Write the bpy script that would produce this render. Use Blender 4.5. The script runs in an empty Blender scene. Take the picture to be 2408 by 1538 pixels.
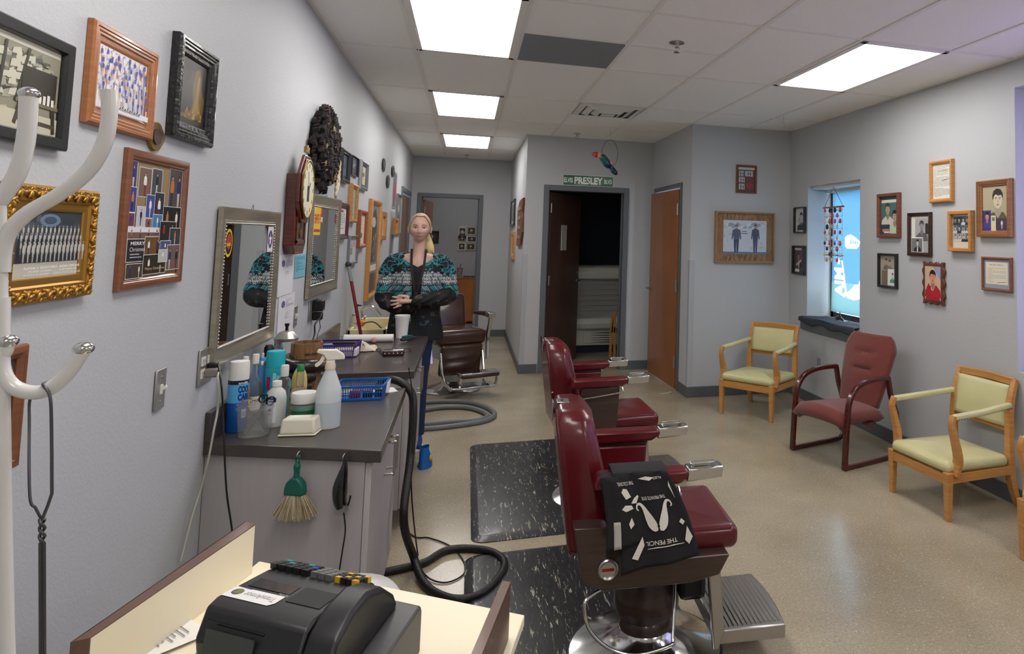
import bpy, bmesh, math, random
from mathutils import Vector, Matrix
random.seed(7)
C = bpy.context.scene.collection
sc = bpy.context.scene
# ---------------------------------------------------------------- camera
FPX = 1587.5951
CAM = Vector((0, 0, 1.5266))
_c, _s = math.cos(.3146), math.sin(.3146); _cp, _sp = math.cos(-.0715), math.sin(-.0715); _cr, _sr = math.cos(.0221), math.sin(.0221)
_R = Vector((_c, -_s, 0)); _F = Vector((_s*_cp, _c*_cp, -_sp)); _U = Vector((_s*_sp, _c*_sp, _cp))
R2 = _R*_cr + _U*_sr; U2 = _U*_cr - _R*_sr
SX = 409.5253*_cr + 329.4381*_sr; SY = 409.5253*_sr - 329.4381*_cr
cd = bpy.data.cameras.new('camera'); cam = bpy.data.objects.new('camera', cd); C.objects.link(cam)
cd.sensor_width = 36; cd.sensor_fit = 'HORIZONTAL'; cd.lens = FPX/2408*36
cd.shift_x = -SX/2408; cd.shift_y = SY/2408; cd.clip_start = .05
cam.matrix_world = Matrix(((R2.x, U2.x, -_F.x, 0), (R2.y, U2.y, -_F.y, 0), (R2.z, U2.z, -_F.z, CAM.z), (0, 0, 0, 1)))
sc.camera = cam
sc.view_settings.view_transform = 'Standard'; sc.view_settings.look = 'None'; sc.view_settings.gamma = 1
sc.view_settings.use_curve_mapping = False; sc.view_settings.exposure = 0.46
# ---------------------------------------------------------------- daylight outside the windows
LAMP = 8.0; SKY = 7.0
w = bpy.data.worlds.new('sky'); sc.world = w; w.use_nodes = True
w.node_tree.nodes['Background'].inputs[0].default_value = (.72, .86, 1, 1); w.node_tree.nodes['Background'].inputs[1].default_value = SKY

def un(x, y, ax, v):
    "the point where the sight line through a place in the photograph meets the plane ax = v"
    d = R2*((x-1204-SX)/FPX) - U2*((y-769-SY)/FPX) + _F
    i = 'xyz'.index(ax); t = (v-CAM[i])/d[i]
    return CAM + d*t
# ---------------------------------------------------------------- materials
def lin(c):
    if isinstance(c, str): c = tuple(int(c[i:i+2], 16) for i in (0, 2, 4))
    return tuple(((v/255)/12.92 if v/255 <= .04045 else ((v/255+.055)/1.055)**2.4) for v in c) + (1,)
MC = {}
def mat(name, col, rough=.5, metal=0, coat=0, bump=0, bscale=60, var=0, vscale=4, trans=0, ior=1.45, emit=0, spec=.5, sheen=0, mix=None, stretch=(1, 1, 1), detail=4):
    if name in MC: return MC[name]
    m = bpy.data.materials.new(name); m.use_nodes = True; MC[name] = m
    nt = m.node_tree; N = nt.nodes; L = nt.links; b = N['Principled BSDF']
    b.inputs['Roughness'].default_value = rough; b.inputs['Metallic'].default_value = metal
    b.inputs['Coat Weight'].default_value = coat; b.inputs['Coat Roughness'].default_value = .08
    b.inputs['Transmission Weight'].default_value = trans; b.inputs['IOR'].default_value = ior
    b.inputs['Specular IOR Level'].default_value = spec; b.inputs['Sheen Weight'].default_value = sheen
    if emit: b.inputs['Emission Strength'].default_value = emit
    tc = N.new('ShaderNodeTexCoord'); mp = N.new('ShaderNodeMapping'); L.new(tc.outputs['Object'], mp.inputs[0]); mp.inputs['Scale'].default_value = stretch
    base = None
    if col == 'attr':
        a = N.new('ShaderNodeAttribute'); a.attribute_name = 'Col'; base = a.outputs['Color']
        if emit: L.new(base, b.inputs['Emission Color'])
    else:
        b.inputs['Base Color'].default_value = lin(col)
        if emit: b.inputs['Emission Color'].default_value = lin(col)
    if var or mix:
        n = N.new('ShaderNodeTexNoise'); n.inputs['Scale'].default_value = vscale; n.inputs['Detail'].default_value = detail; L.new(mp.outputs[0], n.inputs[0])
        if mix:
            r = N.new('ShaderNodeValToRGB'); L.new(n.outputs[0], r.inputs[0]); r.color_ramp.elements[0].position = .5-.5*(1-var); r.color_ramp.elements[1].position = .5+.5*(1-var)
            r.color_ramp.elements[0].color = lin(col); r.color_ramp.elements[1].color = lin(mix); base = r.outputs[0]
        else:
            h = N.new('ShaderNodeHueSaturation'); mr = N.new('ShaderNodeMapRange'); L.new(n.outputs[0], mr.inputs[0])
            mr.inputs[1].default_value = .3; mr.inputs[2].default_value = .7; mr.inputs[3].default_value = 1-var; mr.inputs[4].default_value = 1+var
            L.new(mr.outputs[0], h.inputs['Value'])
            if base: L.new(base, h.inputs['Color'])
            else: h.inputs['Color'].default_value = lin(col)
            base = h.outputs[0]
    if base: L.new(base, b.inputs['Base Color'])
    if bump:
        n2 = N.new('ShaderNodeTexNoise'); n2.inputs['Scale'].default_value = bscale; n2.inputs['Detail'].default_value = 3; L.new(mp.outputs[0], n2.inputs[0])
        bp = N.new('ShaderNodeBump'); bp.inputs['Strength'].default_value = bump; bp.inputs['Distance'].default_value = .01; L.new(n2.outputs[0], bp.inputs['Height']); L.new(bp.outputs[0], b.inputs['Normal'])
    return m
def wood(name, c1, c2, rough=.4, coat=.2, stretch=(3, 3, 40), vs=2.0):
    return mat(name, c1, rough=rough, coat=coat, mix=c2, var=.55, vscale=vs, stretch=stretch, bump=.05, bscale=8)
def ART(): return mat('printed paper', 'attr', rough=.35, coat=.25)
def PAINT(): return mat('painted plastic', 'attr', rough=.35, coat=.15)
def CLOTH(): return mat('printed cloth', 'attr', rough=.85, bump=.25, bscale=300)
# ---------------------------------------------------------------- text outlines (built once per string)
TX = {}
def text_faces(s, bold=0.0):
    k = (s, bold)
    if k not in TX:
        cu = bpy.data.curves.new('t', 'FONT'); cu.body = s; cu.offset = bold; cu.resolution_u = 3; cu.fill_mode = 'FRONT' if False else cu.fill_mode
        o = bpy.data.objects.new('t', cu); me = o.to_mesh()
        vs = [(v.co.x, v.co.y) for v in me.vertices]; fs = [tuple(p.vertices) for p in me.polygons]
        o.to_mesh_clear(); bpy.data.objects.remove(o); bpy.data.curves.remove(cu)
        xs = [v[0] for v in vs] or [0, 1]
        x0, x1 = min(xs), max(xs); ys = [v[1] for v in vs] or [0, 1]; y0, y1 = min(ys), max(ys)
        TX[k] = ([((a-x0)/max(x1-x0, 1e-6), (b-y0)/max(y1-y0, 1e-6)) for a, b in vs], fs, (x1-x0)/max(y1-y0, 1e-6))
    return TX[k]
# ---------------------------------------------------------------- mesh builder
def catmull(P, n=6, closed=False):
    P = [Vector(p) for p in P]; out = []; m = len(P)
    rng = range(m) if closed else range(m-1)
    for i in rng:
        if closed: a, b, c, d = P[(i-1) % m], P[i], P[(i+1) % m], P[(i+2) % m]
        else: a, b, c, d = P[max(i-1, 0)], P[i], P[i+1], P[min(i+2, m-1)]
        for k in range(n):
            t = k/n
            out.append(.5*((2*b)+(c-a)*t+(2*a-5*b+4*c-d)*t*t+(3*b-a-3*c+d)*t**3))
    if not closed: out.append(P[-1])
    return out
class MB:
    def __init__(s): s.bm = bmesh.new(); s.col = None; s.cl = s.bm.loops.layers.float_color.new('Col'); s.used = False
    def c(s, col): s.col = lin(col); s.used = True; return s
    def f(s, vs):
        try: f = s.bm.faces.new(vs)
        except ValueError: return None
        cc = s.col or (1, 1, 1, 1)
        for l in f.loops: l[s.cl] = cc
        return f
    def v(s, p): return s.bm.verts.new(p)
    def bx(s, x0, x1, y0, y1, z0, z1, M=None, taper=1.0):
        mx, my = (x0+x1)/2, (y0+y1)/2
        P = [Vector((x, y, z)) for z in (z0, z1) for x, y in ((x0, y0), (x1, y0), (x1, y1), (x0, y1))]
        for p in P[:4]: p.x = mx+(p.x-mx)*taper; p.y = my+(p.y-my)*taper
        V = [s.v(M @ p if M else p) for p in P]
        for q in ((3, 2, 1, 0), (4, 5, 6, 7), (0, 1, 5, 4), (1, 2, 6, 5), (2, 3, 7, 6), (3, 0, 4, 7)): s.f([V[i] for i in q])
        return V
    def hexa(s, P):
        V = [s.v(p) for p in P]
        for q in ((3, 2, 1, 0), (4, 5, 6, 7), (0, 1, 5, 4), (1, 2, 6, 5), (2, 3, 7, 6), (3, 0, 4, 7)): s.f([V[i] for i in q])
    def bar(s, a, b, w, d=None, w2=None, d2=None, up=(0, 0, 1)):
        a, b = Vector(a), Vector(b); d = d or w; w2 = w2 or w; d2 = d2 or d
        t = (b-a).normalized(); u = Vector(up)
        if abs(t.dot(u)) > .95: u = Vector((1, 0, 0))
        x = t.cross(u).normalized(); y = x.cross(t)
        P = [a-x*w/2-y*d/2, a+x*w/2-y*d/2, a+x*w/2+y*d/2, a-x*w/2+y*d/2, b-x*w2/2-y*d2/2, b+x*w2/2-y*d2/2, b+x*w2/2+y*d2/2, b-x*w2/2+y*d2/2]
        s.hexa(P)
    def rib(s, pts, w, d, up=(1, 0, 0), n=4):
        I = lambda L: [v.x for v in catmull([Vector((a, 0, 0)) for a in L], n)]
        s.ribbon(catmull(pts, n), I(w), I(d), up)
    def ribbon(s, pts, w, d, up=(0, 0, 1), caps=True):
        "a rectangular section swept along points, width w across, depth d along up"
        pts = [Vector(p) for p in pts]; rings = []; n = len(pts)
        for i, p in enumerate(pts):
            t = (pts[min(i+1, n-1)]-pts[max(i-1, 0)]).normalized(); u = Vector(up)
            x = t.cross(u); x = x.normalized() if x.length > 1e-4 else Vector((1, 0, 0)); y = x.cross(t)
            ww = w[i] if isinstance(w, (list, tuple)) else w; dd = d[i] if isinstance(d, (list, tuple)) else d
            rings.append([s.v(p+x*a*ww/2+y*b*dd/2) for a, b in ((-1, -1), (1, -1), (1, 1), (-1, 1))])
        for A, B in zip(rings, rings[1:]):
            for k in range(4): s.f([A[k], A[(k+1) % 4], B[(k+1) % 4], B[k]])
        if caps: s.f(rings[0][::-1]); s.f(rings[-1])
    def tube(s, pts, r, seg=8, smooth=0, closed=False, flat=1.0):
        if smooth: 
            rr = r
            if isinstance(r, (list, tuple)): rr = [v.x for v in catmull([Vector((q, 0, 0)) for q in r], smooth, closed)]
            pts = catmull(pts, smooth, closed); r = rr
        pts = [Vector(p) for p in pts]; n = len(pts); rings = []; nrm = None
        for i, p in enumerate(pts):
            if closed: t = pts[(i+1) % n]-pts[(i-1) % n]
            else: t = pts[min(i+1, n-1)]-pts[max(i-1, 0)]
            t = t.normalized() if t.length > 1e-9 else Vector((0, 0, 1))
            if nrm is None:
                u = Vector((0, 0, 1)) if abs(t.z) < .9 else Vector((1, 0, 0)); nrm = t.cross(u).normalized()
            nrm = (nrm - t*nrm.dot(t)); nrm = nrm.normalized() if nrm.length > 1e-6 else t.orthogonal().normalized()
            bn = t.cross(nrm); rr = r[i] if isinstance(r, (list, tuple)) else r
            rings.append([s.v(p+nrm*math.cos(2*math.pi*k/seg)*rr+bn*math.sin(2*math.pi*k/seg)*rr*flat) for k in range(seg)])
        for i in range(n if closed else n-1):
            A, B = rings[i], rings[(i+1) % n]
            for k in range(seg): s.f([A[k], A[(k+1) % seg], B[(k+1) % seg], B[k]])
        if not closed: s.f(rings[0][::-1]); s.f(rings[-1])
    def lathe(s, prof, seg=24, M=None, sx=1, sy=1, cols=None):
        rings = []
        for r, z in prof:
            if r < 1e-6: rings.append([s.v((M @ Vector((0, 0, z))) if M else (0, 0, z))])
            else:
                ps = [Vector((r*sx*math.cos(2*math.pi*k/seg), r*sy*math.sin(2*math.pi*k/seg), z)) for k in range(seg)]
                rings.append([s.v(M @ p if M else p) for p in ps])
        for i, (A, B) in enumerate(zip(rings, rings[1:])):
            if cols: s.c(cols[i])
            for k in range(seg):
                k2 = (k+1) % seg
                if len(A) == 1 and len(B) == 1: continue
                if len(A) == 1: s.f([A[0], B[k2], B[k]][::-1])
                elif len(B) == 1: s.f([A[k], A[k2], B[0]])
                else: s.f([A[k], A[k2], B[k2], B[k]])
        if len(rings[0]) > 1: s.f(rings[0][::-1])
        if len(rings[-1]) > 1: s.f(rings[-1])
    def cyl(s, a, b, r, r2=None, seg=16):
        s.tube([a, b], [r, r if r2 is None else r2], seg)
    def ell(s, c, r, seg=16, rings=10, M=None):
        r = r if isinstance(r, (list, tuple)) else (r, r, r)
        T = Matrix.Translation(c) @ (M or Matrix()) @ Matrix.Diagonal((r[0], r[1], r[2], 1))
        s.lathe([(math.sin(math.pi*i/rings) if 0 < i < rings else 0, -math.cos(math.pi*i/rings)) for i in range(rings+1)], seg, T)
    def prism(s, poly, a, b, axis='y', M=None):
        "polygon in the two other axes, extruded along axis from a to b"
        def mk(p, t):
            q = {'y': (p[0], t, p[1]), 'x': (t, p[0], p[1]), 'z': (p[0], p[1], t)}[axis]; q = Vector(q)
            return s.v(M @ q if M else q)
        A = [mk(p, a) for p in poly]; B = [mk(p, b) for p in poly]; n = len(poly)
        s.f(A[::-1]); s.f(B)
        for i in range(n): s.f([A[i], A[(i+1) % n], B[(i+1) % n], B[i]])
    def grid(s, fn, nu, nv, closeu=False, colfn=None):
        V = [[s.v(fn(i/nu, j/nv)) for j in range(nv+1)] for i in range(nu+(0 if closeu else 1))]
        for i in range(nu):
            for j in range(nv):
                if colfn: s.c(colfn((i+.5)/nu, (j+.5)/nv))
                A = V[i]; B = V[(i+1) % len(V)]
                s.f([A[j], B[j], B[j+1], A[j+1]])
    def text(s, txt, M, w, h, col=None, bold=0.0):
        "flat letters: M maps (u*w, v*h, 0)"
        if col: s.c(col)
        vs, fs, _ = text_faces(txt, bold)
        V = [s.v(M @ Vector((a*w, b*h, 0))) for a, b in vs]
        for f in fs: s.f([V[i] for i in f])
    def build(s, name, m=None, parent=None, smooth=None, bevel=0, seg=2, sub=0, solid=0, loc=None, recalc=True):
        if recalc: bmesh.ops.recalc_face_normals(s.bm, faces=s.bm.faces)
        me = bpy.data.meshes.new(name); s.bm.to_mesh(me); s.bm.free()
        if smooth: me.shade_smooth(); me.set_sharp_from_angle(angle=math.radians(smooth))
        o = bpy.data.objects.new(name, me); C.objects.link(o); me.materials.append(m or PAINT())
        if parent: o.parent = parent
        if loc: o.location = loc
        if solid:
            q = o.modifiers.new('s', 'SOLIDIFY'); q.thickness = solid
        if bevel:
            q = o.modifiers.new('b', 'BEVEL'); q.width = bevel; q.segments = seg; q.limit_method = 'ANGLE'; q.angle_limit = .6; q.harden_normals = False
            if not smooth: me.shade_smooth(); me.set_sharp_from_angle(angle=math.radians(40))
        if sub:
            q = o.modifiers.new('u', 'SUBSURF'); q.levels = q.render_levels = sub
            if not smooth: me.shade_smooth()
        return o
def tag(o, label, cat, group=None, kind=None):
    o['label'] = label; o['category'] = cat
    if group: o['group'] = group
    if kind: o['kind'] = kind
    return o
def thing(name, label, cat, loc=(0, 0, 0), rz=0, group=None):
    o = bpy.data.objects.new(name, None); C.objects.link(o); o.empty_display_size = .05
    o.location = loc; o.rotation_euler = (0, 0, rz); return tag(o, label, cat, group)
def struct(o, label=None):
    o['kind'] = 'structure'
    if label: o['label'] = label
    return o
def copy_tree(o, parent=None):
    c = o.copy(); C.objects.link(c); c.parent = parent
    for ch in list(o.children): copy_tree(ch, c)
    return c
R = math.radians
# ---------------------------------------------------------------- common materials
M_wall = mat('grey wall paint', (184, 187, 190), rough=.55, bump=.12, bscale=130)
M_grey = mat('grey door paint', (98, 104, 110), rough=.45)
M_base = mat('grey rubber baseboard', (88, 93, 98), rough=.5)
M_door = wood('maple door', (138, 86, 48), (158, 102, 60), stretch=(2, 2, 1), rough=.4)
M_chrome = mat('chrome', (205, 205, 205), rough=.14, metal=1)
M_steel = mat('brushed steel', (178, 176, 172), rough=.32, metal=1)
M_black = mat('black plastic', (18, 18, 20), rough=.4)
M_white = mat('white plastic', (222, 222, 216), rough=.4)
M_plate = mat('steel wall plate', (165, 163, 160), rough=.35, metal=.7)
M_oak = wood('oak wood', (144, 96, 48), (168, 118, 66))
M_brown = wood('brown wood', (92, 52, 28), (122, 74, 42))
M_dark = wood('dark wood', (48, 32, 26), (66, 44, 34))
M_mahog = wood('mahogany', (62, 16, 14), (84, 26, 20), rough=.25, coat=.6)
M_honey = wood('honey wood', (180, 124, 62), (200, 146, 82), rough=.3, coat=.4)
XL, XR, H = -.812, 3.157, 2.676
# ================================================================ THE SETTING
# floor: polished speckled concrete
m = mat('polished concrete', (142, 131, 112), rough=.2)
nt = m.node_tree; N = nt.nodes; L = nt.links; b = N['Principled BSDF']
tc = N.new('ShaderNodeTexCoord')
n1 = N.new('ShaderNodeTexNoise'); n1.inputs['Scale'].default_value = 1.3; n1.inputs['Detail'].default_value = 7; L.new(tc.outputs['Object'], n1.inputs[0])
cr = N.new('ShaderNodeValToRGB'); L.new(n1.outputs[0], cr.inputs[0]); cr.color_ramp.elements[0].position = .3; cr.color_ramp.elements[1].position = .7
cr.color_ramp.elements[0].color = lin((140, 130, 108)); cr.color_ramp.elements[1].color = lin((172, 161, 138))
n1b = N.new('ShaderNodeTexNoise'); n1b.inputs['Scale'].default_value = 90; n1b.inputs['Detail'].default_value = 2; L.new(tc.outputs['Object'], n1b.inputs[0])
mx0 = N.new('ShaderNodeMix'); mx0.data_type = 'RGBA'; mx0.blend_type = 'SOFT_LIGHT'; mx0.inputs[0].default_value = .5; L.new(cr.outputs[0], mx0.inputs[6]); L.new(n1b.outputs[0], mx0.inputs[7])
prev = mx0.outputs[2]
for sc_, thr, colr, rthr in ((80, .17, (208, 195, 166), .7), (120, .17, (84, 76, 64), .82), (34, .1, (205, 195, 172), .82)):
    v = N.new('ShaderNodeTexVoronoi'); v.inputs['Scale'].default_value = sc_; L.new(tc.outputs['Object'], v.inputs[0])
    lt = N.new('ShaderNodeMath'); lt.operation = 'LESS_THAN'; L.new(v.outputs['Distance'], lt.inputs[0]); lt.inputs[1].default_value = thr
    sp = N.new('ShaderNodeSeparateColor'); L.new(v.outputs['Color'], sp.inputs[0])
    gt = N.new('ShaderNodeMath'); gt.operation = 'GREATER_THAN'; L.new(sp.outputs[0], gt.inputs[0]); gt.inputs[1].default_value = rthr
    mu = N.new('ShaderNodeMath'); mu.operation = 'MULTIPLY'; L.new(lt.outputs[0], mu.inputs[0]); L.new(gt.outputs[0], mu.inputs[1])
    mx = N.new('ShaderNodeMix'); mx.data_type = 'RGBA'; L.new(mu.outputs[0], mx.inputs[0]); L.new(prev, mx.inputs[6]); mx.inputs[7].default_value = lin(colr); prev = mx.outputs[2]
L.new(prev, b.inputs['Base Color'])
mr = N.new('ShaderNodeMapRange'); L.new(n1.outputs[0], mr.inputs[0]); mr.inputs[3].default_value = .12; mr.inputs[4].default_value = .3; L.new(mr.outputs[0], b.inputs['Roughness'])
q = MB(); q.bx(-1.1, 3.5, -2.8, 13.2, -.1, 0); struct(q.build('floor', m), 'speckled polished concrete floor')
# ceiling tiles
mc = mat('ceiling tile', (246, 244, 240), rough=.9, bump=.15, bscale=200, var=.02, vscale=90)
q = MB(); q.bx(-1.1, 3.5, -2.8, 13.2, H, H+.1); struct(q.build('ceiling', mc), 'white lay-in ceiling tiles')
X0, W2, Y0, RS = -.3645, .6096, 4.4813, 1.22
mg = mat('ceiling grid metal', (236, 233, 229), rough=.5)
q = MB(); gt_ = .012
for i in range(-1, 7):
    x = X0+W2*i
    if XL < x < XR:
        y1 = 10.7 if x < .6 else (7.8 if x < 2.08 else 6.3)
        q.bx(x-gt_, x+gt_, -2.5, y1, H-.006, H+.002)
for r in range(-6, 6):
    y = Y0+RS*r
    if -2.5 < y < 10.7:
        x1 = XR if y < 6.32 else (2.08 if y < 7.8 else .6)
        q.bx(XL, x1, y-gt_, y+gt_, H-.0055, H+.002)
q.bx(X0+2*W2, X0+3*W2, Y0-.61-gt_, Y0-.61+gt_, H-.005, H); q.bx(X0+3*W2-.61, X0+3*W2+.61, Y0+RS+.61-gt_, Y0+RS+.61+gt_, H-.005, H)
e = .022
for (a, b_, c_, d_) in ((XL, XL+e, -2.5, 10.7), (XR-e, XR, -2.5, 6.32), (2.08, XR, 6.32-e, 6.32), (2.08-e, 2.08, 6.32, 7.8), (.6, 2.08, 7.8-e, 7.8), (.6-e, .6, 7.8, 10.7), (XL, .6, 10.7-e, 10.7)):
    q.bx(a, b_, c_, d_, H-.005, H)
struct(q.build('trim_1', mg), 'pale metal ceiling grid')
def wallbox(name, boxes, m=None):
    q = MB()
    for b_ in boxes: q.bx(*b_)
    return struct(q.build(name, m or M_wall), 'grey painted wall')
wallbox('wall_left', [(XL-.12, XL, -2.6, 9.12, 0, H), (XL-.12, XL, 9.12, 10.42, 2.1, H), (XL-.12, XL, 10.42, 13.1, 0, H)])
WY0, WY1, WZ0, WZ1 = 5.0, 5.93, .80, 2.07
VY0, VY1, VZ0, VZ1 = 1.9, 3.28, .78, 2.5
wallbox('wall_right', [(XR, XR+.32, -2.6, VY0, 0, H), (XR, XR+.32, VY1, WY0, 0, H), (XR, XR+.32, WY1, 6.5, 0, H), (XR, XR+.32, WY0, WY1, 0, WZ0), (XR, XR+.32, WY0, WY1, WZ1, H), (XR, XR+.32, VY0, VY1, 0, VZ0), (XR, XR+.32, VY0, VY1, VZ1, H)])
wallbox('wall_picture_nook', [(2.2, XR, 6.32, 6.45, 0, H)])
wallbox('wall_closet', [(2.08, 2.2, 6.32, 6.62, 0, H), (2.08, 2.2, 6.62, 7.68, 2.1, H), (2.08, 2.2, 7.68, 7.92, 0, H)])
wallbox('wall_doorway', [(.72, .8, 7.8, 7.92, 0, H), (.8, 1.79, 7.8, 7.92, 2.1, H), (1.79, 2.08, 7.8, 7.92, 0, H)])
wallbox('wall_hall', [(.6, .72, 7.8, 13.1, 0, H)])
wallbox('wall_hall_end', [(XL, -.73, 10.7, 10.82, 0, H), (-.73, .2, 10.7, 10.82, 2.12, H), (.2, .6, 10.7, 10.82, 0, H)])
wallbox('wall_far_room', [(XL, .6, 13.0, 13.1, 0, H)])
wallbox('wall_back', [(XL-.12, XR+.32, -2.6, -2.5, 0, H)])
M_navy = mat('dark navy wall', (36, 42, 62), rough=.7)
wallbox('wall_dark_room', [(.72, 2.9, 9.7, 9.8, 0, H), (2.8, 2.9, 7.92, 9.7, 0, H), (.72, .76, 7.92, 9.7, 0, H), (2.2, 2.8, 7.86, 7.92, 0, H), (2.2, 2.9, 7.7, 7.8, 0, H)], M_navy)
def basebd(name, boxes):
    q = MB()
    for b_ in boxes: q.bx(*b_)
    return struct(q.build(name, M_base, bevel=.003), 'grey rubber baseboard')
bh = .1; bt = .012
basebd('baseboard_left', [(XL, XL+bt, -2.5, 9.1, 0, bh)])
basebd('baseboard_right', [(XR-bt, XR, -2.5, 6.32, 0, bh)])
basebd('baseboard_nook', [(2.08-bt, XR-bt, 6.32-bt, 6.32, 0, bh)])
basebd('baseboard_closet', [(2.08-bt, 2.08, 6.32, 6.6, 0, bh), (2.08-bt, 2.08, 7.7, 7.8, 0, bh)])
basebd('baseboard_doorway', [(.6-bt, .79, 7.8-bt, 7.8, 0, bh), (1.8, 2.08-bt, 7.8-bt, 7.8, 0, bh)])
basebd('baseboard_hall', [(.6-bt, .6, 7.8, 10.7, 0, bh), (.21, .6-bt, 10.7-bt, 10.7, 0, bh)])
# door frames and leaves
def jamb(name, kind, u0, u1, z1, plane, d0, d1, fw=.06):
    q = MB()
    if kind == 'y':
        q.bx(u0, u0+fw, plane-d0, plane+d1, 0, z1); q.bx(u1-fw, u1, plane-d0, plane+d1, 0, z1); q.bx(u0+fw, u1-fw, plane-d0, plane+d1, z1-fw, z1)
        q.bx(u0+fw, u0+fw+.015, plane+.05, plane+.09, 0, z1-fw); q.bx(u1-fw-.015, u1-fw, plane+.05, plane+.09, 0, z1-fw)
    else:
        q.bx(plane-d0, plane+d1, u0, u0+fw, 0, z1); q.bx(plane-d0, plane+d1, u1-fw, u1, 0, z1); q.bx(plane-d0, plane+d1, u0+fw, u1-fw, z1-fw, z1)
    return struct(q.build(name, M_grey, bevel=.003), 'grey steel door frame')
def handle(parent, x, y, z, dx, ny=-1):
    q = MB(); q.cyl((x, y, z), (x, y+ny*.012, z), .026); q.cyl((x, y, z), (x, y+ny*.05, z), .009)
    q.tube([(x, y+ny*.05, z), (x+dx*.03, y+ny*.052, z), (x+dx*.1, y+ny*.045, z-.004)], .009, smooth=4); q.cyl((x, y, z+.1), (x, y+ny*.015, z+.1), .016)
    o = q.build('door_handle', M_steel, parent, smooth=40); o['label'] = 'lever door handle'; return o
def hinges(parent, x, y, zs):
    for z in zs:
        q = MB(); q.bx(x-.004, x+.022, y-.006, y+.004, z-.055, z+.055); q.cyl((x, y-.006, z-.055), (x, y-.006, z+.055), .006, seg=8)
        q.build('hinge', M_steel, parent)
jamb('door_2', 'y', .8, 1.79, 2.11, 7.8, .015, .135)
jamb('door_3', 'x', 6.61, 7.69, 2.11, 2.08, .015, .1, .05)
jamb('door_1', 'y', -.73, .2, 2.125, 10.7, .015, .135)
jamb('door_4', 'x', 9.1, 10.44, 2.11, XL, .1, .015)
# leaves, built flat and swung on their hinges
def leaf(name, label, w_, h_, loc, rz, m, plate=None):
    t = thing(name, label, 'door', loc, rz)
    q = MB(); q.bx(0, w_, -.02, .022, .012, h_); q.build('panel', m, t, bevel=.002)
    return t
t = leaf('door_leaf', 'dark brown door standing open inside the shop doorway under the street sign', .86, 2.03, (.875, 7.86, 0), R(58), wood('dark stained door', (74, 54, 46), (92, 68, 58), stretch=(2, 2, 1)))
handle(t, .8, -.02, .98, -1); hinges(t, -.002, -.02, (.25, 1.02, 1.85))
q = MB(); q.bx(.3, .44, -.03, -.021, 1.36, 1.66); q.build('sign_plate', mat('pale plate', (196, 196, 190)), t)
t = leaf('door_leaf', 'orange maple door slightly ajar beside the framed picture wall', .96, 2.04, (2.074, 6.665, 0), R(92), M_door)
handle(t, .9, .022, .96, -1, 1)
for z in (.28, 1.05, 1.83):
    q = MB(); q.bx(-.012, .03, .022, .027, z-.06, z+.06); q.cyl((-.004, .03, z-.06), (-.004, .03, z+.06), .007, seg=8); q.build('hinge', M_steel, t)
t = leaf('door_leaf', 'brown door far down the left wall by the hall end', 1.2, 2.03, (XL-.03, 9.17, 0), R(90), wood('hall door', (120, 78, 50), (134, 90, 60), stretch=(2, 2, 1)))
handle(t, 1.1, -.02, 1, -1)
t = leaf('door_leaf', 'maple door folded open behind the hall doorway jamb', .8, 2.03, (-.655, 10.85, 0), R(84), M_door)
hinges(t, -.002, -.02, (.3, 1.05, 1.87))
# window 1: deep recess, reveals, frame, glass, apron
q = MB()
q.bx(XR+.26, XR+.3, WY0, WY0+.05, WZ0, WZ1); q.bx(XR+.26, XR+.3, WY1-.05, WY1, WZ0, WZ1); q.bx(XR+.26, XR+.3, WY0, WY1, WZ0, WZ0+.05); q.bx(XR+.26, XR+.3, WY0, WY1, WZ1-.07, WZ1)
w1 = struct(q.build('window_1', mat('dark window frame', (40, 44, 50), rough=.4)), 'narrow window in the right wall')
M_glass = mat('window glass', (255, 255, 255), rough=0, trans=1, ior=1.02)
q = MB(); q.bx(XR+.278, XR+.282, WY0+.05, WY1-.05, WZ0+.05, WZ1-.07); q.build('glass', M_glass, w1)
q = MB(); q.bx(XR-.03, XR-.002, WY0-.01, WY1+.08, WZ0-.12, WZ0-.012); q.build('apron', M_base, w1, bevel=.003)
q = MB(); q.bx(XR+.05, XR+.26, WY0, WY1, WZ1-.03, WZ1); q.bx(XR+.2, XR+.26, WY0, WY1, WZ1-.06, WZ1-.03); q.build('head_trim', M_white, w1)
# window 2, at the frame's edge
q = MB()
q.bx(XR+.26, XR+.3, VY0, VY0+.05, VZ0, VZ1); q.bx(XR+.26, XR+.3, VY1-.05, VY1, VZ0, VZ1); q.bx(XR+.26, XR+.3, VY0, VY1, VZ0, VZ0+.05); q.bx(XR+.26, XR+.3, VY0, VY1, VZ1-.05, VZ1)
w2 = struct(q.build('window_2', M_grey), 'wide window at the right edge with a pale violet banner')
q = MB(); q.bx(XR+.278, XR+.282, VY0+.05, VY1-.05, VZ0+.05, VZ1-.05); q.build('glass', M_glass, w2)
def sheer(name, col, tcol):
    m = bpy.data.materials.new(name); m.use_nodes = True; nt = m.node_tree; nt.nodes.clear()
    o = nt.nodes.new('ShaderNodeOutputMaterial'); a = nt.nodes.new('ShaderNodeBsdfTranslucent'); d = nt.nodes.new('ShaderNodeBsdfDiffuse'); x = nt.nodes.new('ShaderNodeMixShader'); x.inputs[0].default_value = .3
    if col == 'attr':
        at = nt.nodes.new('ShaderNodeAttribute'); at.attribute_name = 'Col'; nt.links.new(at.outputs[0], a.inputs[0]); nt.links.new(at.outputs[0], d.inputs[0])
    else: a.inputs[0].default_value = lin(tcol); d.inputs[0].default_value = lin(col)
    nt.links.new(a.outputs[0], x.inputs[1]); nt.links.new(d.outputs[0], x.inputs[2]); nt.links.new(x.outputs[0], o.inputs[0]); return m
M_sheer = sheer('printed banner cloth', 'attr', None)
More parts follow.
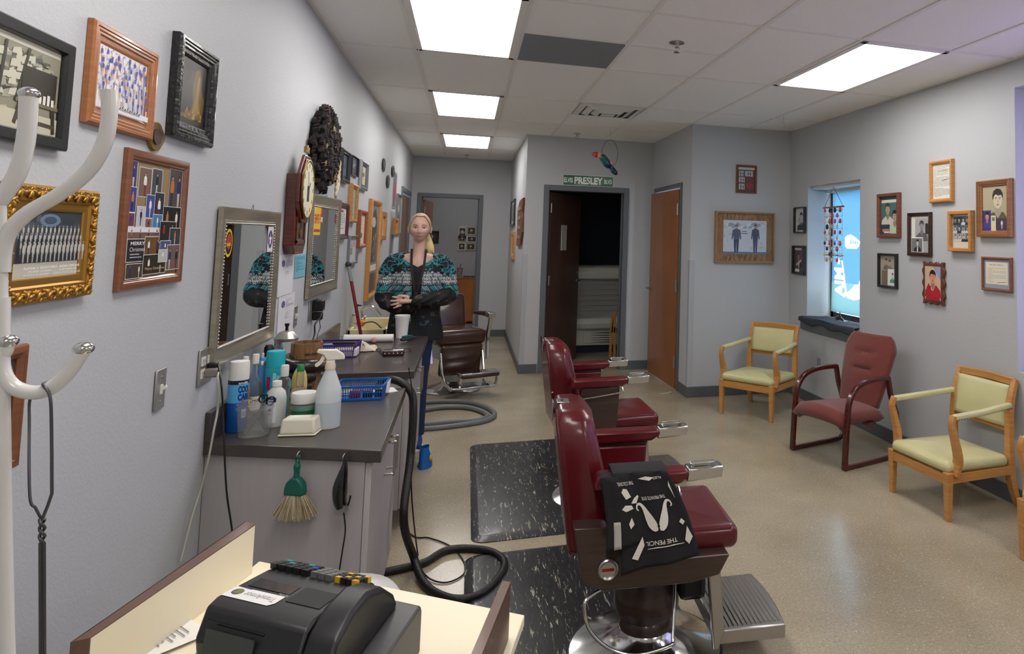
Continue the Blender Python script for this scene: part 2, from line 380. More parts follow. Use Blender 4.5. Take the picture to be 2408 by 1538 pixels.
q = MB(); q.c((132, 116, 146)); q.grid(lambda u, v: (XR+.2+.006*math.sin(v*20), VY0+.005+(VY1-VY0-.01)*v, VZ0+.02+(VZ1-VZ0-.03)*u), 4, 24)
tag(q.build('window_banner', M_sheer, smooth=60), 'pale violet banner filling the window at the right edge of the photo', 'banner')
# window 1 banner, blue with white design
q = MB(); bx_ = XR+.235
def bp(u, v, k=0): return Vector((bx_-.0012*k+.012*math.sin(u*3+v*2)*(1-k*0), WY1-.05-(WY1-WY0-.06)*u, WZ0+.06+(WZ1-WZ0-.12)*v))
PW = []; PB = []
PW += [[(.42, .62), (.5, .64), (.62, .645), (.78, .62), (.92, .585), (.86, .55), (.78, .53), (.5, .53), (.42, .55)], [(.9, .66), (1, .67), (1, .61), (.94, .63)], [(.38, .17), (.5, .13), (.7, .12), (.9, .14), (1, .17), (1, .32), (.88, .28), (.84, .245), (.72, .245), (.66, .215), (.5, .175)], [(.3, .43), (.34, .43), (.5, .14), (.45, .145)],
 [(.22+.06*math.sin(k*math.pi/5)*(1 if k % 2 == 0 else .45), .42+.03*math.cos(k*math.pi/5)*(1 if k % 2 == 0 else .45)) for k in range(10)]]
vs, fs, _ = text_faces('AIM', .03)
LT = [[(.40-.30*vs[i][1]-.05*vs[i][0]+.02, .13+.24*vs[i][0]) for i in f] for f in fs]
PB.append([(.6, .61), (.9, .585), (.8, .56), (.58, .562)])
for a in range(4): PB_ = [(.62+.07*a, .565), (.635+.07*a, .565), (.675+.07*a, .6), (.66+.07*a, .6)]; LT.append(PB_); LT.append([(.66+.07*a, .565), (.675+.07*a, .565), (.635+.07*a, .6), (.62+.07*a, .6)])
def inside(u, v, P):
    c_ = False; j = len(P)-1
    for i in range(len(P)):
        (a, b_), (c, d) = P[i], P[j]
        if (b_ > v) != (d > v) and u < (c-a)*(v-b_)/(d-b_)+a: c_ = not c_
        j = i
    return c_
BX_ = [(min(p[0] for p in P), max(p[0] for p in P), min(p[1] for p in P), max(p[1] for p in P), P) for P in PW]; BL_ = [(min(p[0] for p in P), max(p[0] for p in P), min(p[1] for p in P), max(p[1] for p in P), P) for P in LT]
def hit(L_, u, v): return any(a <= u <= b_ and c <= v <= d and inside(u, v, P) for a, b_, c, d, P in L_)
def bcol(u, v):
    u = u/.64
    w = (hit(BX_, u, v) and not inside(u, v, PB[0])) or hit(BL_, u, v)
    return (250, 250, 250) if w else (66, 100, 122) if v > .25 else (84, 112, 112)
q.grid(lambda u, v: bp(u, v), 130, 220, colfn=bcol)
tag(q.build('window_banner', M_sheer, smooth=60, recalc=False), 'light blue banner with white lettering hung across the narrow window', 'banner')
# corner guards: clear strips
M_guard = mat('clear guard plastic', (176, 180, 184), rough=.2, coat=.3)
for lb, x, y, sx_ in (('clear plastic guard on the wall corner left of the dark doorway', .6, 7.8, 1), ('clear plastic guard on the wall corner right of the orange door', 2.08, 6.32, 1)):
    q = MB(); q.bx(x-.0035, x, y, y+.05, .1, 1.32); q.bx(x-.0035, x+.05, y-.0035, y, .1, 1.32)
    for z in (.2, .6, 1.0, 1.27): q.cyl((x+.03, y-.004, z), (x+.03, y-.006, z), .004, seg=8)
    tag(q.build('corner_guard', M_guard), lb, 'corner guard')
# ---------------------------------------------------------------- ceiling lights
M_diff = bpy.data.materials.new('lit diffuser'); M_diff.use_nodes = True
nt = M_diff.node_tree; N = nt.nodes; L = nt.links; b = N['Principled BSDF']; b.inputs['Base Color'].default_value = (.8, .8, .8, 1)
tc = N.new('ShaderNodeTexCoord'); sx_ = N.new('ShaderNodeSeparateXYZ'); L.new(tc.outputs['Object'], sx_.inputs[0])
a1 = N.new('ShaderNodeMath'); a1.operation = 'ABSOLUTE'; L.new(sx_.outputs[0], a1.inputs[0])
a2 = N.new('ShaderNodeMath'); a2.operation = 'SUBTRACT'; L.new(a1.outputs[0], a2.inputs[0]); a2.inputs[1].default_value = .14
a3 = N.new('ShaderNodeMath'); a3.operation = 'ABSOLUTE'; L.new(a2.outputs[0], a3.inputs[0])
mr = N.new('ShaderNodeMapRange'); mr.interpolation_type = 'SMOOTHSTEP'; L.new(a3.outputs[0], mr.inputs[0]); mr.inputs[1].default_value = 0; mr.inputs[2].default_value = .13; mr.inputs[3].default_value = LAMP*1.5; mr.inputs[4].default_value = LAMP*.62
b.inputs['Emission Color'].default_value = (1, .955, .93, 1); L.new(mr.outputs[0], b.inputs['Emission Strength'])
def light(label, x, y, dx=.6096, dy=1.22):
    t = thing('ceiling_light', label, 'ceiling light', (x, y, H), 0)
    q = MB(); a, c_ = dx/2-.012, dy/2-.012; i = .035
    for bb in ((-a, -a+i, -c_, c_), (a-i, a, -c_, c_), (-a, a, -c_, -c_+i), (-a, a, c_-i, c_)): q.bx(bb[0], bb[1], bb[2], bb[3], -.012, .0)
    q.build('frame', mg, t, bevel=.002)
    q = MB(); q.bx(-a+i, a-i, -c_+i, c_-i, -.007, -.001); q.build('diffuser', M_diff, t)
    return t
lx = X0+W2/2; rx = X0+W2*4.5
light('lit ceiling light panel largest and nearest, cut by the top edge', lx, Y0-RS/2)
light('lit ceiling light panel in the middle of the left row of three', lx, Y0+RS*1.5)
light('lit ceiling light panel farthest down the hall', lx, Y0+RS*3.5)
light('lit ceiling light panel over the waiting chairs on the right', rx, Y0-RS/2)
for x in (lx, rx):
    for r in (-2.5, -4.5): light('lit ceiling light panel behind the viewer, %s row, %s' % ('left' if x < 1 else 'right', 'nearer' if r > -3 else 'farther'), x, Y0+RS*r)
light('lit ceiling light panel in the far room past the hall', lx, 11.9, .45, .45)
q = MB(); q.bx(X0+2*W2-W2+.012, X0+2*W2-.012, Y0-.61+.012, Y0-.012, H-.008, H-.001)
x0_, x1_ = X0+W2+.012, X0+2*W2-.012
tag(q.build('ceiling_panel', mat('grey ceiling panel', (132, 134, 140), rough=.6)), 'flat grey square panel set in the ceiling beside the nearest light', 'panel')
t = thing('air_vent', 'white square ceiling air diffuser near the doorway wall', 'vent', (X0+W2*2.5, Y0+RS+.305, H))
q = MB(); q.bx(-.29, .29, -.29, .29, -.004, .0); q.build('backing', mat('vent shadow grey', (140, 140, 140), rough=.8), t)
for k, (a, z) in enumerate(((.285, 0), (.21, -.012), (.135, -.022))):
    q = MB()
    for (u0, v0, u1, v1) in ((-1, -1, 1, -1), (1, -1, 1, 1), (1, 1, -1, 1), (-1, 1, -1, -1)):
        o_, n_ = a, a-.05
        q.f([q.v((u0*o_, v0*o_, -.006+z*.3)), q.v((u1*o_, v1*o_, -.006+z*.3)), q.v((u1*n_, v1*n_, -.02+z)), q.v((u0*n_, v0*n_, -.02+z))])
    q.build('louver', M_white, t, solid=.004)
q = MB(); q.bx(-.06, .06, -.06, .06, -.045, -.035); q.build('centre_plate', M_white, t)
def sprinkler(label, px, py):
    p = un(px, py, 'z', H); t = thing('sprinkler', label, 'sprinkler', p)
    q = MB(); q.lathe([(0, -.004), (.045, -.004), (.042, 0), (.0, 0)], 20); q.build('escutcheon', M_steel, t, smooth=40)
    q = MB(); q.cyl((0, 0, 0), (0, 0, -.03), .012); q.tube([(.015, 0, -.028), (.018, 0, -.045), (0, 0, -.055)], .003); q.tube([(-.015, 0, -.028), (-.018, 0, -.045), (0, 0, -.055)], .003); q.lathe([(0, -.062), (.02, -.06), (.02, -.057), (0, -.055)], 12)
    q.build('head', M_chrome, t, smooth=40)
sprinkler('chrome fire sprinkler nearest in the ceiling, right of the grey panel', 1592, 100)
sprinkler('chrome fire sprinkler in the ceiling just before the doorway wall', 1358, 314)
sprinkler('chrome fire sprinkler far down the hall ceiling', 1098, 364)
p = un(1843, 273, 'z', H); q = MB()
q.tube([(0, 0, 0), (0, 0, -.07)], .002); q.tube([(0, 0, -.07), (.018, 0, -.085), (.012, 0, -.108), (0, 0, -.112), (-.014, 0, -.1)], .002, smooth=5); q.tube([(0, 0, -.112), (.0, 0, -.135), (-.012, 0, -.15), (-.02, 0, -.14)], .002, smooth=4)
tag(q.build('ceiling_hook', M_steel, loc=p), 'small wire hook hanging from the ceiling above the framed soldier picture', 'hook')
q = MB(); a = un(985, 118, 'z', H-.01); b_ = un(945, 0, 'z', H-.01); c_ = un(935, -60, 'z', H-.01); md = (a+b_)/2+Vector((.02, 0, 0))
q.tube([a, md, b_, c_], .004, seg=6, smooth=6); tag(q.build('electric_cord', M_white, smooth=60), 'thin white cord running along the ceiling beside the nearest light', 'cord')
# ================================================================ PICTURES ON THE WALLS
class Art(MB):
    "a flat print: u, v run 0-1 over w x h, layers stand a hair apart"
    def __init__(s, w, h, bg=(240, 238, 230)):
        super().__init__(); s.w = w; s.h = h; s.k = 0; s.rect(0, 0, 1, 1, bg)
    def P(s, u, v): u = min(1, max(0, u)); v = min(1, max(0, v)); return Vector(((u-.5)*s.w, -.00003*s.k, v*s.h-s.h/2))
    def poly(s, pts, col): s.c(col); s.k += 1; s.f([s.v(s.P(*p)) for p in pts]); return s
    def rect(s, u0, v0, u1, v1, col): return s.poly([(u0, v0), (u1, v0), (u1, v1), (u0, v1)], col)
    def ell_(s, u, v, ru, rv, col, n=14): return s.poly([(u+ru*math.cos(2*math.pi*i/n), v+rv*math.sin(2*math.pi*i/n)) for i in range(n)], col)
    def line(s, u0, v0, u1, v1, t, col):
        dx, dy = (u1-u0)*s.w, (v1-v0)*s.h; l = math.hypot(dx, dy) or 1; nx, ny = -dy/l*t/s.w, dx/l*t/s.h
        return s.poly([(u0-nx, v0-ny), (u1-nx, v1-ny), (u1+nx, v1+ny), (u0+nx, v0+ny)], col)
    def multi(s, polys, col):
        s.c(col); s.k += 1
        for p in polys: s.k += .12; s.f([s.v(s.P(*q)) for q in p])
        return s
    def txt(s, t, u, v, w, h, col, bold=.0, just='c'):
        "centred letters of height h (fraction) and width w (fraction)"
        vs, fs, asp = text_faces(t, bold); s.c(col); s.k += 1
        V = [s.v(s.P(u+(a-.5)*w, v+(b-.5)*h)) for a, b in vs]
        for f in fs: s.f([V[i] for i in f])
        return s
    def lines(s, u0, u1, v0, v1, n, col=(90, 90, 92), t=.3, rnd=.5):
        ps = []
        for i in range(n):
            v = v1-(v1-v0)*(i+.5)/n; hh = (v1-v0)/n*t; x = u0
            while x < u1-.01:
                x2 = min(u1, x+random.uniform(.04, .3)*(u1-u0)); ps.append([(x, v-hh/2), (x2, v-hh/2), (x2, v+hh/2), (x, v+hh/2)]); x = x2+.02*(u1-u0)
                if random.random() < rnd*.25: break
        return s.multi(ps, col)
    def man(s, u, v, h, shirt, pants, skin=(190, 150, 125), hair=(40, 32, 28), wide=1, legs=True):
        "a small standing figure whose feet are at v, h high (fractions)"
        a = s.h/s.w*h*.22*wide
        if legs: s.poly([(u-.30*a, v), (u-.05*a, v), (u, v+.42*h), (u+.05*a, v), (u+.30*a, v), (u+.42*a, v+.5*h), (u-.42*a, v+.5*h)], pants)
        else: s.poly([(u-.5*a, v), (u+.5*a, v), (u+.42*a, v+.5*h), (u-.42*a, v+.5*h)], pants)
        s.poly([(u-.42*a, v+.46*h), (u+.42*a, v+.46*h), (u+.6*a, v+.8*h), (u+.2*a, v+.85*h), (u-.2*a, v+.85*h), (u-.6*a, v+.8*h)], shirt)
        s.poly([(u-.6*a, v+.8*h), (u-.75*a, v+.5*h), (u-.6*a, v+.45*h), (u-.4*a, v+.75*h)], shirt); s.poly([(u+.6*a, v+.8*h), (u+.75*a, v+.5*h), (u+.6*a, v+.45*h), (u+.4*a, v+.75*h)], shirt)
        s.ell_(u, v+.92*h, .24*a, .08*h, skin, 10); s.poly([(u-.26*a, v+.93*h), (u-.2*a, v+h), (u+.2*a, v+h), (u+.26*a, v+.93*h), (u, v+.96*h)], hair); return s
    def bust(s, u, v, r, skin, hair, coat, shirt=None, tone=None):
        "head and shoulders: r is half the head height as a fraction of the print height"
        ru = r*s.h/s.w*.74; sh = tuple(int(c*.8) for c in skin)
        s.poly([(u-3.0*ru, v-3.4*r), (u-2.7*ru, v-2.2*r), (u-1.2*ru, v-1.45*r), (u+1.2*ru, v-1.45*r), (u+2.7*ru, v-2.2*r), (u+3.0*ru, v-3.4*r)], coat)
        s.poly([(u-.55*ru, v-.5*r), (u+.6*ru, v-.5*r), (u+.75*ru, v-1.55*r), (u, v-2.2*r), (u-.7*ru, v-1.55*r)], sh)
        if shirt: s.poly([(u-.65*ru, v-1.5*r), (u, v-2.3*r), (u+.7*ru, v-1.5*r), (u+.5*ru, v-3.4*r), (u-.5*ru, v-3.4*r)], shirt)
        s.poly([(u-1.0*ru, v+.45*r), (u-.96*ru, v-.1*r), (u-.75*ru, v-.62*r), (u-.25*ru, v-1.0*r), (u+.25*ru, v-1.0*r), (u+.75*ru, v-.62*r), (u+.96*ru, v-.1*r), (u+1.0*ru, v+.45*r), (u+.6*ru, v+.9*r), (u-.6*ru, v+.9*r)], skin)
        s.poly([(u-1.08*ru, v+.0*r), (u-1.2*ru, v+.6*r), (u-.9*ru, v+1.15*r), (u-.2*ru, v+1.42*r), (u+.6*ru, v+1.3*r), (u+1.12*ru, v+.8*r), (u+1.1*ru, v+.05*r), (u+.92*ru, v+.35*r), (u+.75*ru, v+.62*r), (u+.1*ru, v+.55*r), (u-.4*ru, v+.72*r), (u-.85*ru, v+.5*r), (u-.92*ru, v+.2*r)], hair)
        for e in (-1, 1):
            s.poly([(u+e*.18*ru, v+.2*r), (u+e*.72*ru, v+.27*r), (u+e*.7*ru, v+.33*r), (u+e*.18*ru, v+.29*r)], hair)
            s.ell_(u+e*.42*ru, v+.06*r, .18*ru, .06*r, (235, 228, 215), 8); s.ell_(u+e*.42*ru, v+.06*r, .08*ru, .06*r, (30, 26, 30), 8)
        s.poly([(u+.02*ru, v+.1*r), (u+.2*ru, v-.3*r), (u-.12*ru, v-.32*r)], sh); s.poly([(u-.38*ru, v-.54*r), (u, v-.49*r), (u+.4*ru, v-.5*r), (u+.1*ru, v-.64*r), (u-.15*ru, v-.64*r)], tuple(int(c*x) for c, x in zip(skin, (.75, .5, .5)))); return s
def frame_geo(w, h, prof):
    "mitred moulding: prof is a list of (inset, stand-off)"
    q = MB(); rings = []
    for d, p in prof:
        a, b_ = w/2-d, h/2-d; rings.append([q.v(v) for v in ((-a, -p, -b_), (a, -p, -b_), (a, -p, b_), (-a, -p, b_))])
    for A, B in zip(rings, rings[1:]):
        for k in range(4): q.f([A[k], A[(k+1) % 4], B[(k+1) % 4], B[k]])
    return q
def wallbasis(wall):
    ax, v, s_, rz = {'L': ('x', XL, 1, R(90)), 'R': ('x', XR, -1, R(-90)), 'N': ('y', 6.32, -1, 0), 'D': ('y', 7.8, -1, 0), 'H': ('x', .6, -1, R(-90)), 'F': ('y', 13.0, -1, 0)}[wall]
    return ax, v, s_, rz
def place(wall, quad, t=.02):
    "where a thing of thickness t hangs, from the corners TL, TR, BR, BL seen in the photograph: centre, width, height, turn"
    ax, v, s_, rz = wallbasis(wall)
    P = [un(x, y, ax, v+s_*t) for x, y in quad]
    if len(P) == 2: P = [P[0], Vector((P[1].x, P[1].y, P[0].z)), P[1], Vector((P[0].x, P[0].y, P[1].z))]
    i = 1 if ax == 'x' else 0
    a = (P[0][i]+P[3][i])/2; b_ = (P[1][i]+P[2][i])/2; top = (P[0].z+P[1].z)/2; bot = (P[2].z+P[3].z)/2
    loc = Vector((0, 0, (top+bot)/2)); loc[i] = (a+b_)/2; loc[1-i] = v+s_*.001
    return loc, abs(b_-a), abs(top-bot), rz
PF = {
 'flat': lambda f, t: [(0, 0), (0, t), (f*.15, t+.004), (f*.85, t+.002), (f, t-.006), (f, t*.35)],
 'round': lambda f, t: [(0, 0), (0, t*.6), (f*.12, t*.9), (f*.35, t), (f*.6, t*.92), (f*.75, t*.7), (f*.85, t*.72), (f, t*.5), (f, t*.3)],
 'step': lambda f, t: [(0, 0), (0, t*.7), (f*.1, t*.95), (f*.25, t), (f*.3, t*.85), (f*.42, t*.92), (f*.5, t*.78), (f*.62, t*.82), (f*.7, t*.62), (f*.9, t*.6), (f, t*.45), (f, t*.3)],
 'scoop': lambda f, t: [(0, 0), (0, t), (f*.1, t*1.05), (f*.2, t*.95), (f*.5, t*.6), (f*.8, t*.45), (f*.86, t*.55), (f, t*.55), (f, t*.2)],
}
def picture(wall, quad, label, m, f=.02, t=.02, prof='round', cat='picture', name='picture_frame', art=None, bg=(240, 238, 230), matc=None, matw=0, group=None, pm=None):
    loc, w, h, rz = place(wall, quad, t)
    o = thing(name, label, cat, loc, rz, group)
    if f: frame_geo(w, h, PF[prof](f, t)).build('frame', m, o, smooth=30)
    q = MB(); q.bx(-w/2+.001, w/2-.001, -.0035, 0, -h/2+.001, h/2-.001); q.build('backing', M_brown if f else (m or M_white), o)
    a = Art(w-2*f, h-2*f, bg)
    if art: art(a)
    a.build('print', pm or ART(), o, recalc=False, loc=(0, -t*.32 if f else -.0045, 0))
    return o, w, h
def grain(a, n, cols, u0=0, v0=0, u1=1, v1=1, s=.05):
    for c_ in cols:
        ps = []
        for i in range(n):
            u = random.uniform(u0, u1-s); v = random.uniform(v0, v1-s); x, y = random.uniform(.3, 1)*s, random.uniform(.3, 1)*s
            ps.append([(u, v), (u+x, v+y*.2), (u+x*.8, v+y), (u+x*.1, v+y*.7)])
        a.multi(ps, c_)
G = lambda v: (v, v, v-4 if v > 4 else v)
# ---- left wall, near
def a_old(a):
    a.rect(.0, .93, 1, 1, (225, 222, 205)); grain(a, 60, [(60, 60, 50), (120, 120, 104), (160, 160, 140), (90, 90, 76), (200, 198, 178)], 0, .3, 1, .93, .12); grain(a, 20, [(70, 66, 54), (180, 176, 156)], 0, 0, 1, .3, .16)
    for u in (.12, .3, .48, .62): a.line(u, .3, u+random.uniform(-.1, .1), .92, .004, (60, 58, 46))
    a.rect(.0, 0, 1, .2, (196, 192, 170)); a.man(.4, .08, .66, (226, 224, 214), (52, 48, 40), (176, 170, 150), (60, 54, 44), 1.25)
    a.rect(.66, .38, .97, .72, (54, 50, 40)); a.rect(.62, .3, 1, .34, (116, 108, 86)); a.line(.66, .3, .62, .05, .005, (70, 62, 46)); a.line(.95, .3, .97, .02, .006, (60, 54, 40)); a.line(.62, .12, .97, .1, .004, (80, 72, 54))
    for k in range(7): a.rect(.7+k*.038, .34, .725+k*.038, .42+.02*(k % 3), (228, 226, 214))
picture('L', [(-190, -60), (168, 102), (163, 345), (-190, 305)], 'large black framed black-and-white photo of a man in a white undershirt, top left', mat('black lacquer', (22, 22, 24), rough=.35, coat=.3), .026, .014, 'flat', art=a_old, bg=(142, 140, 120))
def a_team(a):
    a.rect(0, .0, 1, 1, (228, 222, 222)); grain(a, 46, [(150, 160, 210), (180, 184, 214)], 0, .2, 1, 1, .06)
    for r in range(6):
        for k in range(9):
            u = .06+k*.11+random.uniform(-.02, .02)+(r % 2)*.03; v = .78-r*.135+random.uniform(-.02, .02)
            a.man(min(u, .95), v, .2, random.choice([(44, 62, 160), (52, 70, 170), (230, 232, 240)]), random.choice([(205, 150, 120), (230, 232, 240), (40, 60, 150)]), (212, 150, 118), random.choice([(40, 26, 20), (90, 50, 30), (150, 104, 60)]), 1.1)
    a.rect(0, 0, 1, .09, (232, 230, 232))
    for k in range(9): a.line(.36+k*.05, .05, .4+k*.05, .1+.03*(k % 2), .0012, (30, 30, 34)); a.line(.4+k*.05, .1, .39+k*.05, .04, .0012, (30, 30, 34))
picture('L', [(213, 42), (367, 118), (371, 328), (219, 299)], 'orange oak framed signed photo of a large group in blue and white', wood('orange oak', (148, 90, 48), (172, 112, 66), rough=.3, coat=.4), .042, .016, 'step', art=a_team)
def a_mount(a):
    a.rect(0, 0, 1, 1, (34, 28, 20)); grain(a, 12, [(56, 44, 26), (28, 24, 20)], s=.3)
    a.poly([(.05, .1), (.4, .16), (.5, .34), (.48, .6), (.55, .86), (.7, .92), (.78, .8), (.82, .6), (.95, .45), (.9, .2), (.5, .08)], (104, 82, 26)); a.poly([(.1, .1), (.5, .2), (.62, .5), (.66, .8), (.74, .78), (.72, .4), (.85, .2)], (150, 122, 44))
    grain(a, 14, [(176, 146, 60), (120, 92, 30)], .1, .08, .9, .3, .12)
picture('L', [(424, 80), (514, 124), (508, 346), (419, 327)], 'thick black carved frame around a dark painting with a golden form', mat('black carved frame', (20, 19, 20), rough=.35, coat=.3, bump=.5, bscale=60), .05, .026, 'step', art=a_mount, bg=(30, 26, 20))
M_gold = mat('gilded frame', (172, 128, 52), rough=.35, metal=.75)
def a_plat(a):
    a.rect(0, 0, 1, 1, (196, 194, 180)); a.rect(0, .22, 1, 1, (70, 78, 88)); a.rect(0, .82, 1, 1, (52, 62, 70)); grain(a, 12, [(50, 58, 66), (84, 92, 98)], 0, .7, 1, 1, .16)
    a.rect(.0, .22, 1, .3, (58, 62, 70)); a.ell_(.5, .86, .16, .1, (104, 128, 150)); a.ell_(.5, .86, .1, .06, (66, 82, 100))
    for r in range(4):
        n = 15
        for k in range(n): a.man(.05+k*.9/(n-1)+(r % 2)*.02, .58-r*.115, .2 if r < 3 else .3, (188, 188, 180), (172, 172, 164), (150, 146, 138), (198, 198, 190), .8)
    a.txt('PLATOON  4   RECRUIT DEPOT   MARINE CORPS BASE', .5, .15, .86, .035, (245, 244, 236), .02); a.txt('SAN DIEGO, CALIFORNIA', .3, .1, .34, .022, (240, 240, 232), .02); a.txt('26 SEPTEMBER 1960', .74, .1, .3, .022, (240, 240, 232), .02); a.txt('M SGT J. R. ALLEN', .25, .05, .36, .024, (240, 240, 232), .02); a.lines(.5, .95, .03, .07, 2, (236, 236, 228))
fo, w_, h_ = picture('L', [(8, 428), (228, 447), (228, 690), (8, 728)], 'ornate gold framed black-and-white photo of a uniformed platoon in rows', M_gold, .05, .018, 'step', art=a_plat)
q = MB(); 
def bead_ring(q, w, h, d, n, r, y):
    L_ = []; a, b_ = w/2-d, h/2-d; per = 4*(a+b_)
    for i in range(n):
        s_ = per*i/n
        if s_ < 2*a: p = (-a+s_, b_)
        elif s_ < 2*a+2*b_: p = (a, b_-(s_-2*a))
        elif s_ < 4*a+2*b_: p = (a-(s_-2*a-2*b_), -b_)
        else: p = (-a, -b_+(s_-4*a-2*b_))
        L_.append(p)
    for i, p in enumerate(L_):
        an = (i*2.3) % 3.14
        q.ell((p[0]+math.sin(i*1.7)*r*.5, -y*.5, p[1]+math.cos(i*1.7)*r*.5), (r*1.5, r*.6, r*.6), 7, 5, Matrix.Rotation(an, 4, 'Y'))
bead_ring(q, w_, h_, .018, 110, .0065, .035); bead_ring(q, w_, h_, .008, 90, .004, .033); q.build('carving', M_gold, fo, smooth=60)
def a_coll(a):
    a.rect(0, 0, 1, 1, (150, 128, 92)); dk = (34, 34, 40)
    T = [(.0, .76, .12, 1, (60, 60, 120)), (.15, .7, .38, .96, (120, 96, 80)), (.38, .72, .58, .97, (70, 76, 84)), (.72, .62, 1, 1, (78, 72, 70)), (0, .56, .13, .78, (54, 66, 140)), (.3, .52, .46, .73, (62, 78, 150)), (.45, .5, .64, .76, (48, 50, 60)), (.0, .44, .12, .56, (100, 60, 90)), (.14, .44, .3, .62, (190, 196, 204)), (.3, .42, .42, .52, (130, 90, 80)), (.43, .42, .62, .56, (70, 130, 180)), (.62, .4, 1, .64, (22, 24, 26)), (.0, .33, .6, .44, (226, 228, 230)), (.0, .33, .58, .4, (120, 90, 80)), (0, .14, .32, .34, (40, 44, 50)), (.3, .18, .62, .36, (110, 78, 40)), (.56, .3, .9, .5, (30, 30, 30)), (.76, .26, 1, .44, (52, 60, 64)), (.58, .2, .8, .32, (70, 90, 130)), (0, 0, .3, .13, (70, 58, 44)), (.28, .02, .72, .2, (44, 38, 26)), (.72, .04, 1, .28, (110, 92, 86)), (.55, .12, .74, .24, (190, 194, 190))]
    for (u0, v0, u1, v1, c_) in T:
        a.rect(u0, v0, u1, v1, (218, 216, 212)); a.rect(u0+.008, v0+.006, u1-.008, v1-.006, c_); um = (u0+u1)/2; n = 1 if u1-u0 < .25 else 2+int((u1-u0) > .5)*2
        if (u0, v0) == (0, .14): continue
        for k in range(n): a.man(u0+(u1-u0)*(k+.5)/n, v0+.01, (v1-v0)*.8, random.choice([(170, 30, 40), (240, 238, 232), (40, 50, 110), (26, 26, 30), (190, 120, 60)]), random.choice([(30, 34, 60), (200, 196, 190), (120, 30, 40)]), (205, 155, 130), (50, 36, 28), .9)
    a.txt('MERRY', .16, .3, .24, .03, (232, 232, 228), .02); a.txt('Christmas', .16, .25, .26, .035, (222, 222, 220)); a.lines(.04, .28, .17, .22, 2, (200, 200, 196)); a.txt('Merry Christmas', .5, .07, .36, .03, (220, 200, 150))
picture('L', [(292, 350), (439, 374), (439, 657), (297, 690)], 'tall brown framed collage of many small family snapshots', wood('walnut frame', (110, 66, 40), (134, 84, 54), rough=.3, coat=.3), .028, .015, 'round', art=a_coll)
def a_corner(a):
    a.rect(0, 0, 1, 1, (226, 214, 176)); a.rect(.72, .0, 1, 1, (78, 62, 66)); a.rect(.82, .35, .96, .8, (180, 60, 60)); a.rect(.2, .12, .62, .9, (180, 40, 44)); a.man(.42, .12, .7, (60, 130, 90), (50, 110, 80), (190, 130, 100), (20, 18, 20), 1.8, False)
picture('L', [(-70, 838), (60, 814), (60, 1086), (-70, 1160)], 'brown framed colour picture cut by the left edge of the photo', wood('walnut frame', (110, 66, 40), (134, 84, 54)), .025, .016, 'round', art=a_corner)
# oval badge plaque behind the frames
loc, w_, h_, rz = place('L', [(355, 281), (385, 360)], .01); o = thing('badge_plaque', 'small brass oval badge with a dark shield between the picture frames', 'badge', loc, rz)
M_brass = mat('aged brass', (150, 122, 58), rough=.35, metal=.8)
q = MB(); q.prism([(w_/2*math.cos(t_)*(1+.12*math.cos(4*t_)), h_/2*math.sin(t_)) for t_ in [2*math.pi*i/28 for i in range(28)]], 0, -.008); q.build('plate', M_brass, o, bevel=.001)
q = MB(); q.prism([(w_*.28*math.cos(t_), h_*.28*math.sin(t_)) for t_ in [2*math.pi*i/20 for i in range(20)]], -.008, -.011); q.build('shield', M_dark, o)
# light switch and outlets
def plate(label, quad, kind, cat, name):
    loc, w, h, rz = place('L', quad, .006); o = thing(name, label, cat, loc, rz)
    q = MB(); q.bx(-w/2, w/2, -.006, 0, -h/2, h/2); q.build('cover_plate', M_plate, o, bevel=.003)
    if kind == 'switch':
        q = MB(); q.bx(-.006, .006, -.009, -.004, -.013, .013); q.hexa([(-.0045, -.006, -.008), (.0045, -.006, -.008), (.0045, -.006, .006), (-.0045, -.006, .006), (-.0045, -.02, .004), (.0045, -.02, .004), (.0045, -.018, .012), (-.0045, -.018, .012)]); q.build('toggle', M_white, o)
        q = MB(); [q.cyl((0, -.006, z), (0, -.008, z), .003, seg=8) for z in (-h*.3, h*.3)]; q.build('screw', M_steel, o)
    else:
        for cx_ in ([-w*.24, w*.24] if kind == 'quad' else [0]):
            for z in (-.02, .02):
                q = MB().c((212, 212, 206)); q.bx(cx_-.016, cx_+.016, -.009, -.004, z-.014, z+.014); q.c((30, 30, 30)); q.bx(cx_-.008, cx_-.005, -.0095, -.009, z-.004, z+.007); q.bx(cx_+.005, cx_+.008, -.0095, -.009, z-.004, z+.006); q.bx(cx_-.003, cx_+.003, -.0095, -.009, z-.011, z-.007); q.build('socket', PAINT(), o)
    return o, loc
plate('steel light switch plate on the bare left wall below the collage', [(367, 872), (390, 865), (388, 958), (365, 966)], 'switch', 'light switch', 'light_switch')
oq, oloc = plate('steel four-socket outlet beside the near mirror', [(468, 824), (498, 814), (498, 898), (468, 907)], 'quad', 'outlet', 'power_outlet')
o2, oloc2 = plate('steel outlet with black adapters below the second mirror', [(728, 708), (748, 702), (746, 748), (726, 756)], 'duplex', 'outlet', 'power_outlet')
plate('small steel switch plate just behind the hanging certificates', [(691, 722), (699, 718), (699, 765), (691, 768)], 'switch', 'light switch', 'light_switch')
loc, w_, h_, rz = place('R', [(1921, 842), (1929, 868)], .006); o = thing('power_outlet', 'small grey outlet low on the right wall behind the maroon chair', 'outlet', loc, rz)
q = MB(); q.bx(-.035, .035, -.006, 0, -.055, .055); q.build('cover_plate', mat('grey plate', (140, 142, 146)), o, bevel=.003)
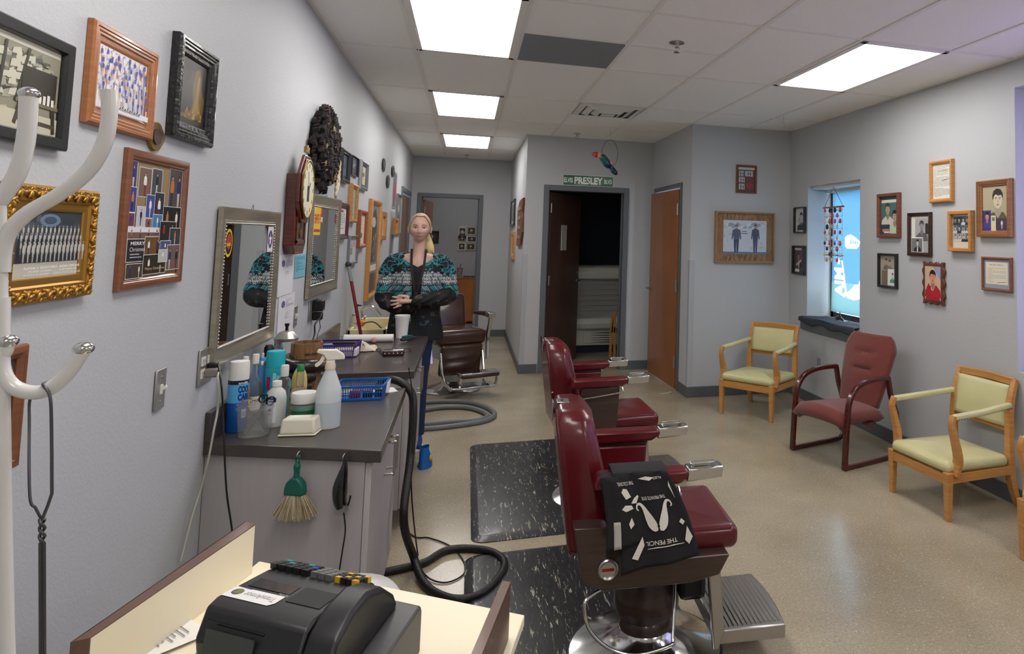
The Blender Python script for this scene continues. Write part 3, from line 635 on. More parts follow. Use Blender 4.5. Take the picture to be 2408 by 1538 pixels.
# ---- mirrors
M_mir = mat('mirror glass', (228, 232, 232), rough=.01, metal=1)
M_champ = wood('champagne frame', (150, 142, 122), (172, 164, 144), rough=.3, coat=.3, stretch=(2, 2, 30)); M_champ.node_tree.nodes['Principled BSDF'].inputs['Metallic'].default_value = .6
def mirror(quad, label, f, t=.016, yaw=1.3):
    loc, w, h, rz = place('L', quad, t); loc.x += .012; o = thing('wall_mirror', label, 'mirror', loc, rz-R(yaw))
    frame_geo(w, h, PF['scoop'](f, t)).build('frame', M_champ, o, smooth=30)
    q = MB(); a, b_ = w/2-f, h/2-f; n = int((a+b_)*4/.012)
    for i in range(n):
        s_ = i/n*4*(a+b_)
        p = (-a+s_, b_) if s_ < 2*a else (a, b_-(s_-2*a)) if s_ < 2*a+2*b_ else (a-(s_-2*a-2*b_), -b_) if s_ < 4*a+2*b_ else (-a, -b_+(s_-4*a-2*b_))
        q.ell((p[0], -t*.5, p[1]), .004, 6, 4)
    q.build('bead_trim', M_steel, o, smooth=60)
    q = MB(); q.bx(-w/2+f*.5, w/2-f*.5, -t*.3, -.002, -h/2+f*.5, h/2-f*.5); q.build('glass', M_mir, o)
    q = MB(); q.tube([(-.012, -.002, h/2+.002), (0, -.004, h/2+.02), (.012, -.002, h/2+.002)], .0015, 5); q.build('hanger', M_steel, o)
    return o, w, h
def sticker(par, u, v, w, h, shape, col, draw=None):
    a = Art(w, h, col) if shape == 'r' else Art.__new__(Art)
    if shape != 'r': MB.__init__(a); a.w = w; a.h = h; a.k = 0; a.ell_(.5, .5, .5, .5, col, 28)
    if draw: draw(a)
    return a.build('sticker', ART(), par, recalc=False, loc=(u, -.0062, v))
mo, mw, mh = mirror([(512, 487), (643, 497), (637, 798), (508, 852)], 'near champagne framed mirror above the front counter, with two round stickers', .055)
def s1(a): a.ell_(.5, .5, .42, .4, (40, 30, 24), 24); a.ell_(.5, .55, .3, .28, (200, 60, 30), 18); a.txt('BARBER', .5, .45, .6, .12, (240, 200, 60), .02)
s_ = sticker(mo, -mw/2+.098, mh/2-.125, .07, .1, 'e', (235, 196, 40), s1); s_['label'] = 'yellow oval sticker'
def s2(a): a.rect(.1, .3, .9, .7, (170, 30, 40)); a.ell_(.5, .5, .36, .36, (40, 50, 110), 20); a.poly([(.5, .78), (.58, .58), (.78, .58), (.62, .45), (.68, .25), (.5, .37), (.32, .25), (.38, .45), (.22, .58), (.42, .58)], (240, 240, 240))
s_ = sticker(mo, mw/2-.1, mh/2-.115, .075, .105, 'r', (226, 226, 226), s2); s_['label'] = 'white sticker with a starred red and blue roundel'
mo2, mw2, mh2 = mirror([(738, 455), (795, 472), (784, 682), (721, 700)], 'second champagne framed mirror further along, with a yellow corner sticker', .062)
def s3(a): a.txt('SEMPER FI', .5, .56, .9, .34, (190, 40, 34), .03); a.rect(.05, .1, .95, .2, (190, 40, 34))
sticker(mo2, -mw2/2+.15, mh2/2-.14, .16, .16, 'r', (236, 196, 50), s3)['label'] = 'yellow sticker reading SEMPER FI'
sticker(mo2, -mw2/2+.255, mh2/2-.11, .05, .09, 'r', (170, 40, 44), lambda a: a.rect(.1, .1, .9, .4, (220, 220, 220)))
sticker(mo2, mw2/2-.1, mh2/2-.12, .045, .06, 'e', (170, 70, 90))
# wall clock with pendulum case
loc, cw, ch, rz = place('L', [(672, 368), (736, 600)], .06); loc = Vector((XL+.001, 3.67, 1.675)); o = thing('pendulum_clock', 'mahogany octagon wall clock with pendulum case, hung between the mirrors', 'clock', loc, rz); o.scale = (.74, .45, .84)
Mc = wood('clock mahogany', (78, 30, 18), (100, 42, 24), rough=.22, coat=.6)
q = MB(); q.bx(-.16, .16, -.1, 0, -.26, .14); q.build('case', Mc, o, bevel=.005)
q = MB(); q.prism([(-.16, -.26), (.16, -.26), (.11, -.31), (-.11, -.31)], -.1, 0); q.build('base', Mc, o, bevel=.004)
def octo(r, rx=1): return [(r*rx*math.cos(math.pi/8+i*math.pi/4), .06+r*math.sin(math.pi/8+i*math.pi/4)) for i in range(8)]
q = MB(); q.prism(octo(.21), -.135, -.1); q.prism(octo(.185), -.15, -.135); q.build('bezel', Mc, o, bevel=.006)
q = MB(); q.prism([(x*.05, .27+z*.03) for x, z in ((-1, 0), (1, 0), (.8, .5), (.9, 1.2), (.4, 1.0), (0, 1.6), (-.4, 1.0), (-.9, 1.2), (-.8, .5))], -.13, -.1); q.build('crest', M_brass, o, bevel=.003)
ring = MB(); ring.tube([(.165*math.cos(a*math.pi/20), -.152, .06+.165*math.sin(a*math.pi/20)) for a in range(40)], .008, 8, closed=True); ring.build('ring', M_brass, o, smooth=60)
q = MB(); q.c((226, 222, 190)); q.prism([(.16*math.cos(a*math.pi/20), .06+.16*math.sin(a*math.pi/20)) for a in range(40)], -.152, -.15)
q.c((60, 66, 60)); q.prism([(-.03, -.01), (.03, -.01), (.03, .08), (-.03, .08)], -.1535, -.152)
for i in range(12):
    a = i*math.pi/6; x, z = .135*math.sin(a), .06+.135*math.cos(a); q.c((40, 38, 34)); q.bx(x-.004, x+.004, -.1545, -.152, z-.012, z+.012)
q.build('dial', PAINT(), o)
q = MB(); q.bar((0, -.156, .06), (.05, -.156, .1), .006, .002, up=(0, 1, 0)); q.bar((0, -.157, .06), (-.03, -.157, .16), .005, .002, up=(0, 1, 0)); q.build('hand', M_black, o)
q = MB(); fr = [(-.11, -.24), (.11, -.24), (.11, -.12), (-.11, -.12)]
for (a, b_, c_, d_) in ((-.12, -.095, -.25, -.1), (.095, .12, -.25, -.1), (-.12, .12, -.255, -.23)): q.bx(a, b_, -.112, -.1, c_, d_)
q.build('door_frame', Mc, o, bevel=.002)
q = MB(); q.bx(-.095, .095, -.103, -.1, -.23, -.1); q.build('glass', mat('dark glass', (30, 20, 16), rough=.08, coat=.5), o)
q = MB(); q.lathe([(0, 0), (.03, .002), (.03, .006), (0, .009)], 20, Matrix.Translation((0, -.103, -.19)) @ Matrix.Rotation(R(90), 4, 'X')); q.bx(-.003, .003, -.108, -.104, -.19, -.08); q.build('pendulum', M_brass, o, smooth=40)
# ribbon wreath on the wall
loc = un(770, 344, 'x', XL+.1); o = thing('ribbon_wreath', 'large shaggy oval wreath of dark brown gathered ribbon high on the left wall', 'wreath', (XL+.001, 4.2, 1.985), R(90))
q = MB(); hw, hh = .29, .225
for k in range(30):
    a0 = 2*math.pi*k/30
q.lathe([(0, 0), (1, 0), (1.0, .01), (.7, .02), (0, .03)], 28, Matrix.Rotation(R(90), 4, 'X') @ Matrix.Diagonal((hw*.9, hh*.93, 1, 1))); q.build('backing', mat('black felt', (14, 12, 12), rough=.9), o)
cols = [(44, 32, 34), (58, 44, 44), (30, 24, 26), (76, 52, 46), (40, 32, 36), (34, 26, 30)]
q = MB(); random.seed(11)
for k in range(340):
    a = random.uniform(0, 2*math.pi); r = math.sqrt(random.uniform(.0, 1)); x, z = hw*r*math.cos(a), hh*r*math.sin(a); y = -.025-.03*math.sqrt(max(0, 1-r*r))-random.uniform(0, .012)
    if r > .9: y = -random.uniform(.01, .03)
    q.c(random.choice(cols) if random.random() > .06 else (186, 170, 140)); th = random.uniform(-.6, .6)+(0 if random.random() < .7 else 1.5); pts = []; n = 16; L_ = random.uniform(.045, .085)
    for i in range(n+1):
        s2_ = i/n-.5; xx = s2_*L_; zz = math.sin(i*1.55+k)*.011; pts.append(Vector((x+xx*math.cos(th)-zz*math.sin(th), y, z+xx*math.sin(th)+zz*math.cos(th))))
    for A, B in zip(pts, pts[1:]):
        dp = Vector((0, -.02-.006*math.sin(k), .004)); q.f([q.v(A), q.v(B), q.v(B+dp), q.v(A+dp)])
q.build('ribbon_ruffles', mat('ribbon cloth', 'attr', rough=.6, sheen=.2), o, solid=.0015)
q = MB(); q.c((206, 190, 158))
for k in range(5): q.tube([(hw*.78+random.uniform(-.02, .02), -.06, -.02-k*.03), (hw*.85, -.07, -.06-k*.03), (hw*.76, -.06, -.1-k*.035), (hw*.82, -.06, -.14-k*.03)], .008, 6, smooth=4)
q.build('cream_ribbon', CLOTH(), o, smooth=60)['label'] = 'cream ribbon strands'
# small hooks between mirror and clock
loc = un(651, 533, 'x', XL+.01); o = thing('wall_hook', 'small clear adhesive hook on the wall between the near mirror and the clock', 'hook', (XL+.001, loc.y, loc.z), R(90))
q = MB(); q.bx(-.01, .01, -.004, 0, -.022, .022); q.tube([(0, -.004, .0), (0, -.012, -.012), (0, -.02, -.008), (0, -.022, .002)], .003, smooth=3); q.build('hook_body', M_white, o, smooth=50)
# hanging papers
def cert(a):
    a.rect(.03, .03, .97, .97, (214, 214, 224)); a.rect(.05, .045, .95, .955, (236, 236, 240)); a.ell_(.27, .8, .1, .08, (90, 84, 150)); a.ell_(.27, .8, .05, .045, (200, 200, 225)); a.txt('STATE', .62, .9, .3, .02, (70, 70, 76)); a.lines(.42, .88, .68, .87, 6, (120, 120, 130)); a.lines(.4, .62, .42, .6, 4, (140, 140, 146), .25); a.lines(.08, .4, .14, .2, 2, (120, 120, 140)); a.line(.6, .12, .9, .12, .001, (100, 100, 100))
def sheet(wall, quad, label, art, n=1, t=.004, name='paper_sheet', curl=.006):
    loc, w, h, rz = place(wall, quad, t); o = thing(name, label, 'paper', loc, rz)
    a = Art(w, h, (232, 232, 236)); art(a)
    for v in a.bm.verts: v.co.y -= curl*(.5+.5*math.sin((v.co.z/h)*7+1))*(.3+.7*abs(v.co.z/h-.5)) + .002
    a.build('page', ART(), o, recalc=False); q = MB(); q.bx(-w/2, w/2, -.0015, 0, -h/2, h/2); q.build('back_sheet', mat('paper', (225, 225, 228), rough=.8), o)
    return o
sheet('L', [(655, 598), (691, 600), (689, 688), (655, 698)], 'white permit certificate with purple seal, upper of the two pinned below the clock', cert)
sheet('L', [(654, 699), (690, 690), (693, 775), (653, 799)], 'white permit certificate with purple seal, lower of the two pinned below the clock', cert)
sheet('L', [(693, 600), (719, 597), (718, 646), (694, 656)], 'light blue notice sheet tucked under the clock', lambda a: (a.rect(0, 0, 1, 1, (120, 190, 210)), a.lines(.1, .9, .1, .92, 12, (70, 130, 150), .3)))
# ---- left wall, far cluster
M_silver = mat('silver frame', (150, 152, 154), rough=.3, metal=.8); M_blk = mat('black frame', (28, 28, 32), rough=.35, coat=.3)
doc = lambda c=(90, 90, 92): (lambda a: (a.lines(.12, .88, .1, .8, 9, c, .25), a.rect(.3, .84, .7, .92, (150, 60, 50))))
picture('L', [(809, 348), (827, 358), (824, 432), (804, 427)], 'black and silver framed blue picture just behind the wreath', M_blk, .03, .03, 'round', art=lambda a: (a.rect(.1, .1, .9, .9, (60, 80, 100)), a.rect(.1, .1, .9, .4, (90, 110, 120))), bg=(40, 48, 60))
picture('L', [(828, 364), (843, 373), (842, 417), (827, 411)], 'dark engraved plaque with a silver figure', M_blk, .004, .012, 'flat', cat='plaque', name='wall_plaque', art=lambda a: (a.poly([(.3, .45), (.5, .9), (.6, .65), (.85, .7), (.6, .5), (.7, .35)], (150, 152, 156)), a.lines(.15, .85, .1, .3, 3, (130, 132, 136))), bg=(28, 30, 34))
picture('L', [(853, 376), (868, 384), (866, 449), (850, 446)], 'silver framed certificate right of the dark plaque', M_silver, .03, .025, 'round', art=lambda a: (a.rect(.15, .08, .85, .92, (214, 210, 170)), a.lines(.25, .75, .2, .8, 6), a.ell_(.5, .55, .2, .08, (90, 88, 70))), bg=(70, 76, 80))
picture('L', [(831, 429), (845, 437), (841, 525), (827, 522)], 'oak framed pale green document above the maroon framed one', M_honey, .03, .03, 'round', art=lambda a: (a.rect(0, 0, 1, 1, (150, 196, 180)), a.lines(.1, .9, .1, .9, 12, (90, 130, 130), .3)))
picture('L', [(796, 476), (822, 477), (820, 562), (795, 563)], 'maroon framed certificate with a red heading', mat('maroon frame', (84, 20, 30), rough=.3, coat=.4), .035, .025, 'step', art=doc())
picture('L', [(823, 553), (842, 555), (840, 620), (821, 623)], 'thin silver framed notice above the red broom handle', M_silver, .018, .015, 'flat', art=lambda a: (a.rect(.1, .04, .9, .96, (216, 218, 220)), a.rect(.15, .3, .5, .6, (150, 156, 120)), a.lines(.2, .9, .62, .92, 8, (100, 100, 104))), bg=(180, 184, 188))
picture('L', [(849, 493), (865, 496), (863, 582), (847, 584)], 'brown framed narrow certificate with a small seal', wood('red oak', (140, 72, 40), (160, 90, 54)), .035, .03, 'round', art=lambda a: (a.lines(.15, .85, .5, .9, 6, (150, 150, 140), .2), a.ell_(.5, .28, .2, .1, (120, 100, 70))), bg=(226, 220, 204))
def a_tall(a):
    a.rect(0, 0, 1, 1, (120, 124, 126)); a.poly([(.2, .35), (.2, .7), (.3, .9), (.6, .96), (.8, .85), (.9, .6), (.85, .35)], (62, 64, 66)); a.ell_(.45, .8, .22, .06, (190, 188, 184)); a.rect(.1, .25, .95, .32, (226, 226, 222)); a.rect(.15, .02, .95, .22, (80, 84, 84)); grain(a, 14, [(90, 92, 94), (160, 162, 162)], .1, .35, .9, .75, .1)
picture('L', [(875, 466), (898, 474), (891, 692), (868, 705)], 'tallest narrow oak framed black-and-white photo, left of the woman', M_honey, .04, .035, 'round', art=a_tall)
picture('L', [(899, 498), (909, 498), (908, 563), (897, 566)], 'small oak frame half hidden behind the tall one', M_honey, .05, .03, 'flat', art=lambda a: a.rect(.1, .1, .9, .9, (200, 196, 186)))
picture('L', [(917, 497), (926, 497), (927, 603), (916, 608)], 'unframed grey and violet poster beside the woman', M_white, 0, .006, art=lambda a: (a.rect(0, 0, 1, 1, (166, 168, 176)), a.poly([(.2, .1), (.1, .6), (.3, .95), (.5, .6), (.8, .9), (.9, .5), (.7, .1)], (108, 108, 120)), a.rect(.4, .2, .5, .7, (150, 120, 150)), a.rect(.1, .05, .3, .2, (130, 90, 120))), bg=(176, 178, 184), name='poster', cat='poster')
picture('L', [(925, 404), (933, 404), (932, 491), (924, 491)], 'narrow violet and red poster below the oval plaques', M_white, 0, .006, art=lambda a: (a.rect(.1, .05, .9, .95, (120, 100, 120)), a.ell_(.5, .5, .3, .3, (170, 60, 80)), a.rect(.2, .7, .8, .9, (110, 120, 130))), bg=(150, 152, 160), name='poster', cat='poster')
picture('L', [(935, 457), (945, 457), (943, 550), (933, 552)], 'pale framed photo next to the hall door', M_silver, .02, .02, 'flat', art=lambda a: (a.rect(0, 0, 1, 1, (110, 114, 112)), a.rect(.2, .1, .8, .5, (80, 84, 84)), a.ell_(.5, .66, .2, .1, (180, 180, 176))))
picture('L', [(930, 514), (937, 512), (936, 551), (929, 553)], 'tiny orange framed photo at the lower corner of the pale one', M_honey, .03, .04, 'flat', art=lambda a: a.rect(.1, .1, .9, .9, (60, 56, 60)))
for lb, q4 in (('oval black plaque, leftmost of the three high on the far left wall', (898, 368, 903, 408)), ('oval black plaque, lowest of the three high on the far left wall', (908, 408, 913, 446)), ('oval black plaque, rightmost of the three high on the far left wall', (920, 386, 925, 420))):
    p = un((q4[0]+q4[2])/2, (q4[1]+q4[3])/2, 'x', XL); a_ = un(q4[0], q4[1], 'x', XL); b_ = un(q4[2], q4[3], 'x', XL)
    o = thing('oval_plaque', lb, 'plaque', (XL+.001, p.y, p.z), R(90), 'oval plaques'); hw, hh = abs(b_.y-a_.y)/2*.9, abs(a_.z-b_.z)/2*.93
    q = MB(); q.prism([(hw*math.cos(t_), hh*math.sin(t_)) for t_ in [2*math.pi*i/24 for i in range(24)]], -.012, 0); q.build('plate', M_blk, o, bevel=.002)
    q = MB(); q.prism([(hw*.3*math.cos(t_), hh*.5*math.sin(t_)) for t_ in [2*math.pi*i/12 for i in range(12)]], -.014, -.012); q.build('emblem', M_silver, o)
# ---- hall right wall
picture('H', [(1200, 474), (1209, 468), (1209, 528), (1201, 533)], 'black framed picture on the hall side wall', M_blk, .03, .02, 'flat', art=lambda a: a.rect(.1, .1, .9, .9, (130, 136, 138)))
picture('H', [(1201, 548), (1209, 542), (1208, 606), (1202, 614)], 'small orange framed picture below the black one in the hall', M_honey, .05, .02, 'flat', art=lambda a: a.rect(.1, .1, .9, .9, (150, 90, 50)))
loc, w_, h_, rz = place('H', [(1215, 472), (1228, 467), (1225, 575), (1214, 584)], .03); o = thing('wooden_plaque', 'carved brown wooden plaque on the hall side wall near the corner', 'plaque', loc, rz)
q = MB(); q.prism([(x*w_, z*h_) for x, z in ((-.5, -.5), (.3, -.46), (.5, -.2), (.42, .2), (.5, .5), (-.1, .48), (-.5, .3), (-.4, -.1))], -.025, 0); q.build('board', M_brown, o, bevel=.003)
q = MB(); [q.bx(-w_*.3, w_*.3, -.032, -.025, z*h_-.02, z*h_+.02) for z in (-.3, -.1, .1, .3)]; q.build('carving', mat('pink brown paint', (150, 110, 100)), o)
# ---- far room
picture('F', [(1003, 543), (1032, 543), (1032, 572), (1003, 572)], 'dark framed family photo in the far room behind the woman', M_dark, .03, .02, 'flat', art=lambda a: (a.rect(0, 0, 1, 1, (70, 60, 58)), a.man(.4, .05, .8, (230, 226, 222), (180, 170, 170)), a.man(.7, .05, .7, (60, 90, 80), (40, 50, 60))))
loc, w_, h_, rz = place('F', [(1079, 532), (1132, 590)], .02); o = thing('collage_frame', 'white multi-photo collage frame on the far room wall', 'picture', loc, rz)
q = MB(); cells = [(-.5, .5, -.18, -.02, .22, 1), (-.16, .5, .24, .14, .2, 2), (-.5, .12, -.18, -.14, .2, 0), (-.16, .12, .3, -.16, .2, 1), (-.5, -.16, -.18, -.5, .2, 1), (-.16, -.18, .24, -.48, .2, 2), (.26, .46, .5, .16, 0, 1), (.32, .12, .5, -.16, 0, 2), (.26, -.2, .5, -.5, 0, 1)]
for (x0, z1, x1, z0, _, k) in cells:
    q = MB(); q.bx(x0*w_, x1*w_, -.02, 0, z0*h_, z1*h_); q.build('frame', M_white if k == 1 else mat('cream frame', (196, 186, 160)), o, bevel=.002)
    a = Art((x1-x0)*w_*.74, (z1-z0)*h_*.7, (60, 56, 58)); a.man(.5, .0, .85, (200, 190, 186), (90, 80, 80), wide=1.6, legs=False); a.build('print', ART(), o, recalc=False, loc=((x0+x1)/2*w_, -.021, (z0+z1)/2*h_))
# ---- street sign above the doorway
loc, w_, h_, rz = place('D', [(1323, 411), (1443, 414), (1443, 439), (1324, 437)], .01); o = thing('street_sign', 'green street name sign with white letters above the dark doorway', 'sign', loc, rz)
q = MB(); q.bx(-w_/2, w_/2, -.004, 0, -h_/2, h_/2); q.build('plate', M_white, o, bevel=.0015)
a = Art(w_-.012, h_-.012, (28, 104, 72)); a.txt('ELVIS', .1, .5, .175, .5, (235, 238, 235), .03); a.txt('PRESLEY', .505, .5, .57, .72, (238, 240, 238), .035); a.txt('BLVD', .9, .48, .16, .44, (235, 238, 235), .03); a.build('lettering', ART(), o, recalc=False, loc=(0, -.0046, 0))
# ---- picture nook
M_barn = wood('rustic barn wood', (100, 72, 50), (172, 138, 102), rough=.75, coat=0, stretch=(20, 3, 6))
def a_sold(a):
    a.rect(0, 0, 1, 1, (196, 204, 214)); a.rect(0, 0, 1, .07, (110, 120, 140)); grain(a, 14, [(180, 190, 204), (206, 212, 218), (150, 160, 176)], 0, .75, 1, 1, .16); grain(a, 10, [(176, 184, 196)], 0, .1, 1, .7, .12)
    a.man(.3, .05, .82, (88, 98, 120), (64, 74, 100), (180, 150, 150), (84, 90, 110), 1.15); a.man(.74, .05, .84, (78, 84, 104), (74, 84, 108), (170, 140, 140), (50, 60, 70), 1.0); a.rect(.4, .6, .56, .62, (90, 90, 110)); a.rect(.42, .66, .54, .68, (90, 90, 110))
loc, w_, h_, rz = place('N', [(1684, 497), (1824, 500), (1820, 619), (1683, 617)], .05); o = thing('rustic_frame', 'rustic barn wood frame with corner braces around a photo of two soldiers', 'picture', loc, rz)
frame_geo(w_, h_, [(0, 0), (0, .05), (.018, .05), (.018, .02)]).build('outer_frame', wood('light edge wood', (140, 106, 70), (160, 124, 84)), o)
q = MB(); f_ = .09
q.bx(-w_/2+.018, w_/2-.018, -.028, -.012, -h_/2+.018, -h_/2+f_); q.bx(-w_/2+.018, w_/2-.018, -.028, -.012, h_/2-f_, h_/2-.018); q.build('rail', M_barn, o)
q = MB(); q.bx(-w_/2+.018, -w_/2+f_, -.027, -.012, -h_/2+f_, h_/2-f_); q.bx(w_/2-f_, w_/2-.018, -.027, -.012, -h_/2+f_, h_/2-f_); q.build('stile', wood('stile wood', (130, 96, 64), (150, 112, 78), stretch=(6, 3, 20)), o)
for sx_ in (-1, 1):
    for sz in (-1, 1):
        x, z = sx_*(w_/2-.02), sz*(h_/2-.02); q = MB()
        q.prism([(x-sx_*.02, z), (x-sx_*.065, z), (x, z-sz*.1), (x, z-sz*.055)], -.034, -.027); q.build('corner_brace', M_barn, o)
a = Art(w_-2*f_+.01, h_-2*f_+.01, (200, 206, 214)); a_sold(a); a.build('print', ART(), o, recalc=False, loc=(0, -.03, 0))
q = MB(); q.bx(-w_/2+.02, w_/2-.02, -.012, 0, -h_/2+.02, h_/2-.02); q.build('backing', M_dark, o)
def a_mul(a):
    a.rect(0, .9, 1, 1, (200, 200, 196)); T = [(.05, .62, .35, .85, 0), (.42, .62, .9, .85, 0), (.05, .36, .4, .58, 0), (.05, .06, .4, .3, 0)]
    for u0, v0, u1, v1, _ in T:
        a.rect(u0, v0, u1, v1, (176, 186, 190)); a.man((u0+u1)/2-.05, v0, (v1-v0)*.9, (80, 84, 90), (60, 64, 70), wide=.9); a.man((u0+u1)/2+.09, v0, (v1-v0)*.8, (60, 64, 70), (90, 94, 100), wide=.9)
    a.rect(.48, .44, .68, .56, (140, 44, 54)); a.rect(.72, .44, .92, .56, (140, 44, 54)); a.ell_(.7, .22, .2, .14, (150, 50, 64))
picture('N', [(1733, 386), (1781, 391), (1779, 456), (1731, 452)], 'small brown framed multi-photo display above the rustic frame', M_brown, .022, .02, 'flat', art=a_mul, bg=(92, 70, 66))
# ---- right wall
def a_singer(a): a.rect(0, 0, 1, 1, (196, 200, 198)); a.bust(.6, .62, .16, (186, 186, 182), (26, 26, 28), (52, 54, 58)); a.line(.3, .0, .38, .6, .006, (40, 40, 44)); a.ell_(.33, .35, .1, .06, (200, 200, 196))
picture('R', [(1866, 487), (1890, 487), (1890, 549), (1866, 547)], 'thin black framed portrait left of the window, upper of two', M_blk, .012, .03, 'flat', art=a_singer)
def a_dance(a): a.rect(0, 0, 1, 1, (72, 66, 72)); a.rect(.05, .88, .7, .96, (200, 200, 204)); a.bust(.45, .62, .12, (150, 130, 130), (26, 22, 26), (30, 30, 34), (180, 180, 184)); a.rect(.5, .5, .95, .85, (96, 60, 76)); a.rect(.1, .05, .5, .16, (220, 222, 220)); a.line(.2, .3, .7, .5, .012, (190, 180, 176))
picture('R', [(1863, 578), (1890, 577), (1889, 647), (1861, 644)], 'black framed dark magazine picture left of the window, lower of two', M_blk, .014, .03, 'flat', art=a_dance)
def a_hair(a):
    a.rect(0, 0, 1, 1, (52, 74, 76)); a.rect(.02, .04, .98, .92, (72, 108, 104)); a.rect(.05, .84, 1, .92, (214, 216, 206)); a.bust(.4, .66, .13, (176, 160, 140), (60, 56, 50), (206, 200, 188)); a.bust(.8, .46, .13, (178, 160, 140), (26, 30, 30), (190, 206, 176)); a.rect(0, 0, .52, .26, (36, 66, 84)); a.rect(.1, .06, .5, .14, (190, 130, 110)); a.rect(.2, .03, .5, .07, (220, 220, 220))
picture('R', [(2062, 457), (2113, 452), (2112, 559), (2062, 558)], 'reddish brown framed photo of a haircut with a small car snapshot', wood('red brown frame', (104, 56, 38), (126, 74, 50)), .026, .03, 'flat', art=a_hair)
def a_army(a):
    a.rect(0, 0, 1, 1, (222, 220, 212)); a.rect(.22, .0, 1, .95, (170, 170, 168)); a.bust(.6, .72, .12, (150, 150, 148), (70, 70, 72), (96, 96, 96)); a.rect(.8, .5, 1, .8, (50, 50, 52)); a.rect(0, 0, .68, .42, (236, 236, 232)); a.rect(.02, .01, .64, .39, (120, 120, 118)); a.bust(.36, .26, .07, (200, 196, 190), (20, 20, 20), (34, 34, 34), (214, 210, 204))
picture('R', [(2133, 501), (2186, 498), (2184, 603), (2132, 602)], 'dark framed black-and-white soldier photo with an inset portrait', M_dark, .028, .03, 'step', art=a_army)
def a_letter(a): a.rect(0, 0, 1, 1, (226, 224, 212)); a.lines(.03, .97, .1, .97, 24, (110, 110, 108), .28, .2); a.line(.3, .8, .8, .82, .0016, (60, 60, 60)); a.line(.5, .52, .95, .56, .0016, (80, 80, 80)); a.lines(.1, .5, .04, .1, 2)
picture('R', [(2183, 380), (2238, 373), (2235, 475), (2183, 477)], 'honey oak framed handwritten document, highest on the right wall', M_honey, .028, .03, 'round', art=a_letter)
def a_ten(a):
    a.rect(0, 0, 1, 1, (214, 206, 190)); a.rect(.04, .18, .97, .95, (104, 112, 118))
    for r in range(3):
        for k in range(4):
            u, v = .06+k*.23, .2+r*.25; a.rect(u, v, u+.2, v+.23, random.choice([G(60), G(170), G(120), (70, 90, 110)])); a.bust(u+.1, v+.14, .045, G(random.choice([150, 190])), G(30), G(random.choice([50, 200])))
picture('R', [(2229, 497), (2283, 494), (2282, 593), (2227, 590)], 'light oak framed grid of small black-and-white photos', M_honey, .025, .035, 'flat', art=a_ten)
def a_big(a):
    a.rect(0, 0, 1, 1, (176, 168, 138)); a.bust(.62, .68, .185, (206, 198, 170), (44, 40, 32), (92, 86, 70)); a.rect(0, 0, .34, .46, (60, 54, 120)); a.bust(.18, .32, .075, (206, 140, 120), (24, 20, 30), (70, 60, 140)); a.rect(.34, 0, .54, .34, (214, 206, 164)); a.rect(.38, .22, .5, .3, (110, 120, 104)); a.rect(.55, 0, 1, .27, (70, 56, 78)); a.man(.78, .04, .2, (214, 214, 220), (190, 190, 200))
picture('R', [(2296, 423), (2377, 421), (2370, 559), (2292, 556)], 'largest brown framed portrait with smaller photos tucked in, at the right', wood('tan frame', (138, 90, 54), (160, 110, 70)), .04, .035, 'step', art=a_big)
def a_two(a): a.rect(0, 0, 1, 1, (170, 160, 140)); a.bust(.38, .8, .08, (176, 168, 150), (60, 54, 44), (112, 104, 86)); a.bust(.6, .76, .08, (176, 168, 150), (60, 54, 44), (126, 118, 100)); a.rect(.1, .0, .45, .5, (120, 110, 92)); a.rect(.48, .02, 1, .56, (230, 234, 228)); a.bust(.78, .34, .07, (210, 220, 206), (80, 90, 84), (90, 150, 120))
picture('R', [(2064, 596), (2107, 596), (2106, 678), (2063, 676)], 'small black framed photo of two people with a pale inset card', M_blk, .018, .025, 'flat', art=a_two)
def a_cert(a): a.rect(0, 0, 1, 1, (150, 158, 176)); a.rect(.06, .14, .92, .92, (222, 218, 198)); a.txt('Marriage Certificate', .48, .82, .5, .05, (120, 70, 70), .01); a.lines(.12, .86, .2, .72, 11, (130, 126, 118), .2); a.line(.5, .2, .86, .24, .0012, (50, 50, 60))
picture('R', [(2308, 603), (2378, 606), (2375, 687), (2305, 683)], 'thin brown framed cream certificate at the lower right', wood('thin brown frame', (118, 70, 50), (138, 86, 62)), .018, .02, 'round', art=a_cert)
loc, w_, h_, rz = place('R', [(2170, 619), (2219, 617), (2219, 714), (2169, 714)], .02); o = thing('wood_slab_plaque', 'scalloped edge wooden plaque with portrait of a dark-haired man in a red jacket', 'plaque', loc, rz)
pts = []; n = 96
for i in range(n):
    t_ = 4*i/n; sd = int(t_); k = t_-sd; c_ = [(-1+2*k, -1), (1, -1+2*k), (1-2*k, 1), (-1, 1-2*k)][sd]; wv = .008*math.sin(i*2*math.pi/n*(14)); pts.append(((c_[0])*w_/2*1.0+(c_[0])*wv, c_[1]*h_/2+c_[1]*wv))
q = MB(); q.prism(pts, -.02, 0); q.build('slab', wood('burnt edge wood', (86, 48, 32), (112, 66, 44)), o, bevel=.004)
a = Art(w_*.74, h_*.82, (206, 176, 150)); a.poly([(.5, 1), (1, 1), (1, .6)], (150, 160, 190)); a.bust(.5, .66, .17, (214, 150, 124), (30, 24, 34), (176, 30, 48), (226, 190, 190)); a.poly([(.25, .5), (.1, .35), (.05, 0), (.95, 0), (.95, .3), (.7, .46), (.52, .26), (.4, .3)], (178, 32, 50)); a.rect(.55, .06, .85, .075, (70, 20, 30)); a.build('print', ART(), o, recalc=False, loc=(0, -.0205, 0))
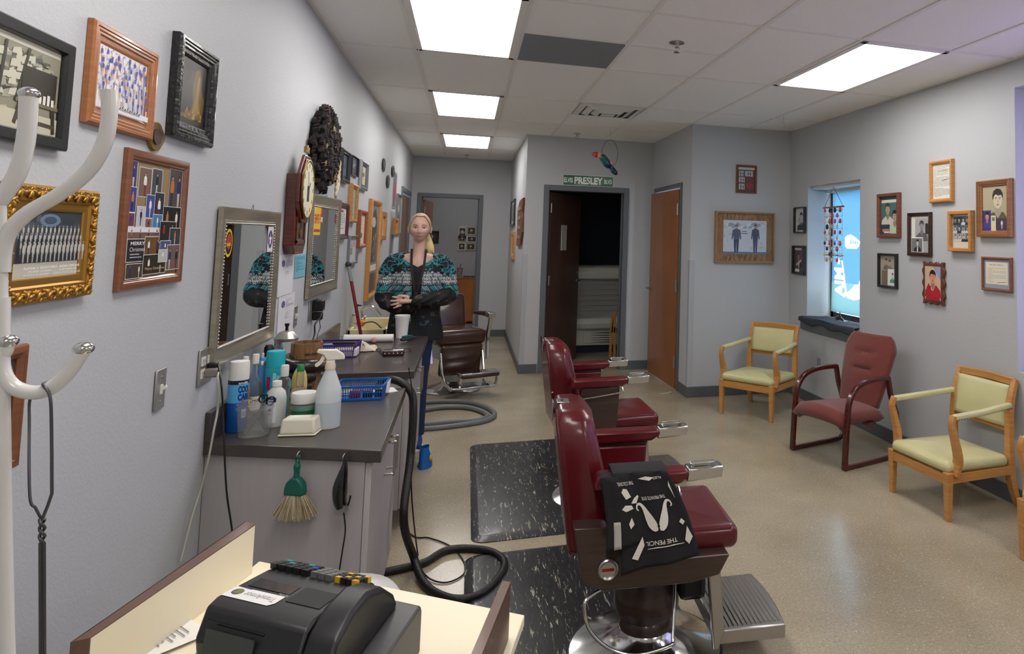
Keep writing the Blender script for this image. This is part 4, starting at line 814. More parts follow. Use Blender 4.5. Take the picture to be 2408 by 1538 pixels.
# ================================================================ COUNTERS, DESK, REGISTER
def depth(p): return (Vector(p)-CAM).dot(_F)
def px2m(p, n): return n*depth(p)/FPX
M_lam = mat('dark slate laminate', (58, 54, 52), rough=.28, mix=(78, 70, 66), var=.3, vscale=7, detail=6, coat=.15)
M_cab = mat('pale grey laminate', (176, 170, 170), rough=.45, var=.03, vscale=30, stretch=(3, 3, .3))
CZ = .81
def pull(par, x, y0, y1, z0, z1):
    q = MB(); q.tube([(x, y0, z0), (x+.032, y0, z0), (x+.036, y0, z0+.004 if z1 > z0 else z0), (x+.036, y1, z1-.004 if z1 > z0 else z1), (x+.032, y1, z1), (x, y1, z1)], .0055, 8, smooth=4); q.build('handle', M_steel, par, smooth=60)
# front counter
o = thing('countertop', 'dark slate worktop of the near counter, crowded with bottles', 'countertop', (0, 0, 0))
q = MB(); q.prism([(XL+.002, 2.7), (-.24, 2.474), (-.243, 3.435), (XL+.002, 3.435)], CZ-.04, CZ, 'z'); q.build('top', M_lam, o, bevel=.003)
q = MB(); q.prism([(XL+.002, 2.7), (XL+.02, 2.692), (XL+.02, 3.435), (XL+.002, 3.435)], CZ, CZ+.1, 'z'); q.build('backsplash', M_lam, o, bevel=.002)
o = thing('base_cabinet', 'pale grey base cabinet under the near worktop', 'cabinet', (0, 0, 0))
q = MB(); q.prism([(XL+.002, 2.72), (-.29, 2.505), (-.29, 3.41), (XL+.002, 3.41)], .1, CZ-.041, 'z'); q.build('body', M_cab, o)
q = MB(); q.prism([(XL+.002, 2.76), (-.34, 2.56), (-.34, 3.41), (XL+.002, 3.41)], 0, .1, 'z'); q.build('toe_kick', M_base, o)
for k, (a, b_) in enumerate(((2.508, 2.955), (2.96, 3.408))):
    q = MB(); q.bx(-.289, -.27, a, b_, .105, CZ-.045); d_ = q.build('door', M_cab, o, bevel=.002); y = 2.92 if k == 0 else 3.0; pull(d_, -.27, y, y, .59, .71)
# second counter
o = thing('countertop', 'dark slate worktop of the far counter, with the white foam cup', 'countertop', (0, 0, 0))
q = MB(); q.bx(XL+.002, -.235, 3.84, 5.12, CZ-.04, CZ); q.build('top', M_lam, o, bevel=.003)
q = MB(); q.bx(XL+.002, XL+.02, 3.84, 5.12, CZ, CZ+.1); q.build('backsplash', M_lam, o, bevel=.002)
o = thing('base_cabinet', 'pale grey base cabinet under the far worktop', 'cabinet', (0, 0, 0))
q = MB(); q.bx(XL+.002, -.285, 3.87, 5.1, .1, CZ-.041); q.build('body', M_cab, o)
q = MB(); q.bx(XL+.002, -.33, 3.9, 5.1, 0, .1); q.build('toe_kick', M_base, o)
for k, (a, b_) in enumerate(((3.872, 4.48), (4.485, 5.098))):
    q = MB(); q.bx(-.284, -.265, a, b_, .105, CZ-.045); d_ = q.build('door', M_cab, o, bevel=.002); y = 4.42 if k == 0 else 4.55; pull(d_, -.265, y, y, .57, .7)
# sink
o = thing('utility_sink', 'cream shallow utility sink against the left wall behind the woman', 'sink', (XL+.002, 5.5, 0))
Mcr = mat('cream enamel', (226, 214, 170), rough=.25, coat=.3)
q = MB()
for (a, b_, c_, d_) in ((0, .27, 0, .03), (0, .27, .72, .75), (0, .03, 0, .75), (.24, .27, 0, .75)): q.bx(a, b_, c_, d_, .7, .815)
q.bx(.02, .25, .02, .73, .68, .7); q.build('basin', Mcr, o, bevel=.008)
q = MB(); q.bx(.04, .24, .06, .69, 0, .68); q.build('pedestal', Mcr, o)
q = MB(); q.tube([(.03, .5, .815), (.03, .5, .9), (.1, .5, .93), (.17, .5, .86)], .011, 8, smooth=5); q.build('faucet', M_chrome, o, smooth=60)
for yy in (.42, .58):
    q = MB(); q.lathe([(.018, 0), (.02, .02), (.024, .03), (.0, .045)], 12, Matrix.Translation((.03, yy, .815))); q.build('tap_knob', M_chrome, o, smooth=50)
# reception desk: fitted slab with raised sides
def U(x, y, z): return un(x, y, 'z', z)
DZ = .80; LZ = .90
Mcream = mat('cream laminate', (236, 226, 198), rough=.5); M_edge = wood('brown laminate edge', (84, 58, 46), (104, 76, 62), rough=.45, coat=.1, stretch=(2, 2, 20))
fl, fr = Vector((-.405, 1.752, 0)), Vector((.135, 1.378, 0)); vd = Vector((-.27, -.96, 0)).normalized()
def pr(q, pts, z0, z1): q.prism([(p[0], p[1]) for p in pts], z0, z1, 'z')
desk = thing('reception_desk', 'cream topped reception desk with raised brown-edged sides holding the cash register', 'desk', (0, 0, 0))
q = MB(); pr(q, [fl, fr, fr+vd*.62, fl+vd*.62], DZ-.02, DZ); q.build('desktop', Mcream, desk, bevel=.002)
lo0, li0 = U(578, 1226, LZ), U(600, 1233, LZ); li1, lo1 = U(214, 1498, LZ), U(168, 1509, LZ)
q = MB(); e_ = .003
pr(q, [lo0, li0, li1, lo1], DZ+.0005, LZ-.002); q.build('side_panel', Mcream, desk)
q = MB(); pr(q, [lo0, li0, li1, lo1], LZ-.002, LZ); nn = (lo1-lo0).cross(Vector((0, 0, 1))).normalized()*.0015
pr(q, [lo0, lo0-nn, lo1-nn, lo1], DZ-.02, LZ); pr(q, [lo1, lo1+vd*.002, li1+vd*.002, li1], DZ-.02, LZ); q.build('edge_band', M_edge, desk)
ri0, ro0 = U(1181, 1366, LZ), U(1199, 1368, LZ); rd = (U(1108, 1538, LZ)-ri0); 
q = MB(); pr(q, [ri0, ro0, ro0+rd*1.6, ri0+rd*1.6], DZ+.0005, LZ-.002); q.build('side_panel', Mcream, desk)
q = MB(); pr(q, [ri0, ro0, ro0+rd*1.6, ri0+rd*1.6], LZ-.002, LZ); pr(q, [ro0, ro0+Vector((.0015, 0, 0)), ro0+rd*1.6+Vector((.0015, 0, 0)), ro0+rd*1.6], DZ-.02, LZ); q.build('edge_band', M_edge, desk)
q = MB(); a_, b_ = fl+Vector((.03, -.05, 0)), fr+Vector((-.02, -.03, 0)); pr(q, [a_, b_, b_+vd*.55, a_+vd*.55], 0, DZ-.02); q.build('body', M_edge, desk)
# cash register
ud, vv = Vector((.815, -.58, 0)).normalized(), Vector((.28, .96, 0)).normalized()
org = U(485, 1426, .955); org.z = DZ+.0005
def RG(a, b_, z): return ud*(a*.95)+vv*(b_*.8)+Vector((0, 0, z))
reg = thing('cash_register', 'black electronic cash register with a white label, on the reception desk', 'cash register', org)
M_reg = mat('black register shell', (26, 26, 28), rough=.42, bump=.05, bscale=600); M_reg2 = mat('dark grey register base', (66, 66, 68), rough=.45)
def rprism(q, prof, a0, a1):
    A = [q.v(RG(a0, b_, z)) for b_, z in prof]; B = [q.v(RG(a1, b_, z)) for b_, z in prof]; n = len(prof); q.f(A[::-1]); q.f(B)
    for i in range(n): q.f([A[i], A[(i+1) % n], B[(i+1) % n], B[i]])
q = MB(); rprism(q, [(-.03, 0), (-.03, .072), (.0, .082), (.3, .082), (.31, .07), (.31, 0)], -.02, .305); q.build('drawer_base', M_reg2, reg, bevel=.004)
q = MB(); rprism(q, [(-.02, .082), (-.028, .12), (0, .155), (.03, .158), (.2, .134), (.29, .108), (.3, .082)], 0, .205); q.build('shell', M_reg, reg, bevel=.005)
q = MB(); rprism(q, [(-.02, .082), (-.024, .125), (.0, .15), (.06, .166), (.13, .165), (.2, .145), (.26, .11), (.285, .082)], .205, .262); q.build('printer_cover', M_reg, reg, bevel=.008, seg=3)
q = MB(); rprism(q, [(.07, .1535), (.15, .1422), (.15, .137), (.07, .148)], .12, .19); q.build('paper_slot', mat('matte black', (10, 10, 11), rough=.6), reg)
q = MB(); rprism(q, [(.1, .145), (.145, .138), (.145, .143), (.1, .1493)], .02, .11); q.build('window_strip', mat('smoked plastic', (30, 32, 34), rough=.15, coat=.5), reg)
q = MB(); q.f([q.v(RG(.012, -.0225, .09)), q.v(RG(.13, -.0225, .09)), q.v(RG(.13, -.012, .143)), q.v(RG(.012, -.012, .143))]); q.build('bezel', mat('black gloss bezel', (16, 16, 18), rough=.2, coat=.4), reg, solid=.008)
q = MB(); q.f([q.v(RG(.022, -.034, .098)), q.v(RG(.12, -.034, .098)), q.v(RG(.12, -.0235, .137)), q.v(RG(.022, -.0235, .137))]); q.build('display', mat('display glass', (52, 56, 50), rough=.1, coat=.6), reg, solid=.002)
# keys on the far slope
def keyrow(b0, z0, b1, z1, a0, a1, n, colf, rows):
    for r in range(rows):
        for k in range(n):
            t0, t1 = (r+.1)/rows, (r+.9)/rows; c_ = colf(r, k); w = (a1-a0)/n; q = MB().c(c_)
            P = []
            for h_ in (0, .01):
                for (aa, tt) in ((a0+w*(k+.1), t0), (a0+w*(k+.9), t0), (a0+w*(k+.9), t1), (a0+w*(k+.1), t1)): P.append(RG(aa, b0+(b1-b0)*tt, z0+(z1-z0)*tt+h_))
            q.hexa(P); q.build('key', PAINT(), reg)
keyrow(.205, .1328, .285, .1095, .0, .09, 5, lambda r, k: (36, 36, 38) if (r+k) % 3 or r < 2 else random.choice([(40, 150, 140), (50, 80, 170)]), 4)
keyrow(.205, .1328, .285, .1095, .095, .145, 3, lambda r, k: (120, 120, 118), 4)
keyrow(.205, .1328, .285, .1095, .15, .2, 4, lambda r, k: (36, 36, 38) if (k*2+r) % 3 else random.choice([(60, 176, 160), (232, 186, 50), (232, 186, 50)]), 4)
# label on the top, upside down to the viewer
def topz(b_): return .158-(b_-.03)/.17*.024
q = MB().c((232, 230, 228)); 
def TP(u, v, k=0): a, b_ = .005+u*.105, .035+v*.052; return RG(a, b_, topz(b_)+.0009+.0002*k)
q.f([q.v(TP(0, 0)), q.v(TP(.93, 0)), q.v(TP(1, .3)), q.v(TP(1, 1)), q.v(TP(.35, 1)), q.v(TP(.3, .95)), q.v(TP(0, 1))])
q.c((120, 116, 120)); vs, fs, _ = text_faces('TransArmor', 0)
V = [q.v(TP(.93-.62*a, .72-.4*b_, 1)) for a, b_ in vs]; [q.f([V[i] for i in f]) for f in fs]
q.c((70, 66, 84)); q.f([q.v(TP(.16+.1*math.cos(t_), .55+.3*math.sin(t_), 1)) for t_ in [2*math.pi*i/20 for i in range(20)]])
q.c((150, 170, 60)); [q.f([q.v(TP(.1+.01*i, .42+.1*i, 2)), q.v(TP(.24, .42+.1*i, 2)), q.v(TP(.24, .47+.1*i, 2)), q.v(TP(.1+.01*i, .47+.1*i, 2))]) for i in range(4)]
q.build('label_sticker', ART(), reg, recalc=False)['label'] = 'white sticker reading TransArmor'
q = MB().c((150, 150, 150)); vs, fs, _ = text_faces('ROYAL', .02)
V = [q.v(RG(.112-.02*a, .097-.008*b_, topz(.095)+.0009)) for a, b_ in vs]; [q.f([V[i] for i in f]) for f in fs]; q.build('lettering', ART(), reg, recalc=False)
# receipt beside the register, clear mat behind it
p = U(380, 1512, DZ); q = MB().c((235, 234, 230)); d1, d2 = Vector((.09, .075, 0)), Vector((.06, -.07, 0))
A = [p-d1*.5-d2*.5, p+d1*.5-d2*.5, p+d1*.5+d2*.5, p-d1*.5+d2*.5]; q.f([q.v(Vector((v.x, v.y, DZ+.001+i*.002))) for i, v in enumerate(A)]); q.c((120, 120, 124))
for i in range(9):
    a, b_ = .15+.08*i, .12+.02*(i % 3); s0 = A[0]+d1*a+d2*b_; s1 = s0+d2*(.5+.1*(i % 2)); n_ = d1*.02; q.f([q.v(Vector((v.x, v.y, DZ+.0065))) for v in (s0, s1, s1+n_, s0+n_)])
tag(q.build('receipt', ART(), recalc=False), 'white printed receipt lying left of the cash register', 'paper')
q = MB(); c0 = U(735, 1360, DZ-.03); pts = []
for i in range(24):
    t_ = 2*math.pi*i/24; pts.append((c0.x+.13*math.cos(t_)+.01*math.sin(3*t_)+.02, c0.y+.07*math.sin(t_)+.03))
o = thing('waste_bin', 'translucent lidded waste bin peeking out behind the desk', 'bin', (c0.x+.04, c0.y+.14, 0))
q = MB(); q.lathe([(.085, 0), (.1, .02), (.12, .62), (.125, .63)], 28); q.build('bin_body', mat('frosted plastic', (206, 206, 200), rough=.35, coat=.2), o, smooth=40)
q = MB(); q.lathe([(.13, .63), (.132, .64), (.12, .655), (.06, .672), (0, .675)], 28); q.build('lid', mat('frosted plastic', (206, 206, 200), rough=.35), o, smooth=40)
# ================================================================ COAT RACK at the left edge
PY = 1.0
def V0(x, y, d=0): return un(x, y, 'y', PY+d)
Mw = mat('white enamel tube', (214, 212, 208), rough=.25, coat=.5)
rack = thing('coat_rack', 'white tubular coat rack with curved hooks at the left edge of the photo', 'coat rack', (0, 0, 0))
px = V0(3, 900).x; r_ = .0078; pt, pb = V0(-5, 470), V0(5, 1000); pf = pb+(pb-pt)*(pb.z/(pt.z-pb.z))
q = MB(); q.cyl(pf+(pt-pf)*.015, pt, .0075, seg=16); q.build('pole', Mw, rack, smooth=40)
q = MB(); q.lathe([(0, 0), (.17, 0), (.17, .012), (.03, .03), (.02, .05), (0, .05)], 32, Matrix.Translation((pf.x, pf.y, 0))); q.build('base', Mw, rack, smooth=40)
def hook(pts, knob, rr=r_, d=0, smooth=6):
    P = [V0(x, y, d*i/len(pts)) for i, (x, y) in enumerate(pts)]; q = MB(); q.tube(P, rr, 12, smooth=smooth); h_ = q.build('hook_arm', Mw, rack, smooth=60)
    if knob: q = MB(); q.ell(P[-1]+Vector((0, 0, .001)), (.0105, .0105, .008), 16, 10); q.build('knob', M_chrome, h_, smooth=60)
    return P
hook([(3, 640), (14, 560), (60, 505), (135, 460), (200, 410), (240, 350), (256, 285), (257, 212)], False, .0082)
hook([(-10, 640), (-40, 520), (0, 470), (42, 405), (62, 320), (68, 222)], True, .0088)
P_ = hook([(3, 700), (3, 800), (5, 872), (35, 912), (95, 922), (150, 888), (196, 822)], True, .0082)
hook([(-10, 830), (0, 835), (12, 828), (17, 805)], True, .007)
q = MB(); a = V0(106, 906); z_ = lambda x, y: V0(x, y, -.012)
q.tube([z_(122, 1160), z_(121, 1000), z_(117, 930), a+Vector((0, -.005, .002)), a+Vector((0, .012, 0)), V0(74, 930, .012), V0(69, 1000, .008), z_(70, 1165), z_(84, 1195), z_(98, 1222)], .0016, 6, smooth=5)
q.tube([z_(122, 1160), z_(112, 1190), z_(99, 1222)], .0016, 6)
tw = [z_(99, 1220+i*8) for i in range(8)]
for s_ in (0, math.pi): q.tube([p+Vector((.0022*math.cos(s_+i*1.3), .0022*math.sin(s_+i*1.3), 0)) for i, p in enumerate(tw)], .0017, 6, smooth=3)
for s_ in (-.0018, .0018): q.tube([tw[-1]+Vector((s_, 0, 0)), z_(100, 1540)+Vector((s_, 0, 0)), z_(100, 1700)+Vector((s_, 0, 0))], .0016, 6)
tag(q.build('wire_loop', mat('galvanised wire', (90, 88, 92), rough=.4, metal=.8), smooth=60), 'twisted grey wire loop hanging from the lower white hook', 'wire')
# ================================================================ FLOOR THINGS
Mmat = mat('marbled rubber', (22, 22, 25), rough=.35, coat=.1)
nt = Mmat.node_tree; N = nt.nodes; L = nt.links; b = N['Principled BSDF']; tc = N.new('ShaderNodeTexCoord'); mp = N.new('ShaderNodeMapping'); mp.inputs['Scale'].default_value = (42, 6, 1); mp.inputs['Rotation'].default_value = (0, 0, .12)
n = N.new('ShaderNodeTexNoise'); n.inputs['Scale'].default_value = 1.6; n.inputs['Detail'].default_value = 7; n.inputs['Roughness'].default_value = .72; n.inputs['Distortion'].default_value = .9; L.new(tc.outputs['Object'], mp.inputs[0]); L.new(mp.outputs[0], n.inputs[0])
cr = N.new('ShaderNodeValToRGB'); L.new(n.outputs[0], cr.inputs[0]); e = cr.color_ramp.elements; e[0].position = .0; e[0].color = lin((14, 14, 17)); e[1].position = .63; e[1].color = lin((176, 172, 156)); x_ = e.new(.58); x_.color = lin((30, 31, 34)); x_ = e.new(.45); x_.color = lin((24, 25, 29)); x_ = e.new(.38); x_.color = lin((48, 50, 54)); L.new(cr.outputs[0], b.inputs['Base Color'])
def fmat(label, x0, x1, y0, y1):
    q = MB(); r = .07; out = []
    def rr(x0, x1, y0, y1, r):
        P = []
        for cx_, cy_, a0 in ((x1-r, y1-r, 0), (x0+r, y1-r, 90), (x0+r, y0+r, 180), (x1-r, y0+r, 270)):
            for i in range(7): a = R(a0+i*15); P.append((cx_+r*math.cos(a), cy_+r*math.sin(a)))
        return P
    rings = []
    for ins, z in ((0, 0), (0, .004), (.035, .015), (.04, .016)):
        rings.append([q.v((x, y, z)) for x, y in rr(x0+ins, x1-ins, y0+ins, y1-ins, r-ins*.5)])
    for A, B in zip(rings, rings[1:]):
        for k in range(len(A)): q.f([A[k], A[(k+1) % len(A)], B[(k+1) % len(A)], B[k]])
    q.f(rings[-1]); q.f(rings[0][::-1]); tag(q.build('floor_mat', Mmat, smooth=30), label, 'mat')
fmat('black marbled anti-fatigue mat behind the middle barber chair', .08, .98, 3.6, 5.25)
fmat('black marbled anti-fatigue mat under the nearest barber chair', .05, .9, 1.9, 3.47)
M_hose = mat('black hose rubber', (20, 20, 21), rough=.4, bump=.3, bscale=180); M_hoseg = mat('grey hose', (104, 108, 112), rough=.45)
def F_(x, y, z=.018): return un(x, y, 'z', z)
hp = [Vector((-.44, 3.72, .45)), Vector((-.42, 3.66, .68)), Vector((-.37, 3.58, .8)), Vector((-.3, 3.5, .835)), Vector((-.225, 3.46, .79)), Vector((-.205, 3.42, .7)), Vector((-.205, 3.36, .5)), Vector((-.21, 3.22, .3)), F_(972, 1320, .05)+Vector((0, 0, .02)), F_(1000, 1375), F_(1060, 1408), F_(1125, 1400), F_(1170, 1362), F_(1186, 1325), F_(1160, 1300), F_(1110, 1290), F_(1050, 1294), F_(1000, 1322), F_(945, 1337), F_(912, 1344), F_(885, 1352)]
q = MB(); q.tube(hp, .0175, 12, smooth=6); tag(q.build('vacuum_hose', M_hose, smooth=60), 'black vacuum hose hanging off the near counter and looping on the floor', 'hose')
q = MB(); q.tube([Vector((-.235, 3.44, .9)), Vector((-.2, 3.4, .7)), Vector((-.195, 3.36, .4)), F_(982, 1300, .01), F_(1000, 1352, .008), F_(1045, 1370, .005), F_(1088, 1352, .005), F_(1092, 1322, .005), F_(1060, 1285, .005), F_(1010, 1265, .005), F_(975, 1262, .005), F_(940, 1232, .005)], .0035, 6, smooth=6); tag(q.build('thin_cord', M_black, smooth=60), 'thin black cord trailing beside the black hose', 'cord')
g1 = [F_(975, 948), F_(1040, 944), F_(1100, 946), F_(1145, 958), F_(1163, 975), F_(1140, 990), F_(1080, 1000), F_(1030, 1006), F_(975, 1010)]
g2 = [F_(975, 968), F_(1040, 958, .02), F_(1095, 958, .02), F_(1135, 968, .022), F_(1146, 980, .024), F_(1120, 988, .022), F_(1060, 992), F_(1020, 996), F_(975, 1000)]
q = MB(); q.tube(g1, .02, 12, smooth=6); q.tube(g2, .02, 12, smooth=6); tag(q.build('grey_hose', M_hoseg, smooth=60), 'grey hose coiled twice on the floor in front of the brown barber chair', 'hose')
p = F_(1560, 925, .002); q = MB(); q.prism([(p.x-.05, p.y), (p.x+.06, p.y+.01), (p.x+.05, p.y-.03), (p.x-.02, p.y-.04)], .001, .006, 'z'); q.ell((p.x+.065, p.y-.01, .01), (.014, .012, .009), 8, 6); tag(q.build('door_stop', mat('rubber wedge', (170, 166, 154), rough=.6), bevel=.001), 'small pale door stop on the floor by the orange door', 'door stop')
p = un(987, 1090, 'z', 0); o = thing('blue_bag', 'crumpled bright blue bag on the floor at the corner of the far cabinet', 'bag', (-.205, 4.85, 0)); q = MB()
q.grid(lambda u, v: Vector(((.045-.02*v+.006*math.sin(u*19+v*5))*math.cos(2*math.pi*u), (.07-.03*v+.008*math.sin(u*13))*math.sin(2*math.pi*u), .001+.13*v)), 24, 6, closeu=True); q.build('bag_body', mat('blue plastic', (22, 92, 170), rough=.4), o, smooth=50)
q = MB(); q.ell((.035, -.02, .06), (.012, .02, .02), 10, 6); q.build('orange_patch', mat('orange print', (226, 150, 40)), o, smooth=60)
# ================================================================ BARBER CHAIRS
M_mar = mat('maroon vinyl', (88, 15, 25), rough=.28, coat=.25, bump=.04, bscale=40, var=.05, vscale=8); M_shell = wood('brown moulded shell', (54, 38, 34), (68, 50, 44), rough=.3, coat=.3)
def smoothbox(q, x0, x1, y0, y1, z0, z1, r=.04, n=4, M=None, bulge=0):
    "a cushion: rounded box"
    rx = min(r, (x1-x0)/2*.99); ry = min(r, (y1-y0)/2*.99); rz = min(r, (z1-z0)/2*.99); rings = []
    prof = [(rx*(1-math.sin(a)), z0+rz*(1-math.cos(a))) for a in [math.pi/2*i/n for i in range(n+1)]]; prof += [(rx*(1-math.cos(a)), z1-rz*(1-math.sin(a))) for a in [math.pi/2*i/n for i in range(n+1)]]
    for ins, z in prof:
        P = []; k = rx
        for cx_, cy_, a0 in ((x1-rx, y1-ry, 0), (x0+rx, y1-ry, 90), (x0+rx, y0+ry, 180), (x1-rx, y0+ry, 270)):
            for i in range(n+1):
                a = R(a0+90*i/n); s_ = max(.001, (k-ins)/k); P.append(Vector((cx_+rx*s_*math.cos(a), cy_+ry*s_*math.sin(a), z)))
        rings.append([q.v(M @ p if M else p) for p in P])
    for A, B in zip(rings, rings[1:]):
        for j in range(len(A)): q.f([A[j], A[(j+1) % len(A)], B[(j+1) % len(A)], B[j]])
    q.f(rings[0][::-1])
    if bulge:
        T = rings[-1]; c_ = sum((v.co for v in T), Vector())/len(T)+Vector((0, 0, bulge)); mid = [q.v(v.co.lerp(c_, .45)+Vector((0, 0, bulge*.35))) for v in T]
        for j in range(len(T)): q.f([T[j], T[(j+1) % len(T)], mid[(j+1) % len(T)], mid[j]])
        cv = q.v(c_); [q.f([mid[j], mid[(j+1) % len(T)], cv]) for j in range(len(T))]
    else: q.f(rings[-1])
def barber_chair(label, loc, rz):
    o = thing('barber_chair', label, 'barber chair', loc, rz, None)
    q = MB(); q.lathe([(0, 0), (.275, 0), (.28, .008), (.278, .018), (.262, .022), (.22, .035), (.16, .06), (.11, .085), (.1, .1), (0, .1)], 48); q.build('base_disc', M_chrome, o, smooth=30)
    q = MB(); q.lathe([(.27, 0), (.288, 0), (.288, .014), (.276, .018)], 48); q.build('base_rim', M_black, o, smooth=30)
    q = MB(); q.lathe([(.1, .09), (.098, .12), (.088, .135), (.11, .15), (.122, .18), (.12, .22), (.1, .3), (.075, .37), (0, .37)], 32); q.build('pedestal', M_shell, o, smooth=30)
    # shell: bucket with two cheeks; x from the back (-.3) to the front (.25)
    prof = [(-.3, .57), (-.27, .40), (-.2, .365), (.1, .362), (.2, .38), (.235, .44), (.235, .445), (-.14, .445), (-.19, .56), (-.21, .57)]
    q = MB(); q.prism(prof, -.27, .27); q.build('seat_shell', M_shell, o, bevel=.008, seg=3)
    for s_ in (-1, 1):
        q = MB(); q.prism([(-.2, .44), (.02, .44), (.035, .69), (-.18, .69)], s_*.27, s_*.24); c_ = q.build('side_panel', M_shell, o, bevel=.004)
        q = MB(); q.prism([(-.19, .45), (.015, .45), (.03, .68), (-.17, .68)], s_*.24, s_*.222); q.build('inner_pad', M_mar, c_, bevel=.008, seg=3)
        q = MB(); q.ell((-.08, s_*.219, .575), (.008, .005, .008), 10, 6); q.build('pad_button', M_chrome, c_, smooth=60)
        q = MB(); q.prism([(-.24, .69), (.05, .695), (.09, .72), (.08, .742), (-.23, .74)], s_*.285, s_*.215); a_ = q.build('armrest', M_mar, o, bevel=.012, seg=3)
        q = MB(); q.prism([(.075, .702), (.2, .71), (.205, .748), (.08, .744)], s_*.283, s_*.222); q.build('arm_tip', M_chrome, a_, bevel=.004)
        q = MB(); q.tube([(.1, s_*.24, .749), (.1, s_*.24, .757), (.17, s_*.24, .758), (.17, s_*.265, .758), (.1, s_*.265, .757), (.1, s_*.24, .757)], .0025, 6, smooth=3); q.bx(.105, .165, s_*.262, s_*.243, .747, .752) if s_ < 0 else q.bx(.105, .165, s_*.243, s_*.262, .747, .752); q.build('ashtray_lid', M_steel, a_)
        q = MB(); q.cyl((.188, s_*.252, .745), (.188, s_*.252, .752), .006, seg=10); q.build('screw', M_steel, a_)
        q = MB(); q.tube([(-.2, s_*.29, .66), (-.2, s_*.3, .645), (-.18, s_*.3, .64), (.03, s_*.3, .665), (.045, s_*.3, .675), (.045, s_*.285, .69)], .0045, 8, smooth=4); q.build('towel_bar', M_chrome, o, smooth=60)
        q = MB(); q.lathe([(.0, 0), (.034, 0), (.034, .008), (.03, .012), (.024, .008), (0, .008)], 24, Matrix.Translation((-.185, s_*.27, .435)) @ Matrix.Rotation(R(90)*s_*-1, 4, 'X')); h_ = q.build('hub_cap', M_steel, o, smooth=30)
        q = MB(); q.bx(-.205, -.165, s_*.2795-.0005, s_*.2795+.0005, .431, .439); q.build('red_bar', mat('red enamel', (140, 24, 28)), h_)
    q = MB(); smoothbox(q, -.18, .29, -.215, .215, .432, .515, .03, bulge=.012); s_ = q.build('seat_cushion', M_mar, o, smooth=50)
    q = MB(); P = [(-.17, -.205, .505), (.26, -.205, .505), (.278, -.19, .505), (.278, .19, .505), (.26, .205, .505), (-.17, .205, .505)]; q.tube(P, .004, 6)
    for k in range(9): y = -.16+.04*k; q.tube([(-.12, y, .5165-abs(y)*.02), (.1, y, .5185-abs(y)*.02), (.23, y, .512)], .0022, 5)
    q.build('piping', M_mar, s_, smooth=60)
    # backrest: tall slab, shoulders rounded, leaning back
    def outline(t_):
        return .20*(1-.0*t_) if t_ < .55 else .2-.055*((t_-.55)/.45)**2.4
    q = MB(); nz = 12; rings = []
    for i in range(nz+1):
        t_ = i/nz; z = .455+.47*t_; xc = -.225-.085*t_; hy = outline(t_); th = .19*(1-.3*t_) if i < nz else .09
        if i == nz: hy -= .02; z -= .004
        P = [(-th*.45, -hy+.02), (-th*.45, hy-.02), (-th*.3, hy-.004), (th*.25, hy), (th*.5, hy-.03), (th*.56, 0), (th*.5, -hy+.03), (th*.25, -hy), (-th*.3, -hy+.004)]
        rings.append([q.v((xc+a, b_, z)) for a, b_ in P])
    for A, B in zip(rings, rings[1:]):
        for j in range(9): q.f([A[j], A[(j+1) % 9], B[(j+1) % 9], B[j]])
    q.f(rings[0][::-1]); q.f(rings[-1]); bk = q.build('backrest', M_mar, o, bevel=.012, seg=3, smooth=40)
    q = MB(); q.bx(-.355, -.31, -.03, .03, .92, .9245); q.bx(-.37, -.366, -.03, .03, .86, .9245); q.build('head_socket', M_steel, bk, bevel=.002)
    q = MB(); q.bx(-.34, -.33, -.012, .012, .9246, .925); q.build('slot', M_black, bk)
    for s_ in (-1, 1):
        q = MB(); q.tube([(-.225-.085*t_-.085*(1-.3*t_)*.9, s_*(outline(t_)-.016), .455+.47*t_) for t_ in [i/nz for i in range(nz+1)]], .004, 6); q.build('piping', M_mar, bk, smooth=60)
    # footrest
    fr = MB(); fr.prism([(.18, .38), (.225, .38), (.245, .15), (.225, .09), (.205, .09)], -.2, -.172); fr.build('footrest_bracket', M_steel, o, bevel=.005)
    fr = MB(); fr.prism([(.18, .38), (.225, .38), (.245, .15), (.225, .09), (.205, .09)], .172, .2); fr.build('footrest_bracket', M_steel, o, bevel=.005)
    q = MB(); P = [(.2, -.25), (.44, -.26), (.475, -.13), (.48, 0), (.475, .13), (.44, .1), (.44, .26), (.2, .25)]; P = [(.215, -.19), (.475, -.2), (.488, -.1), (.492, 0), (.488, .1), (.475, .18), (.215, .18)]
    q.prism(P, .1, .15, 'z'); ft = q.build('footrest', M_steel, o, bevel=.006)
    q = MB()
    for k in range(14): x = .235+.017*k; q.bx(x, x+.009, -.175, .165, .15, .155)
    q.build('ribs', mat('cast aluminium', (150, 146, 140), rough=.4, metal=.9), ft)
    q = MB(); q.bx(.1, .2, -.12, .12, .22, .37); q.build('footrest_pad', M_black, o, bevel=.02)
    q = MB(); q.tube([(-.13, -.2, .37), (-.24, -.27, .355), (-.26, -.29, .33), (-.24, -.3, .26), (-.17, -.31, .2), (-.08, -.31, .175), (.03, -.29, .18), (.04, -.27, .19), (.06, -.2, .27), (.08, -.12, .36)], .006, 8, smooth=5); q.build('foot_lever', M_chrome, o, smooth=60)
    return o
ch1 = barber_chair('maroon barber chair nearest the viewer, with the black cape over its arm', (.69, 2.53, 0), R(-4))
ch2 = copy_tree(ch1); ch2.location = (.81, 4.06, 0); ch2.rotation_euler.z = R(1); ch2['label'] = 'maroon barber chair just behind the nearest one, arms empty'
for x in (ch1, ch2): x['group'] = 'maroon barber chairs'
